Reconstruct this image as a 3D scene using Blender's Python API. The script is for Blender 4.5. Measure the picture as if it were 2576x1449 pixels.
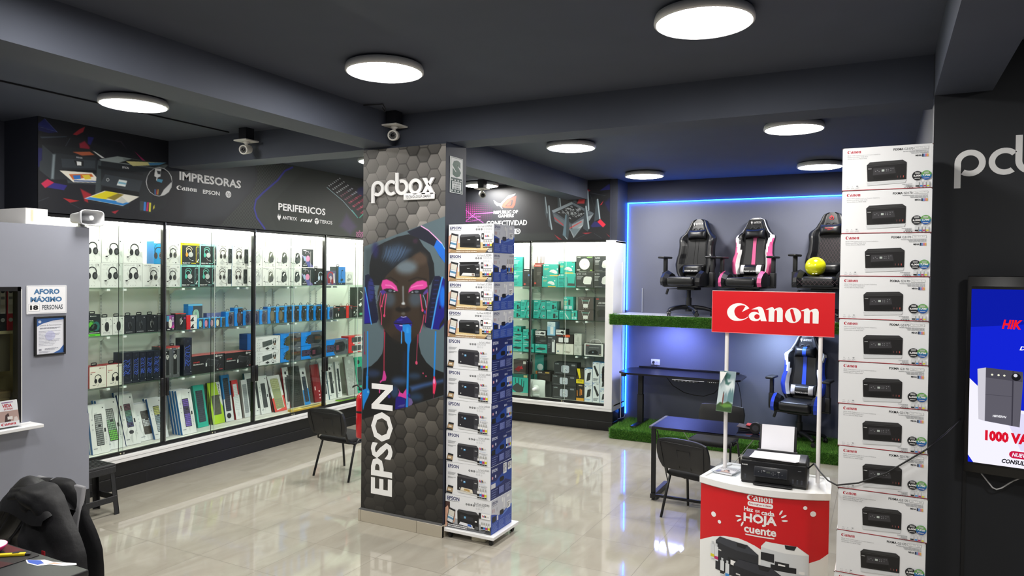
import bpy, bmesh, math, random
import numpy as np
from mathutils import Vector, Matrix
R = math.radians
PI = math.pi
random.seed(7)
S = bpy.context.scene
for o in list(bpy.data.objects):
    bpy.data.objects.remove(o)
COL = S.collection

# ------------------------------------------------------------------ camera, world, exposure
cam = bpy.data.cameras.new('camera')
cam.sensor_width = 36
cam.lens = 1801.92 * 36 / 2576
cam.clip_start = .05
co = bpy.data.objects.new('camera', cam)
COL.objects.link(co)
_p, _r, _y = -.0177783, .0114096, .4772639
_v = Vector((-math.sin(_y) * math.cos(_p), math.cos(_y) * math.cos(_p), math.sin(_p)))
_r0 = Vector((math.cos(_y), math.sin(_y), 0))
_u0 = _r0.cross(_v)
_rt = math.cos(_r) * _r0 + math.sin(_r) * _u0
_up = -math.sin(_r) * _r0 + math.cos(_r) * _u0
_m = Matrix.Identity(4)
for i in range(3):
    _m[i][0], _m[i][1], _m[i][2] = _rt[i], _up[i], -_v[i]
_m[2][3] = 2.25
co.matrix_world = _m
S.camera = co
w = bpy.data.worlds.new('world')
S.world = w
w.use_nodes = True
w.node_tree.nodes['Background'].inputs[0].default_value = (.5, .55, .65, 1)
w.node_tree.nodes['Background'].inputs[1].default_value = .05
S.view_settings.view_transform = 'Standard'
S.view_settings.look = 'None'
S.view_settings.exposure = 0.0
S.view_settings.gamma = 1
S.view_settings.use_curve_mapping = False
S.cycles.use_denoising = True
S.cycles.max_bounces = 10
S.cycles.transparent_max_bounces = 24
S.cycles.sample_clamp_indirect = 6
S.cycles.caustics_reflective = False
S.cycles.caustics_refractive = False
LAMP_L, CASE_L, LED_L, SHELF_L = 82.0, 80.0, 2.6, 9.0

# ------------------------------------------------------------------ materials
def lin(h):
    h = h.lstrip('#')
    if len(h) == 3:
        h = ''.join(c * 2 for c in h)
    out = []
    for i in (0, 2, 4):
        c = int(h[i:i + 2], 16) / 255
        out.append(c / 12.92 if c <= .04045 else ((c + .055) / 1.055) ** 2.4)
    return out
_M = {}
def M(h, rough=.55, metal=0, emit=0, spec=.5, coat=0, bump=0, bscale=200, name=None, var=0):
    key = (h, rough, metal, emit, spec, coat, bump, bscale, var)
    if key in _M:
        return _M[key]
    m = bpy.data.materials.new(name or 'paint_' + h.strip('#'))
    m.use_nodes = True
    nt = m.node_tree
    b = nt.nodes['Principled BSDF']
    c = lin(h) + [1]
    b.inputs['Base Color'].default_value = c
    b.inputs['Roughness'].default_value = rough
    b.inputs['Metallic'].default_value = metal
    b.inputs['Specular IOR Level'].default_value = spec
    b.inputs['Coat Weight'].default_value = coat
    b.inputs['Coat Roughness'].default_value = .08
    if emit:
        b.inputs['Emission Color'].default_value = c
        b.inputs['Emission Strength'].default_value = emit
    if bump or var:
        tc = nt.nodes.new('ShaderNodeTexCoord')
        n = nt.nodes.new('ShaderNodeTexNoise')
        n.inputs['Scale'].default_value = bscale
        n.inputs['Detail'].default_value = 4
        nt.links.new(tc.outputs['Object'], n.inputs['Vector'])
        if bump:
            bn = nt.nodes.new('ShaderNodeBump')
            bn.inputs['Strength'].default_value = bump
            bn.inputs['Distance'].default_value = .004
            nt.links.new(n.outputs['Fac'], bn.inputs['Height'])
            nt.links.new(bn.outputs['Normal'], b.inputs['Normal'])
        if var:
            mx = nt.nodes.new('ShaderNodeMix')
            mx.data_type = 'RGBA'
            mx.inputs[6].default_value = [x * (1 - var) for x in c[:3]] + [1]
            mx.inputs[7].default_value = [min(1, x * (1 + var)) for x in c[:3]] + [1]
            nt.links.new(n.outputs['Fac'], mx.inputs[0])
            nt.links.new(mx.outputs[2], b.inputs['Base Color'])
    _M[key] = m
    return m
def glass_mat(name, tint, refl):
    m = bpy.data.materials.new(name)
    m.use_nodes = True
    nt = m.node_tree
    nt.nodes.clear()
    out = nt.nodes.new('ShaderNodeOutputMaterial')
    t = nt.nodes.new('ShaderNodeBsdfTransparent')
    t.inputs[0].default_value = lin(tint) + [1]
    g = nt.nodes.new('ShaderNodeBsdfGlossy')
    g.inputs['Roughness'].default_value = .015
    lw = nt.nodes.new('ShaderNodeLayerWeight')
    pw = nt.nodes.new('ShaderNodeMath')
    pw.operation = 'POWER'
    pw.inputs[1].default_value = 5
    nt.links.new(lw.outputs['Facing'], pw.inputs[0])
    f = nt.nodes.new('ShaderNodeMath')
    f.operation = 'MULTIPLY_ADD'
    f.inputs[1].default_value = .5
    f.inputs[2].default_value = refl
    nt.links.new(pw.outputs[0], f.inputs[0])
    mx = nt.nodes.new('ShaderNodeMixShader')
    nt.links.new(f.outputs[0], mx.inputs[0])
    nt.links.new(t.outputs[0], mx.inputs[1])
    nt.links.new(g.outputs[0], mx.inputs[2])
    nt.links.new(mx.outputs[0], out.inputs[0])
    return m
GLASS = glass_mat('clear_glass', '#fafdfb', .02)
SHELFGLASS = glass_mat('green_glass', '#ebf5f1', .03)
ACRYL = glass_mat('clear_acrylic', '#f3f5f7', .03)
def emit_mat(name, rgb, strength):
    m = bpy.data.materials.new(name)
    m.use_nodes = True
    nt = m.node_tree
    nt.nodes.clear()
    out = nt.nodes.new('ShaderNodeOutputMaterial')
    e = nt.nodes.new('ShaderNodeEmission')
    e.inputs[0].default_value = list(rgb) + [1]
    e.inputs[1].default_value = strength
    nt.links.new(e.outputs[0], out.inputs[0])
    return m
def vcol_mat(name, rough=.45, emit=0):
    m = bpy.data.materials.new(name)
    m.use_nodes = True
    nt = m.node_tree
    b = nt.nodes['Principled BSDF']
    a = nt.nodes.new('ShaderNodeAttribute')
    a.attribute_name = 'Col'
    nt.links.new(a.outputs['Color'], b.inputs['Base Color'])
    b.inputs['Roughness'].default_value = rough
    if emit:
        nt.links.new(a.outputs['Color'], b.inputs['Emission Color'])
        b.inputs['Emission Strength'].default_value = emit
    return m

# ------------------------------------------------------------------ mesh builder
_cube_cache = {}
class MB:
    def __init__(s):
        s.v, s.f, s.fm, s.fs, s.mats, s.T = [], [], [], [], [], None
    def mi(s, m):
        if isinstance(m, str):
            m = M(m)
        if m not in s.mats:
            s.mats.append(m)
        return s.mats.index(m)
    def add(s, vs, fs, m, smooth=False):
        n = len(s.v)
        k = s.mi(m)
        if s.T is not None:
            vs = [s.T @ Vector(p) for p in vs]
        s.v.extend([tuple(p) for p in vs])
        for f in fs:
            s.f.append([n + i for i in f])
            s.fm.append(k)
            s.fs.append(smooth)
        return s
    def face(s, pts, m):
        return s.add(pts, [list(range(len(pts)))], m)
    def box(s, x0, y0, z0, x1, y1, z1, m, bev=0, seg=2):
        return s.obox(((x0 + x1) / 2, (y0 + y1) / 2, (z0 + z1) / 2), (abs(x1 - x0), abs(y1 - y0), abs(z1 - z0)), m, bev, seg)
    def obox(s, c, sz, m, bev=0, seg=2, rot=None):
        k = (round(sz[0], 4), round(sz[1], 4), round(sz[2], 4), bev, seg)
        if k not in _cube_cache:
            bm = bmesh.new()
            bmesh.ops.create_cube(bm, size=1)
            bmesh.ops.scale(bm, vec=sz, verts=bm.verts)
            if bev:
                bmesh.ops.bevel(bm, geom=bm.edges[:], offset=min(bev, min(sz) * .49), segments=seg, affect='EDGES', profile=.5)
            bm.verts.index_update()
            _cube_cache[k] = ([v.co.copy() for v in bm.verts], [[v.index for v in f.verts] for f in bm.faces])
            bm.free()
        vs, fs = _cube_cache[k]
        c = Vector(c)
        rot = rot.to_3x3() if rot is not None else None
        return s.add([(rot @ p if rot is not None else p) + c for p in vs], fs, m, bev > 0 and seg > 1)
    def cyl(s, p0, p1, r0, m, r1=None, n=16, caps=True):
        return s.loft([p0, p1], [r0, r0 if r1 is None else r1], m, n, caps)
    def loft(s, path, rad, m, n=12, caps=True, smooth=True):
        P = [Vector(p) for p in path]
        if not hasattr(rad, '__len__'):
            rad = [rad] * len(P)
        vs, fs, prev = [], [], None
        for i, p in enumerate(P):
            t = (P[min(i + 1, len(P) - 1)] - P[max(i - 1, 0)])
            t.normalize()
            if prev is None:
                a = Vector((0, 0, 1)) if abs(t.z) < .9 else Vector((1, 0, 0))
                a = (a - t * a.dot(t)).normalized()
            else:
                a = prev - t * prev.dot(t)
                a.normalize()
            prev = a
            b = t.cross(a)
            for j in range(n):
                q = 2 * PI * j / n
                vs.append(p + (a * math.cos(q) + b * math.sin(q)) * rad[i])
        for i in range(len(P) - 1):
            for j in range(n):
                k = (j + 1) % n
                fs.append([i * n + j, i * n + k, (i + 1) * n + k, (i + 1) * n + j])
        s.add(vs, fs, m, smooth)
        if caps:
            s.add(vs[:n], [list(range(n))[::-1]], m)
            s.add(vs[-n:], [list(range(n))], m)
        return s
    def lathe(s, prof, m, o=(0, 0, 0), n=24, ax=None):
        o = Vector(o)
        A = ax.to_3x3() if ax is not None else None
        vs, fs = [], []
        for r, z in prof:
            for j in range(n):
                q = Vector((r * math.cos(2 * PI * j / n), r * math.sin(2 * PI * j / n), z))
                vs.append((A @ q if A is not None else q) + o)
        for i in range(len(prof) - 1):
            for j in range(n):
                k = (j + 1) % n
                fs.append([i * n + j, i * n + k, (i + 1) * n + k, (i + 1) * n + j])
        return s.add(vs, fs, m, True)
    def surf(s, rows, m, close=False, smooth=True):
        nr, nc = len(rows), len(rows[0])
        vs = [p for r in rows for p in r]
        fs = []
        for i in range(nr - 1):
            for j in range(nc if close else nc - 1):
                k = (j + 1) % nc
                fs.append([i * nc + j, i * nc + k, (i + 1) * nc + k, (i + 1) * nc + j])
        return s.add(vs, fs, m, smooth)
    def prism(s, pts, fr, th, m, bev=False):
        """outline pts (2-D) in frame fr = (O, U, V); extruded by th along U x V"""
        O, U, V = [Vector(a) for a in fr]
        N = U.cross(V).normalized() * th
        n = len(pts)
        a = [O + U * p[0] + V * p[1] for p in pts]
        vs = a + [p + N for p in a]
        fs = [list(range(n))[::-1], list(range(n, 2 * n))]
        fs += [[i, (i + 1) % n, n + (i + 1) % n, n + i] for i in range(n)]
        return s.add(vs, fs, m)
    def build(s, name, parent=None, loc=None, rotz=0, col=True):
        me = bpy.data.meshes.new(name)
        me.from_pydata(s.v, [], s.f)
        for m in s.mats:
            me.materials.append(m)
        me.polygons.foreach_set('material_index', s.fm)
        me.polygons.foreach_set('use_smooth', s.fs)
        me.update()
        o = bpy.data.objects.new(name, me)
        COL.objects.link(o)
        if parent is not None:
            o.parent = parent
        if loc is not None:
            o.location = loc
        o.rotation_euler = (0, 0, rotz)
        return o
def tag(o, label, cat, group=None, kind=None):
    o['label'] = label
    o['category'] = cat
    if group:
        o['group'] = group
    if kind:
        o['kind'] = kind
    return o
def thing(name, label, cat, loc=(0, 0, 0), rotz=0, group=None):
    o = bpy.data.objects.new(name, None)
    COL.objects.link(o)
    o.location = loc
    o.rotation_euler = (0, 0, rotz)
    return tag(o, label, cat, group)
def dup(src, loc, rotz, label, group=None):
    r = src.copy()
    COL.objects.link(r)
    r.location = loc
    r.rotation_euler = (r.rotation_euler.x, r.rotation_euler.y, rotz)
    r['label'] = label
    if group:
        r['group'] = group
    for ch in [c for c in bpy.data.objects if c.parent == src]:
        c = ch.copy()
        COL.objects.link(c)
        c.parent = r
        for g in [q for q in bpy.data.objects if q.parent == ch]:
            d = g.copy()
            COL.objects.link(d)
            d.parent = c
    return r
def struct(name, mb, cat=None, label=None):
    o = mb.build(name)
    o['kind'] = 'structure'
    if cat:
        o['category'] = cat
    if label:
        o['label'] = label
    return o
ORD = 'first second third fourth fifth sixth seventh eighth ninth tenth eleventh twelfth thirteenth fourteenth fifteenth sixteenth seventeenth eighteenth nineteenth twentieth'.split()
ORD += ['twenty-' + o for o in ORD[:9]] + ['thirtieth'] + ['thirty-' + o for o in ORD[:9]]

# ------------------------------------------------------------------ printed artwork (vector shapes on a face)
_txt = {}
def text_tris(s, bold=0, shear=0, res=2):
    k = (s, bold, shear, res)
    if k not in _txt:
        c = bpy.data.curves.new('t', 'FONT')
        c.body = s
        c.resolution_u = res
        c.offset = bold
        c.shear = shear
        c.fill_mode = 'FRONT'
        o = bpy.data.objects.new('t', c)
        COL.objects.link(o)
        dg = bpy.context.evaluated_depsgraph_get()
        me = o.evaluated_get(dg).to_mesh()
        vs = [(v.co.x, v.co.y) for v in me.vertices]
        fs = [list(p.vertices) for p in me.polygons]
        o.evaluated_get(dg).to_mesh_clear()
        bpy.data.objects.remove(o)
        bpy.data.curves.remove(c)
        _txt[k] = (vs, fs)
    return _txt[k]
def ell(cu, cv, ru, rv, n=28, a0=0, a1=360):
    return [(cu + ru * math.cos(R(a0 + (a1 - a0) * i / n)), cv + rv * math.sin(R(a0 + (a1 - a0) * i / n))) for i in range(n + (a1 - a0 < 360))]
class Art:
    """u 0..100 runs right, v 0..100 runs down over a W x H face whose top left corner is O"""
    def __init__(s, mb, O, U, V, W, H, step=.00012, rough=.45):
        s.mb, s.O, s.U, s.V, s.W, s.H, s.rough = mb, Vector(O), Vector(U), Vector(V), W, H, rough
        s.N = s.V.cross(s.U)
        s.k, s.step = 1, step
    def pt(s, u, v):
        return s.O + s.U * (u * s.W / 100) + s.V * (v * s.H / 100) + s.N * (s.k * s.step)
    def m(s, c):
        return M(c, s.rough) if isinstance(c, str) else c
    def p(s, pts, c):
        s.mb.face([s.pt(*q) for q in pts][::-1], s.m(c))
        s.k += 1
        return s
    def r(s, u0, v0, u1, v1, c):
        return s.p([(u0, v0), (u1, v0), (u1, v1), (u0, v1)], c)
    def rr(s, u0, v0, u1, v1, c, rad=.3):
        """rounded bar, rad = share of the shorter side"""
        w, h = abs(u1 - u0) * s.W, abs(v1 - v0) * s.H
        q = min(w, h) * rad
        a, b = q / s.W, q / s.H
        P = []
        for cu, cv, st in ((u1 - a, v0 + b, 270), (u1 - a, v1 - b, 0), (u0 + a, v1 - b, 90), (u0 + a, v0 + b, 180)):
            P += [(cu + a * math.cos(R(st + t)), cv + b * math.sin(R(st + t))) for t in (0, 30, 60, 90)]
        return s.p(P, c)
    def c(s, u, v, r, c, r2=None, n=22):
        """circle, r in percent of the height"""
        return s.p(ell(u, v, r * s.H / s.W, r if r2 is None else r2, n), c)
    def ring(s, u, v, r, w, c, n=24, a0=0, a1=360):
        ru = s.H / s.W
        i0, o0 = ell(u, v, (r - w) * ru, r - w, n, a0, a1), ell(u, v, r * ru, r, n, a0, a1)
        if a1 - a0 >= 360:
            i0.append(i0[0]); o0.append(o0[0])
        for i in range(len(i0) - 1):
            s.mb.face([s.pt(*q) for q in (i0[i], i0[i + 1], o0[i + 1], o0[i])][::-1], s.m(c))
        s.k += 1
        return s
    def l(s, pts, w, c):
        """polyline, w in percent of the height"""
        asp = s.W / s.H
        for i in range(len(pts) - 1):
            (u0, v0), (u1, v1) = pts[i], pts[i + 1]
            dx, dy = (u1 - u0) * asp, v1 - v0
            d = math.hypot(dx, dy) or 1
            nx, ny = -dy / d * w / 2 / asp, dx / d * w / 2
            s.mb.face([s.pt(*q) for q in ((u0 + nx, v0 + ny), (u1 + nx, v1 + ny), (u1 - nx, v1 - ny), (u0 - nx, v0 - ny))], s.m(c))
        s.k += 1
        return s
    def t(s, txt, u0, v0, u1, v1, c, bold=0, shear=0, rot=0, res=2):
        """lettering fitted into a box; rot=90 reads upwards"""
        vs, fs = text_tris(txt, bold, shear, res)
        xs, ys = [q[0] for q in vs], [q[1] for q in vs]
        a, b, e, f = min(xs), max(xs), min(ys), max(ys)
        out = []
        for x, y in vs:
            p, q = (x - a) / (b - a), (y - e) / (f - e)
            if rot == 90:
                p, q = 1 - q, p
            elif rot == -90:
                p, q = q, 1 - p
            out.append(s.pt(u0 + (u1 - u0) * p, v1 + (v0 - v1) * q))
        s.mb.add(out, fs, s.m(c))
        s.k += 1
        return s
    def lines(s, u0, v0, u1, n, dv, h, c, seed=0, right=False):
        """small print too fine to read: words as thin bars"""
        g = random.Random(seed)
        for i in range(n):
            v = v0 + i * dv
            L = (u1 - u0) * (g.uniform(.62, 1) if i else 1)
            u = u1 - L if right else u0
            e = u + L
            while u < e - .5:
                wd = min(g.uniform(.06, .2) * (u1 - u0), e - u)
                s.mb.face([s.pt(*q) for q in ((u, v), (u, v + h), (u + wd * .9, v + h), (u + wd * .9, v))], s.m(c))
                u += wd
        s.k += 1
        return s
def keyhole(outer, hole):
    i, j = max(((i, j) for i in range(len(outer)) for j in range(len(hole))), key=lambda q: -((outer[q[0]][0] - hole[q[1]][0]) ** 2 + (outer[q[0]][1] - hole[q[1]][1]) ** 2))
    return outer[:i + 1] + hole[j:] + hole[:j + 1] + outer[i:]
CANON_H = 204
CANON = [[(252,55),(243,46),(230,34),(216,23),(201,15),(186,9),(171,4),(158,1),(145,0),(132,0),(115,1),(98,4),(81,9),(65,16),(49,25),(36,35),(24,47),(15,60),(7,72),(3,83),(1,93),(0,104),(0,115),(2,126),(6,138),(12,150),(20,163),(30,174),(42,184),(55,192),(70,198),(86,202),(103,203),(121,203),(140,201),(159,198),(177,194),(192,188),(205,182),(216,175),(226,168),(235,161),(241,155),(238,149),(230,155),(218,164),(205,171),(192,176),(179,179),(166,180),(153,179),(141,177),(129,172),(118,165),(107,155),(98,145),(91,133),(86,119),(83,107),(82,95),(83,83),(87,72),(92,61),(100,51),(109,42),(121,35),(135,29),(149,25),(162,23),(176,23),(188,24),(197,26),(204,30),(209,33),(168,101)],[(274,66),(282,63),(293,59),(304,55),(315,49),(326,43),(337,39),(346,36),(355,34),(364,34),(374,35),(383,38),(392,42),(399,51),(406,62),(411,70),(447,195),(384,196),(376,174),(370,180),(362,187),(351,193),(339,197),(324,199),(310,199),(296,197),(283,193),(271,187),(262,178),(254,167),(249,157),(247,147),(246,138),(249,129),(255,119),(264,110),(274,102),(285,98),(298,95),(310,93),(321,94),(331,96),(340,98),(348,102),(355,106),(360,109),(349,66)],[(369,145),(366,158),(357,168),(345,174),(332,174),(320,169),(311,160),(308,148),(311,135),(320,125),(332,120),(345,119),(357,124),(366,133)],[(430,65),(438,61),(450,55),(462,50),(472,44),(482,40),(492,36),(500,35),(507,34),(513,37),(519,43),(525,52),(529,59),(536,54),(546,48),(556,43),(566,39),(576,36),(585,35),(594,36),(602,39),(609,43),(614,52),(619,63),(621,71),(621,197),(559,198),(559,84),(557,80),(555,75),(552,71),(550,69),(547,68),(544,68),(541,68),(538,70),(535,72),(533,77),(531,83),(529,88),(528,197),(468,198),(467,66)],[(817,116),(815,135),(809,153),(799,170),(786,184),(769,194),(751,201),(732,204),(713,203),(695,198),(678,188),(664,175),(654,160),(647,142),(645,123),(647,104),(653,86),(664,69),(677,55),(694,45),(712,38),(731,35),(750,37),(768,42),(785,52),(798,65),(809,80),(815,98)],[(761,166),(762,175),(757,184),(750,189),(741,189),(733,185),(728,177),(699,72),(699,62),(704,54),(711,49),(720,49),(728,53),(733,61)],[(808,68),(817,64),(829,58),(841,52),(851,47),(861,42),(870,39),(878,38),(885,37),(892,40),(898,46),(903,55),(907,62),(914,57),(924,51),(934,46),(944,42),(954,39),(964,38),(973,39),(981,42),(988,46),(993,55),(997,66),(1000,73),(999,200),(938,200),(937,87),(936,83),(933,78),(931,74),(928,72),(925,71),(922,71),(919,71),(916,73),(914,75),(911,80),(909,86),(908,90),(907,200),(847,201),(846,69)]]
def canon(A, u0, v0, u1, v1, c):
    for k, l in enumerate(CANON):
        if k in (2, 5):
            continue
        pts = [(x / 1000, y / CANON_H) for x, y in l]
        if k in (1, 4):
            pts = keyhole(pts, [(x / 1000, y / CANON_H) for x, y in CANON[k + 1]][::-1])
        A.p([(u0 + (u1 - u0) * x, v0 + (v1 - v0) * y) for x, y in pts], c)
        A.k -= 1
    A.k += 1
PCX = 440.0
def pcbox_parts():
    """strokes of the shop's own wordmark as 2-D outlines, one list per letter, unit = wordmark width"""
    def arc(cx, cy, r, w, a0, a1, n=26):
        o = [(cx + r * math.cos(R(a0 + (a1 - a0) * i / n)), cy + r * math.sin(R(a0 + (a1 - a0) * i / n))) for i in range(n + 1)]
        q = [(cx + (r - w) * math.cos(R(a0 + (a1 - a0) * i / n)), cy + (r - w) * math.sin(R(a0 + (a1 - a0) * i / n))) for i in range(n + 1)]
        return o + q[::-1]
    L = [[arc(44, 84, 45, 19, 180, 485), [(-1, 84), (18, 84), (18, 168), (-1, 168)]],
         [arc(142, 84, 45, 18, 52, 318)],
         [[(171, 0), (190, 0), (190, 84), (171, 84)], arc(216, 84, 45, 19, -112, 180)],
         [arc(310, 84, 45, 19, 0, 359.9, 40)],
         [[(358, 39), (384, 39), (440, 130), (413, 130)], [(416, 39), (440, 39), (408, 87), (395, 72)], [(352, 130), (377, 130), (396, 102), (382, 84)]]]
    return [[[(x / PCX, y / PCX) for x, y in p] for p in l] for l in L]
def epson_word(A, u0, v0, u1, v1, c, rot=0):
    A.t('EPSON', u0, v0, u1, v1, c, bold=.028, rot=rot)
# ------------------------------------------------------------------ the room
def floor_mat():
    m = bpy.data.materials.new('porcelain_tiles')
    m.use_nodes = True
    nt = m.node_tree
    N, Lk = nt.nodes.new, nt.links.new
    b = nt.nodes['Principled BSDF']
    g = N('ShaderNodeNewGeometry')
    sx = N('ShaderNodeSeparateXYZ')
    Lk(g.outputs['Position'], sx.inputs[0])
    ds, cells = [], []
    for ax, off in ((0, -6.665), (1, 3.889)):
        a = N('ShaderNodeMath'); a.operation = 'SUBTRACT'; a.inputs[1].default_value = off - 62.84
        Lk(sx.outputs[ax], a.inputs[0])
        d = N('ShaderNodeMath'); d.operation = 'DIVIDE'; d.inputs[1].default_value = .6284
        Lk(a.outputs[0], d.inputs[0])
        fr = N('ShaderNodeMath'); fr.operation = 'FRACT'; Lk(d.outputs[0], fr.inputs[0])
        fl = N('ShaderNodeMath'); fl.operation = 'FLOOR'; Lk(d.outputs[0], fl.inputs[0])
        cells.append(fl)
        s1 = N('ShaderNodeMath'); s1.operation = 'SUBTRACT'; s1.inputs[1].default_value = .5; Lk(fr.outputs[0], s1.inputs[0])
        ab = N('ShaderNodeMath'); ab.operation = 'ABSOLUTE'; Lk(s1.outputs[0], ab.inputs[0])
        ds.append(ab)
    mx = N('ShaderNodeMath'); mx.operation = 'MAXIMUM'
    Lk(ds[0].outputs[0], mx.inputs[0]); Lk(ds[1].outputs[0], mx.inputs[1])
    gt = N('ShaderNodeMath'); gt.operation = 'GREATER_THAN'; gt.inputs[1].default_value = .4965
    Lk(mx.outputs[0], gt.inputs[0])
    cb = N('ShaderNodeCombineXYZ')
    Lk(cells[0].outputs[0], cb.inputs[0]); Lk(cells[1].outputs[0], cb.inputs[1])
    wn = N('ShaderNodeTexWhiteNoise'); wn.noise_dimensions = '3D'; Lk(cb.outputs[0], wn.inputs[0])
    # veins, shifted per tile
    sc = N('ShaderNodeVectorMath'); sc.operation = 'SCALE'; sc.inputs['Scale'].default_value = 7.0
    Lk(wn.outputs['Color'], sc.inputs[0])
    ad = N('ShaderNodeVectorMath'); Lk(g.outputs['Position'], ad.inputs[0]); Lk(sc.outputs[0], ad.inputs[1])
    st = N('ShaderNodeVectorMath'); st.operation = 'MULTIPLY'; st.inputs[1].default_value = (3.2, 1.1, 1); Lk(ad.outputs[0], st.inputs[0])
    nz = N('ShaderNodeTexNoise'); nz.inputs['Scale'].default_value = 1.4; nz.inputs['Detail'].default_value = 6; nz.inputs['Distortion'].default_value = 1.2
    Lk(st.outputs[0], nz.inputs['Vector'])
    r1 = N('ShaderNodeValToRGB')
    r1.color_ramp.elements[0].position, r1.color_ramp.elements[1].position = .3, .7
    r1.color_ramp.elements[0].color = lin('#a09a8e') + [1]
    r1.color_ramp.elements[1].color = lin('#aea99d') + [1]
    Lk(nz.outputs['Fac'], r1.inputs[0])
    m2 = N('ShaderNodeMix'); m2.data_type = 'RGBA'; m2.inputs[7].default_value = lin('#6f695d') + [1]
    Lk(gt.outputs[0], m2.inputs[0]); Lk(r1.outputs[0], m2.inputs[6])
    Lk(m2.outputs[2], b.inputs['Base Color'])
    ro = N('ShaderNodeMath'); ro.operation = 'MULTIPLY_ADD'; ro.inputs[1].default_value = .5; ro.inputs[2].default_value = .055
    Lk(gt.outputs[0], ro.inputs[0]); Lk(ro.outputs[0], b.inputs['Roughness'])
    b.inputs['IOR'].default_value = 1.62
    return m
DARK = M('#444956', .75, var=.12, bscale=3, name='dark_grey_paint')
NAVY = M('#2b2e3a', .75, var=.1, bscale=3, name='navy_paint')
GREYW = M('#646879', .7, var=.04, bscale=2, name='grey_wall_paint')
WHITEP = M('#e9e9ea', .45, name='white_laminate')
BLACKP = M('#101114', .35, name='black_tile')
struct('floor', MB().box(-9, -3, -.1, 3.2, 10.6, 0, floor_mat()))
struct('ceiling', MB().box(-9, -3, 3.66, 3.2, 10.6, 3.8, DARK))
struct('wall_left', MB().box(-7.6, -3, 0, -7.45, 10.6, 3.66, NAVY))
struct('wall_back', MB().box(-7.45, 10.35, 0, .4, 10.5, 3.66, NAVY).box(-3.42, 10.338, 0, .27, 10.35, 3.352, GREYW))
struct('wall_right', MB().box(.275, 5.2, 0, .4, 10.35, 3.66, NAVY).box(3.05, -3, 0, 3.2, 5.1, 3.66, GREYW))
struct('wall_front', MB().box(-7.45, -3.1, 0, 3.2, -3, 3.66, GREYW))
wp = MB().box(.262, 5.1, 0, 3.05, 5.2, 3.66, M('#1d2026', .6, var=.1, bscale=4, name='charcoal_panel'))
for x in (.452, 1.2):
    wp.box(x, 5.092, 0, x + .018, 5.1, 1.6, '#111216')
struct('wall_front_panel', wp)
bm_ = MB()
bm_.box(-4.19, -3, 3.38, -3.87, 5.2, 3.66, DARK)
struct('trim_1', bm_, 'beam', 'dark ceiling beam running to the pillar from the near side')
struct('trim_2', MB().box(-4.19, 5.5, 3.38, -3.87, 9.9, 3.66, DARK), 'beam', 'dark ceiling beam behind the pillar')
struct('trim_3', MB().box(-7.45, 5.2, 3.38, .27, 5.5, 3.66, DARK), 'beam', 'dark ceiling beam crossing the shop over the pillar')
struct('trim_4', MB().box(.262, -3, 3.38, .56, 5.1, 3.66, DARK), 'beam', 'dark ceiling beam along the right side wall')
pm = MB().box(-4.19, 5.155, 0, -3.31, 5.485, 3.38, M('#333846', .6, var=.15, bscale=9, name='pillar_paint'))
struct('pillar', pm, 'pillar', 'square dark pillar in the middle of the shop')
sk = MB()
TIL = M('#b3ab9b', .25, var=.05, bscale=6, name='skirting_tile')
for a, b in ((-4.205, -4.178), (-4.175, -3.563), (-3.56, -3.296)):
    sk.box(a, 5.128, 0, b, 5.155, .105, TIL, .002, 1)
sk.box(-3.31, 5.128, 0, -3.296, 5.49, .1, TIL, .002, 1)
sk.box(-4.205, 5.155, 0, -4.19, 5.49, .1, TIL, .002, 1)
sk.surf([[(-4.205, 5.129, .105), (-3.297, 5.129, .105)], [(-4.19, 5.149, .118), (-3.31, 5.149, .118)]], M('#4a4a4a', .8))
struct('baseboard_pillar', sk)
# return of the showcase end beside the alcove, painted navy above the white end panel
struct('wall_alcove', MB().box(-3.55, 9.9, 2.77, -3.42, 10.35, 3.66, NAVY).box(-4.2, 10.2, 2.77, -3.55, 10.35, 3.66, NAVY))

# ------------------------------------------------------------------ ceiling lamps
LAMP = emit_mat('lamp_diffuser', (1, .97, .92), LAMP_L)
def make_lamp():
    t = thing('ceiling_lamp', 'x', 'ceiling lamp', group='round ceiling lamps')
    b = MB()
    b.lathe([(.19, .06), (.255, .045), (.262, .02), (.262, .004), (.25, -.004), (.246, .004)], M('#d8d8d8', .4), n=48)
    b.build('lamp_rim', t)
    d = MB()
    d.lathe([(.0005, -.016), (.08, -.0155), (.16, -.012), (.22, -.005), (.248, .004)], LAMP, n=48)
    d.build('diffuser', t)
    return t
LP = [(-3.0, 3.9, 'round lit ceiling lamp in front of the pillar, right of the long beam'),
      (-.87, 3.87, 'largest round lit ceiling lamp, top right of the photo'),
      (-5.47, 3.8, 'round lit ceiling lamp left of the long beam, above the printer banner'),
      (-2.96, 7.05, 'round lit ceiling lamp just behind the cross beam, right of the pillar'),
      (-.74, 6.97, 'round lit ceiling lamp behind the cross beam, above the top printer box'),
      (-2.88, 9.42, 'round lit ceiling lamp over the black racing chair'),
      (-.7, 9.44, 'round lit ceiling lamp half hidden by the top of the printer box tower'),
      (-5.45, 9.49, 'round lit ceiling lamp beside the back dome camera'),
      (-5.45, 7.0, 'round lit ceiling lamp mostly hidden by the hexagon pillar banner'),
      (-3.05, 2.07, 'round lit ceiling lamp cut by the top edge of the photo'),
      (-.9, .9, 'round lit ceiling lamp above the viewer'), (-5.4, .9, 'round lit ceiling lamp above the cash booth'),  # both out of view, added to light the foreground
      (1.7, 2.6, 'round lit ceiling lamp in front of the television')]  # also out of view, added for foreground light
lamp0 = make_lamp()
for i, (x, y, lab) in enumerate(LP):
    if i == 0:
        lamp0.location = (x, y, 3.602); lamp0['label'] = lab
    else:
        dup(lamp0, (x, y, 3.602), 0, lab)
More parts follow.
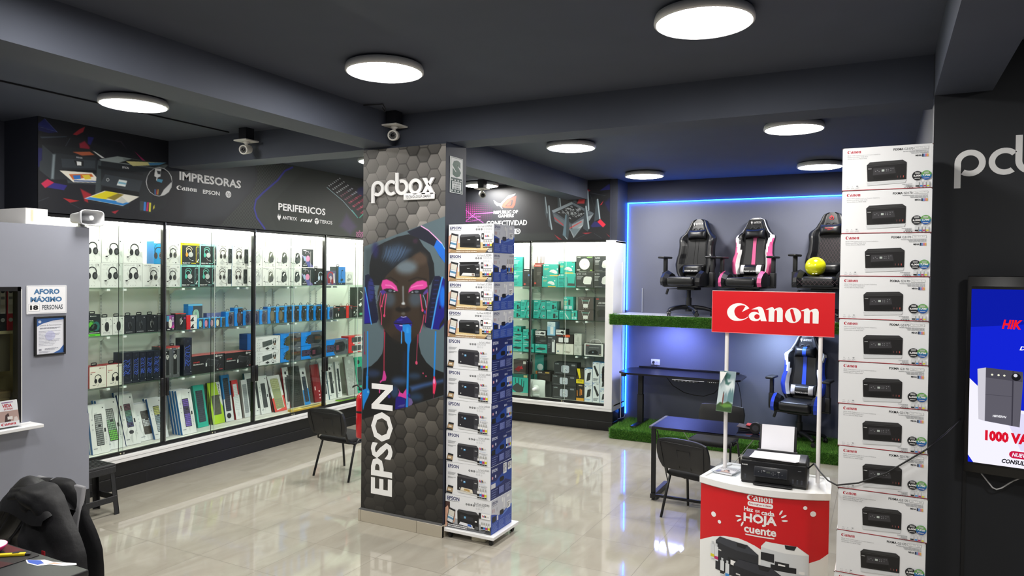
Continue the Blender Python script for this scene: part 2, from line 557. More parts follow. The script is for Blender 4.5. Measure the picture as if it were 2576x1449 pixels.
# ------------------------------------------------------------------ lit glass showcases (local x along, y into the wall)
CASEW = M('#eceae2', .5, name='case_white')
CHROME = M('#b9bbbd', .25, metal=1, name='brushed_steel')
BLK = M('#0b0b0d', .35, name='black_profile')
def case_parts(t, L, x_start, posts, seams, rails, D, right_end, light_l, shelf_runs):
    b = MB()
    b.box(x_start, .035, .135, L - .02, .3, .3, BLACKP)
    b.box(x_start, .03, 0, L - .02, .3, .13, BLACKP, .004, 1)
    x = x_start + .5
    while x < L - .1:
        b.box(x, .0285, .003, x + .003, .0305, .128, '#2c2d31')
        x += .62
    b.box(x_start, .0275, .126, L - .02, .031, .134, '#3a3b3e')
    b.build('plinth', t)
    c = MB()
    c.box(x_start, -.06, .3, L, D, .366, WHITEP, .003, 1)
    c.box(x_start, -.062, .336, L, -.058, .339, '#9b9b9b')
    c.box(x_start, .02, .366, L, D, .387, CASEW)
    c.box(x_start, D - .02, .387, L, D, 2.762, CASEW)
    c.box(x_start, .03, 2.742, L, D - .02, 2.762, CASEW)
    if right_end:
        c.box(L - .12, -.06, .366, L, D, 2.77, WHITEP, .003, 1)
    else:
        c.box(L - .03, .0, .366, L, D, 2.762, CASEW)
    c.box(x_start, 0, .387, x_start + .03, D, 2.762, CASEW)
    c.build('cabinet_body', t)
    f = MB()
    xe = L - .12 if right_end else L - .03
    f.box(x_start, -.02, .366, xe, .012, .402, BLK)
    f.box(x_start, -.012, 2.745, xe, .03, 2.775, BLK)
    f.build('track', t)
    for i, z in enumerate((2.07, 1.585, 1.06)):
        for a, e in shelf_runs:
            MB().box(a, .075, z - .005, e, D - .03, z + .005, SHELFGLASS).build('glass_shelf', t)
    for x in rails:
        u = MB()
        u.box(x, D - .034, .4, x + .022, D - .02, 2.73, '#dcdcd8')
        for k in range(62):
            u.box(x + .008, D - .036, .42 + k * .037, x + .013, D - .033, .44 + k * .037, '#8f9290')
        u.build('slotted_rail', t)
        for z in (2.07, 1.585, 1.06):
            k = MB()
            k.prism([(0, 0), (.34, 0), (.34, -.022), (.1, -.03), (.03, -.075), (0, -.075)], ((x + .004, D - .034, z - .006), (0, -1, 0), (0, 0, 1)), .012, '#e6e8e6')
            k.box(x - .004, .085, z - .03, x + .03, .19, z - .007, '#f2f4f4', .003, 1)
            k.build('shelf_bracket', t)
    e = [x_start + .03] + posts + [xe]
    for i in range(len(e) - 1):
        a, z = e[i], e[i + 1]
        s = [q for q in seams if a < q < z]
        q = s[0] if s else (a + z) / 2
        g = MB()
        g.box(a + .01, -.004, .4, q + .04, .002, 2.75, GLASS)
        g.build('glass_door', t)
        g = MB()
        g.box(q, .008, .4, z - .01, .014, 2.75, GLASS)
        g.build('glass_door', t)
        l = MB()
        l.box(q + .0385, -.0045, .402, q + .041, .0025, 2.745, '#cfd8d4')
        l.box(q - .001, .0075, .402, q + .0015, .0145, 2.745, '#1c2422')
        l.build('glass_edge', t)
        k = MB()
        k.cyl((q + .03, -.032, .384), (q + .03, -.018, .384), .011, CHROME, n=14)
        k.cyl((q + .0, -.026, .384), (q + .0, -.018, .384), .006, '#d6d3a8', n=10)
        k.build('lock', t)
    for i, x in enumerate(posts):
        p = MB()
        p.box(x - .02, -.012, .372, x + .006, .03, 2.776, BLK)
        p.box(x + .006, -.016, .372, x + .018, .0, 2.78, CHROME, .003, 1)
        p.build('door_post', t)
    for x, z in light_l:
        h = MB()
        h.box(x - .055, -.03, z - .1, x - .018, -.011, z + .1, BLK, .008, 2)
        h.box(x + .012, -.03, z - .1, x + .05, -.011, z + .1, BLK, .008, 2)
        h.build('door_handle', t)
    s = MB()
    s.box(x_start + .05, .035, 2.712, xe - .02, .065, 2.742, STRIP)
    s.build('light_strip', t)
STRIP = emit_mat('case_light', (1, .98, .86), CASE_L)
LC = thing('display_showcase', 'long white lit glass showcase of gaming gear along the left wall', 'showcase', (-6.9, 3.85, 0), PI / 2)
case_parts(LC, 5.6, .0, [1.3, 2.55, 3.815], [.79, 1.92, 3.18, 4.48], [.72, .9, 1.6, 1.74, 2.37, 2.51, 3.2, 3.34, 4.05, 4.17, 4.9], .52, False, [(1.3, 1.0), (2.55, 1.0), (3.815, .98)], [(.05, 1.27), (1.28, 2.52), (2.53, 3.79), (3.8, 5.55)])
NC = thing('display_showcase', 'shorter white lit glass showcase of network boxes on the far wall', 'showcase', (-6.2, 9.83, 0), 0)
case_parts(NC, 2.78, .0, [1.44], [.62, 1.98], [.5, 1.22, 1.38, 2.15, 2.3], .49, True, [(1.44, .84)], [(.04, 1.43), (1.44, 2.14), (2.15, 2.65)])
hm = MB()
hm.box(2.612, -.03, .72, 2.645, -.012, .92, BLK, .008, 2)
hm.build('door_handle', NC)
# fascia boxes over the showcases
struct('trim_5', MB().box(-7.45, 3.85, 2.785, -6.91, 9.9, 3.66, NAVY), 'bulkhead', 'dark bulkhead over the long left showcase')
struct('trim_6', MB().box(-6.91, 9.87, 2.78, -3.515, 10.35, 3.66, NAVY), 'bulkhead', 'dark bulkhead over the far network showcase')
# artwork tables: kind, colour, blur, alpha, [width,] outline in tenths of a percent of the face
def art_table(s):
    t = []
    for l in s.strip().split('\n'):
        k, c, *n = l.split()
        n = [int(q) for q in n]
        h = 3 if k == 'L' else 2
        t.append((k, c, n[0] / 10, n[1] / 10) + ((n[2] / 20,) if k == 'L' else ()) + ([q / 10 for q in n[h:]],))
    return t
ART_FACE = art_table('''
P 53656d 0 10 16 267 1014 189 1011 660 -8 751
P 3c4a50 9 8 31 276 281 254 374 270 253 337 33 347
P 14172a 0 10 555 228 711 214 818 225 906 247 1003 278 1006 312 945 297 878 269 849 265 772 256 693 247 594 237
P 1668d0 1 10 906 251 964 260 1006 278 1007 314 936 293 873 269
L f0b0e0 1 10 6 722 214 809 226 886 243 964 261
L 7cc0f0 1 10 4 964 261 1006 278
P 111419 0 10 86 347 87 319 110 292 177 267 281 255 434 241 574 235 693 246 752 268 831 286 875 314 886 347 834 371 255 374 130 374
P 131415 1 10 19 607 116 599 200 581 258 562 274 544 280 496 707 491 705 528 733 554 797 576 882 592 1010 600 1013 658 605 697 370 719 2 750 9 695
P 33281f 2 10 255 358 306 342 438 317 597 297 715 282 783 299 818 327 824 358 816 402 789 437 760 466 714 497 665 511 606 522 526 527 466 525 364 515 280 495 222 469 194 428 193 394 218 374
P 4d3e33 9 8 802 301 797 308 777 314 749 317 716 319 682 317 653 314 634 308 626 301 633 294 652 289 681 285 715 284 748 285 776 289 795 294
P 6f8290 13 8 677 323 667 330 640 336 598 341 549 342 499 341 456 337 427 331 417 323 427 316 455 310 498 306 548 304 597 306 639 310 667 316
P 241b17 11 8 381 445 375 462 356 477 325 487 290 491 255 488 224 478 202 464 194 446 201 429 222 414 251 404 286 400 323 404 352 413 373 428
P 231a16 9 8 838 436 833 453 822 467 803 477 781 481 758 478 739 468 726 454 720 437 724 420 736 406 755 396 777 393 800 396 819 406 832 420
P 46586a 11 7 415 411 410 418 395 425 372 430 344 432 317 430 293 426 277 419 272 412 277 404 292 397 316 393 343 391 370 392 394 397 409 403
P 46586a 11 7 739 409 733 416 717 423 691 427 661 429 631 428 606 424 588 417 582 410 588 402 605 395 630 391 660 389 690 390 716 395 733 401
P 241d1a 9 8 675 513 664 518 632 523 583 526 526 528 468 528 418 526 385 522 374 517 385 511 418 507 467 503 525 501 582 502 631 504 664 508
P 101419 1 10 110 297 199 265 374 253 655 248 743 270 724 278 597 292 477 310 376 330 306 346 244 367 128 365
P 3f5674 16 9 282 270 456 263 595 277 517 299 376 314 252 297
L 0d1116 1 6 3 250 263 241 287 180 328
L 0d1116 1 6 3 290 263 274 288 211 326
L 0d1116 1 6 3 328 264 307 289 242 325
L 0d1116 1 6 3 368 264 340 290 274 323
L 0d1116 1 6 3 407 265 373 291 305 321
L 0d1116 1 6 3 445 266 406 292 335 319
L 0d1116 1 6 3 483 266 439 293 366 317
L 0d1116 1 6 3 522 266 470 294 397 315
L 0d1116 1 6 3 560 267 502 295 427 314
L 5b7896 1 6 2 313 267 283 290 252 308
L 5b7896 1 6 2 359 267 326 290 291 308
L 5b7896 1 6 2 405 268 369 290 331 308
L 5b7896 1 6 2 450 268 411 290 369 308
L 5b7896 1 6 2 495 268 455 290 408 308
L 5b7896 1 6 2 541 268 497 290 447 308
P 1c1c58 9 8 205 278 201 286 192 293 180 297 164 299 147 297 133 293 124 286 120 278 123 270 132 264 145 259 161 258 177 259 191 264 201 270
P 40203a 4 7 684 254 682 256 675 258 666 260 655 260 643 260 634 258 627 256 625 254 627 251 633 249 643 248 655 247 665 248 675 249 682 251
L 1a1411 2 10 7 285 358 357 352 439 364
L 1a1411 2 10 7 580 360 678 351 785 356
P d23f97 2 10 238 374 255 360 306 357 377 364 430 375 450 389 419 388 378 383 307 382 256 387
P d23f97 2 10 576 393 581 383 609 372 678 361 747 358 793 362 803 374 758 384 680 384 620 386
L f0a0cc 2 8 5 295 373 358 374 409 382
L f0a0cc 2 8 4 610 378 678 373 748 371
P 4a2fa0 2 8 219 390 266 386 307 392 256 401
P 5a3fa8 2 8 748 389 806 380 811 390 758 398
P 15151d 1 10 270 385 358 382 442 392 389 394 307 392
P 15151d 1 10 578 392 640 384 718 384 791 380 748 394 650 395
P 5a6270 1 10 377 388 376 390 370 390 363 391 353 392 344 391 336 391 331 390 328 388 331 387 335 386 343 385 353 385 363 385 370 386 376 387
P 5a6270 1 10 700 389 698 390 693 391 684 392 675 393 665 392 657 392 651 390 649 389 651 388 657 387 665 386 674 386 684 386 692 387 698 388
P aab2b8 1 10 418 390 417 390 415 390 410 391 405 391 399 391 394 390 391 390 390 390 391 389 394 389 399 388 405 388 410 388 415 389 417 389
P aab2b8 1 10 639 390 638 391 635 391 631 392 625 392 620 392 616 392 613 391 611 391 613 390 616 390 619 389 625 389 631 389 635 390 638 390
L 93a0a8 4 9 7 510 377 515 423
P c0c8cc 3 10 536 422 535 424 531 425 524 426 515 426 507 426 499 425 494 424 493 422 494 421 499 420 506 419 515 418 523 418 531 419 535 421
P 130e0c 4 10 605 437 598 440 577 443 548 445 513 446 477 446 447 444 426 442 419 438 426 435 447 432 476 429 513 428 548 429 577 430 597 433
P 3a3029 3 10 552 430 549 432 541 433 527 434 513 435 497 434 484 434 475 432 472 430 475 429 483 427 497 426 511 426 527 426 540 427 549 428
P 52504c 3 10 540 449 539 450 533 452 525 453 516 453 507 453 499 452 493 451 492 449 493 448 499 446 507 446 516 445 525 445 533 446 538 447
P 1b136e 1 10 394 475 443 464 493 456 518 458 553 455 593 463 632 474 564 477 464 478
P 2c1d8c 1 10 399 478 484 479 564 478 624 475 615 488 555 497 484 499 434 491
L 0a0818 1 10 4 402 476 514 478 624 474
L cfcdf0 1 10 3 491 458 518 459 551 457
L d8c8ee 1 10 4 474 482 534 482
L 3c36b0 2 10 4 443 469 503 466
P 0f1533 0 10 31 347 75 343 118 356 150 383 178 428 208 467 185 477 123 481 27 483
P 26307c 4 8 151 388 148 400 139 410 126 417 110 420 93 418 80 410 69 400 66 388 69 376 77 365 91 358 107 356 124 358 138 365 147 375
L 0a0e26 1 8 3 76 361 150 365
L 0a0e26 1 8 3 85 374 157 377
L 0a0e26 1 8 3 95 387 164 390
L 0a0e26 1 8 3 106 400 170 402
L 0a0e26 1 8 3 116 413 177 415
L 0a0e26 1 8 3 126 426 184 427
L 0a0e26 1 8 3 135 440 191 440
L 0a0e26 1 8 3 145 453 197 452
P 191488 2 10 28 395 67 406 111 479 27 482
L 3a8fe0 1 10 7 32 381 67 420 117 482
P 0e1230 0 10 858 362 886 347 939 346 976 353 913 401 858 486 791 483 764 472 799 445 835 401
L 2b3a86 2 7 4 891 358 934 358
L 2b3a86 2 7 4 884 370 926 369
L 2b3a86 2 7 4 877 382 918 381
L 2b3a86 2 7 4 869 394 910 393
L 2b3a86 2 7 4 863 406 902 405
L 2b3a86 2 7 4 856 418 894 417
L 2b3a86 2 7 4 849 430 885 429
L 2b3a86 2 7 4 841 442 877 441
L 2b3a86 2 7 4 834 454 869 453
P 14137c 0 10 975 350 1007 355 1008 471 944 488 847 486 905 434
P 0d6ad8 6 10 1016 400 1014 411 1006 420 994 426 980 429 965 426 952 421 944 411 941 401 943 390 951 381 964 374 977 372 992 374 1005 380 1014 390
L 3c93e2 1 10 9 973 350 913 412 857 486
P 0a0a30 1 10 959 429 958 430 957 432 953 433 950 434 947 433 943 432 941 431 940 429 941 427 943 426 945 424 949 424 953 424 956 425 958 427
P 1a1a22 1 10 953 472 1000 454 1000 469 940 487
L d0406f 1 10 6 282 398 257 419 247 432
L d0406f 1 10 6 307 398 288 430 281 459
L d0406f 1 10 4 240 396 225 426 248 462 247 482
L d0406f 1 10 7 719 397 734 422 747 440
L d0406f 1 10 4 806 391 798 423 782 470
L d0406f 1 10 4 765 450 751 472 718 498
P d0406f 0 10 258 431 257 432 255 434 251 434 248 434 243 434 240 434 238 433 238 431 238 430 240 429 243 428 248 428 251 428 255 429 257 430
P d0406f 0 10 294 457 293 458 290 460 286 461 281 461 275 461 272 460 268 459 267 457 268 455 270 454 275 453 281 453 285 453 290 454 293 455
P d0406f 0 10 759 438 759 440 756 441 752 442 747 442 742 442 739 441 735 440 734 438 735 437 738 435 742 434 747 434 751 434 756 435 759 437
L 8a9ad0 1 10 2 230 390 203 406 197 417
L 7fa8d8 1 10 4 753 398 778 413 789 430
P 3a38b0 1 10 783 442 783 444 781 446 778 447 776 447 773 447 770 446 768 444 767 442 768 441 769 439 773 438 775 438 778 438 781 439 783 440
L 8a2540 1 10 5 280 495 286 530
L 8a2540 1 10 3 703 501 700 525
P 1680d6 0 10 509 479 584 477 611 482 615 496 606 526 548 527 535 501 509 495
L 3f9be8 1 10 5 500 496 499 527
P 3fa4f0 4 6 588 498 586 503 583 508 577 511 570 512 564 511 558 508 553 504 552 499 553 494 557 489 563 486 569 485 576 486 582 489 586 493
L 3f9be8 1 10 5 497 499 495 530
P 1680d6 1 10 534 502 609 501 614 521 600 531 590 557 586 654 582 701 556 702 566 628 569 532 539 523
L a83048 1 10 6 289 503 282 562 283 609
P c93a92 1 10 276 609 294 609 315 626 306 635 260 638 235 644 231 639 260 633
L d23a90 1 10 8 230 659 228 670
L b03a58 1 10 4 693 504 685 546 681 580
P d04a70 1 10 694 579 694 582 691 583 686 584 681 585 675 584 670 583 668 582 667 580 667 578 670 576 675 575 681 575 686 575 691 576 693 578
P d04a70 1 10 767 606 767 607 765 608 763 608 760 609 758 608 756 608 753 607 753 606 753 605 755 605 757 604 760 604 763 604 765 604 767 605
P d04a70 1 10 802 613 802 614 800 614 798 615 794 615 792 615 790 615 788 614 786 613 788 613 789 612 792 611 794 611 798 611 800 612 802 612
P 28385a 9 8 234 617 227 621 208 625 178 628 143 630 107 630 76 628 56 625 49 621 56 616 76 612 107 609 142 608 177 608 207 610 227 613
P 28405e 9 8 727 614 723 618 707 621 684 623 657 624 630 624 607 623 591 620 585 617 591 614 606 610 630 608 657 607 684 607 707 608 722 611
P 35527c 11 8 578 630 570 635 550 639 519 642 482 643 444 643 413 642 392 639 384 635 391 630 413 626 444 623 481 622 518 622 550 624 570 627
P 2c4a78 7 7 467 662 464 669 452 674 438 678 418 680 400 679 384 676 373 671 369 665 373 658 383 653 399 649 417 647 436 648 452 651 463 656
P 3d62a0 7 8 602 645 736 635 997 617 998 624 768 643 627 657
P 26466e 11 7 753 670 748 674 731 678 706 681 675 682 645 682 619 681 602 678 595 674 601 670 618 666 644 663 675 661 705 661 731 663 748 666
L 1b2038 7 7 21 543 557 528 604
P 1680d6 1 10 534 502 609 501 614 521 600 531 590 557 586 654 582 701 556 702 566 628 569 532 539 523
L 1680d6 1 10 9 70 504 74 605 68 630
P 1680d6 1 10 56 628 83 627 81 660 100 667 102 673 85 684 43 704 18 725 8 668 55 663
P 7cc4f4 1 10 89 671 89 673 86 674 84 675 81 675 77 675 75 674 73 673 72 672 73 670 75 669 77 668 81 668 84 668 86 669 89 670
L 7a1c40 1 10 4 32 505 34 564
P 8a2448 1 10 43 564 43 565 41 567 38 568 33 568 30 568 26 567 24 566 23 564 24 562 26 561 30 560 33 559 38 560 41 561 43 562
L 1680d6 1 10 10 903 494 897 551 890 611
P e0305c 1 10 883 611 898 612 918 630 907 647 897 659 878 658 876 632
P e890c8 2 10 905 625 903 627 901 630 897 631 891 632 886 631 882 630 878 628 877 625 878 622 881 620 885 618 891 618 895 618 900 620 903 622
L 5a2040 1 10 5 886 658 886 669
P d43a9c 1 10 457 676 476 662 460 654 491 664 519 666 561 651 563 679 532 679
P 1f1478 1 10 431 682 451 675 491 675 548 678 556 702 425 712
P 4a4a90 1 10 452 704 484 698 549 694 533 701
P 6b5a90 1 10 588 675 627 678 642 687 628 694 585 699
P 221a80 1 10 610 669 609 671 606 673 600 674 594 675 588 674 583 674 580 672 578 670 580 668 583 666 588 665 593 664 600 664 605 665 608 667
P 211b78 1 10 367 678 366 679 363 681 357 682 350 683 343 683 336 682 333 680 332 678 333 676 336 674 342 673 349 673 357 673 363 674 366 676
P 5a6a90 1 10 186 710 186 711 184 712 180 712 175 713 170 713 167 712 165 711 164 711 165 710 167 709 170 709 175 708 180 708 183 709 186 709''')
ART_FASCIA = art_table('''
P 1c2468 2 10 -3 99 11 15 33 133
P 151a52 2 10 -1 109 33 133 19 160 1 151
P 9c2a35 3 10 61 128 73 59 84 17 80 81 68 131
P 8a2034 12 10 73 216 83 176 93 238 92 261 74 265
P 24246a 4 10 89 123 101 119 94 211 89 200
P c0244e 5 10 5 703 16 646 28 678 12 746
P 2a2478 3 10 15 736 27 679 51 690 45 747
P 981e28 12 10 75 709 96 759 90 856 83 843
P a02228 3 10 43 831 73 845 56 875
P 8a2024 4 10 -20 950 -2 875 -6 918
P 8a1c50 4 10 183 195 208 291 200 290
P 1a1c58 11 10 -11 410 -3 331 8 329 5 525 -14 560
P a02434 4 10 135 936 151 906 143 955
P 3a4250 2 10 3 213 50 159 50 168 6 226
P 3a3040 3 10 121 123 156 106 167 193 154 117
L 5a62a0 2 10 6 -1 109 33 131
L 6a72b0 2 10 6 11 15 33 133
L 555c68 2 10 7 56 175 48 266
L 4a4e58 2 10 6 -5 910 18 840
L 4a4e58 2 10 7 56 883 82 946
P 30373d 2 10 7 291 25 366 22 646 2 563 3 474 7 453
P 1b1f24 2 10 7 291 123 248 120 329 105 343 28 357
P 262b31 2 10 28 359 106 343 105 637 52 665 50 625 21 649 24 379
P 78858c 11 10 25 377 30 373 27 638 22 641
P 353c43 2 10 40 409 103 375 103 463 42 504
P 16181b 2 10 63 409 81 400 81 457 68 465
P e8ecee 1 10 68 415 77 413 77 453 69 459
P 0c0e10 2 10 37 531 105 481 106 519 39 542
P e8e4d8 1 10 37 539 98 517 106 562 106 621 62 648
P c8642c 5 10 54 567 96 531 100 558 61 621
P 2b6fc0 2 10 61 575 75 560 76 602 64 615
P dcc43a 3 10 78 558 92 543 96 586 84 603
P a8583c 4 10 61 319 93 286 102 314 78 344
P d6d8d8 2 10 98 271 103 277 122 331 116 336
P 3a4248 2 10 51 629 62 648 106 622 106 643 52 665
L 30508a 3 10 27 64 631 105 608
P 22272c 2 10 109 362 210 355 264 334 254 806 221 914 195 899 194 725 103 750
P 3a4347 5 10 108 370 115 365 114 765 103 750
P 1a1e23 3 10 225 464 263 335 254 806 221 914
P 8a9596 3 10 111 355 148 286 259 295 245 366 203 362 114 367
P 4a5254 22 10 161 306 259 295 245 366 193 361
P 16181a 3 10 151 358 177 293 256 285 227 350
P cfc98c 4 10 165 329 254 270 238 313 180 373
P 3a78a8 6 10 213 304 254 270 238 313 217 335
P 181c20 2 10 109 425 202 435 202 463 109 461
P 343b42 2 10 123 514 201 533 193 674 112 640
P dfe8ea 1 10 151 553 168 555 164 627 146 623
P 7ab0c8 2 10 150 577 166 582 165 603 149 601
P 0b0d10 3 10 118 653 193 670 194 727 114 726
P 1d2126 2 10 89 823 159 857 174 813 172 889 90 851
P e8e6dc 1 10 82 815 122 702 194 726 159 855
P dccf1a 2 10 95 786 125 703 149 712 123 805
P 8a7c28 5 10 126 783 149 715 161 722 142 800
P 2a7fc8 1 10 84 814 93 792 173 811 159 851
P c8ccc8 5 10 145 816 156 747 169 802 159 826
P 3c464a 1 10 196 776 203 774 203 886 195 886
P 3a84d8 1 10 204 781 209 779 208 888 203 887
P c42a6c 1 10 211 781 215 781 213 890 209 889
P e6de40 1 10 216 783 220 783 219 893 215 893
P d8d040 2 10 225 826 228 801 228 843 224 864
P c8d0d2 1 10 131 570 131 577 130 584 129 589 128 591 127 591 126 587 125 582 125 575 125 568 126 561 127 557 128 554 129 554 130 558 131 563
P 22272c 1 10 130 571 130 576 129 579 129 583 128 584 127 584 127 582 126 578 126 574 126 570 127 566 127 562 128 561 129 561 129 563 130 567
P d8dadc 1 10 269 495 267 566 260 630 250 674 238 695 227 689 217 657 211 605 208 538 211 470 217 408 227 362 238 339 250 343 260 374 267 427
P 15171c 1 10 268 496 265 565 259 624 249 667 238 688 227 682 218 651 212 600 210 537 212 472 218 413 227 368 238 346 249 351 259 381 265 431
P d8dadc 2 10 267 498 267 536 261 626 250 671 241 687 249 606
P e4e6e8 2 10 229 362 243 354 241 451 235 467 233 509 231 505 232 467 227 457
P 20242a 2 10 233 387 242 385 241 424 235 423
P 4a9ac0 3 10 235 483 247 485 244 525 232 514
P 3a84d8 1 10 228 615 230 615 230 679 228 678
P c42a3c 1 10 232 613 233 613 233 678 231 675
P e0a840 1 10 235 610 237 610 236 675 234 674
P 2a2f38 72 9 345 251 492 97 499 177 498 310 484 464 448 680 411 864 345 967 298 939 298 408
P 1d2120 4 10 492 97 606 -8 578 169 533 405 498 560 488 710 498 849 523 989 390 992 448 680 484 464 498 310 499 177
P 2a2f2d 6 10 606 -8 907 -147 909 1034 523 989 498 849 488 710 498 560 533 405 578 169
P 252a28 9 10 636 138 659 50 907 -53 909 1034 564 991 542 803 539 697 551 569 594 350
L 2c2c96 7 10 56 613 31 587 106 563 263 518 467 495 587 490 710 498 837 523 985
P 43355c 61 9 792 840 819 629 863 827 835 962
P 15161a 6 10 738 224 787 77 907 234 908 554 871 682
P 1c2060 32 9 912 200 910 232 904 262 896 283 887 295 877 295 869 283 864 261 862 232 864 201 869 173 877 150 886 137 896 137 904 149 910 170
P a02460 23 9 912 360 911 391 908 418 904 438 899 447 895 443 891 429 888 405 887 375 888 344 890 317 894 297 899 288 904 291 908 305 911 330
P c4c8cc 1 10 747 202 752 213 750 226 744 214
P c4c8cc 2 10 753 178 759 189 757 201 751 190
P c4c8cc 2 10 760 154 766 165 764 177 758 166
P c4c8cc 1 10 767 130 773 139 771 153 764 141
P c4c8cc 2 10 774 105 780 114 778 128 772 117
P c4c8cc 2 10 782 80 787 90 785 104 778 91
P c4c8cc 2 10 789 55 794 65 792 79 786 66
P c4c8cc 2 10 762 246 768 255 766 270 759 258
P c4c8cc 2 10 769 222 775 231 773 246 767 234
P c4c8cc 2 10 777 197 782 207 780 222 773 209
P c4c8cc 2 10 784 173 790 182 788 197 781 185
P c4c8cc 2 10 791 147 797 158 795 173 788 160
P c4c8cc 2 10 798 123 804 133 802 147 795 136
P c4c8cc 2 10 805 98 811 107 809 122 802 111
P c4c8cc 2 10 778 289 785 298 783 315 776 303
P c4c8cc 2 10 786 265 793 274 790 291 783 279
P c4c8cc 2 10 793 240 800 249 797 266 790 255
P c4c8cc 2 10 800 216 807 225 804 242 797 230
P c4c8cc 2 10 807 191 814 200 812 217 804 206
P c4c8cc 2 10 815 166 822 175 819 192 812 181
P c4c8cc 2 10 822 141 829 150 826 167 819 155
P 8a5a68 2 10 795 334 802 343 799 361 792 349
P 8a5a68 2 10 802 309 810 318 807 337 799 325
P 8a5a68 2 10 809 285 817 294 814 312 806 301
P 8a5a68 2 10 817 259 825 269 822 288 814 275
P a8a8b8 2 10 824 235 832 243 829 263 821 251
P a8a8b8 2 10 832 210 839 218 836 238 828 226
P a8a8b8 2 10 839 185 847 193 844 213 836 201
P 8a5a68 2 10 812 378 820 387 817 407 808 395
P 8a5a68 2 10 819 354 828 362 824 383 816 371
P 8a5a68 2 10 826 329 835 338 831 359 823 346
P 8a5a68 2 10 834 305 842 313 839 334 831 322
P a8a8b8 2 10 841 280 850 288 846 310 838 297
P a8a8b8 2 10 849 255 858 263 854 285 846 272
P a8a8b8 2 10 856 230 865 238 862 259 853 247
P 96304a 2 10 828 424 838 432 834 455 825 442
P c0506a 2 10 836 399 845 408 841 430 833 418
P 96304a 2 10 843 375 853 383 849 406 840 393
P 96304a 2 10 851 350 861 359 857 381 848 369
P c0506a 2 10 858 326 868 334 864 357 855 344
P 96304a 2 10 866 301 876 309 872 331 863 319
P 96304a 2 10 874 275 884 283 880 306 871 294
P c0506a 2 10 846 470 856 478 852 503 842 490
P 96304a 2 10 853 446 864 454 859 478 850 466
P 96304a 2 10 861 421 871 429 867 454 858 441
P c0506a 2 10 868 397 879 405 875 429 865 417
P 96304a 2 10 876 371 887 379 882 403 873 392
P 96304a 2 10 884 346 895 354 890 379 881 367
P c0506a 2 10 892 321 902 329 898 353 888 342
P 96304a 2 10 863 517 874 525 869 551 860 539
P 96304a 2 10 871 493 882 501 877 527 867 514
P c0506a 2 10 878 467 890 475 885 502 875 490
P 96304a 2 10 886 443 898 451 893 478 883 465
P 96304a 2 10 894 418 906 426 901 453 891 440
P c0506a 2 10 902 393 914 401 909 427 898 416
P 96304a 2 10 881 565 893 573 888 601 877 589
P c0506a 2 10 888 541 901 549 896 576 885 563
P 96304a 2 10 896 515 909 523 903 552 893 539
P 96304a 2 10 904 490 917 498 911 527 901 514
L a8c8d0 4 10 21 739 245 803 423 867 669
L 40a8a0 5 10 31 842 555 867 669
L 40b090 6 10 37 875 665 900 558
P b06090 2 10 890 957 889 979 886 999 881 1013 876 1018 870 1016 865 1005 862 987 861 967 862 944 865 925 870 911 875 905 881 907 886 918 889 935
P 2a2c2c 2 10 886 958 886 974 883 989 880 998 876 1002 872 1001 868 993 866 981 865 965 866 949 868 935 872 925 876 920 880 922 883 930 885 943
P b06090 2 10 883 959 882 970 881 979 878 987 876 990 873 989 870 983 869 975 868 963 869 953 870 943 873 936 876 933 878 935 881 939 882 949
P 2a2c2c 2 10 879 960 879 966 878 970 877 974 876 976 874 975 873 973 872 968 872 962 872 958 873 952 874 949 876 947 877 947 878 951 879 955
P b06090 2 10 866 918 866 922 865 926 864 928 863 929 862 929 861 927 861 923 860 919 861 915 861 911 862 909 863 907 864 907 865 910 866 913
P b06090 2 10 878 891 878 895 878 899 877 902 875 903 874 903 873 901 873 897 873 893 873 889 873 885 874 882 875 881 877 881 878 883 878 887
P b06090 2 10 891 909 891 913 890 917 889 920 888 921 887 920 886 919 885 915 885 911 885 906 886 903 887 901 888 898 889 899 890 902 891 905''')
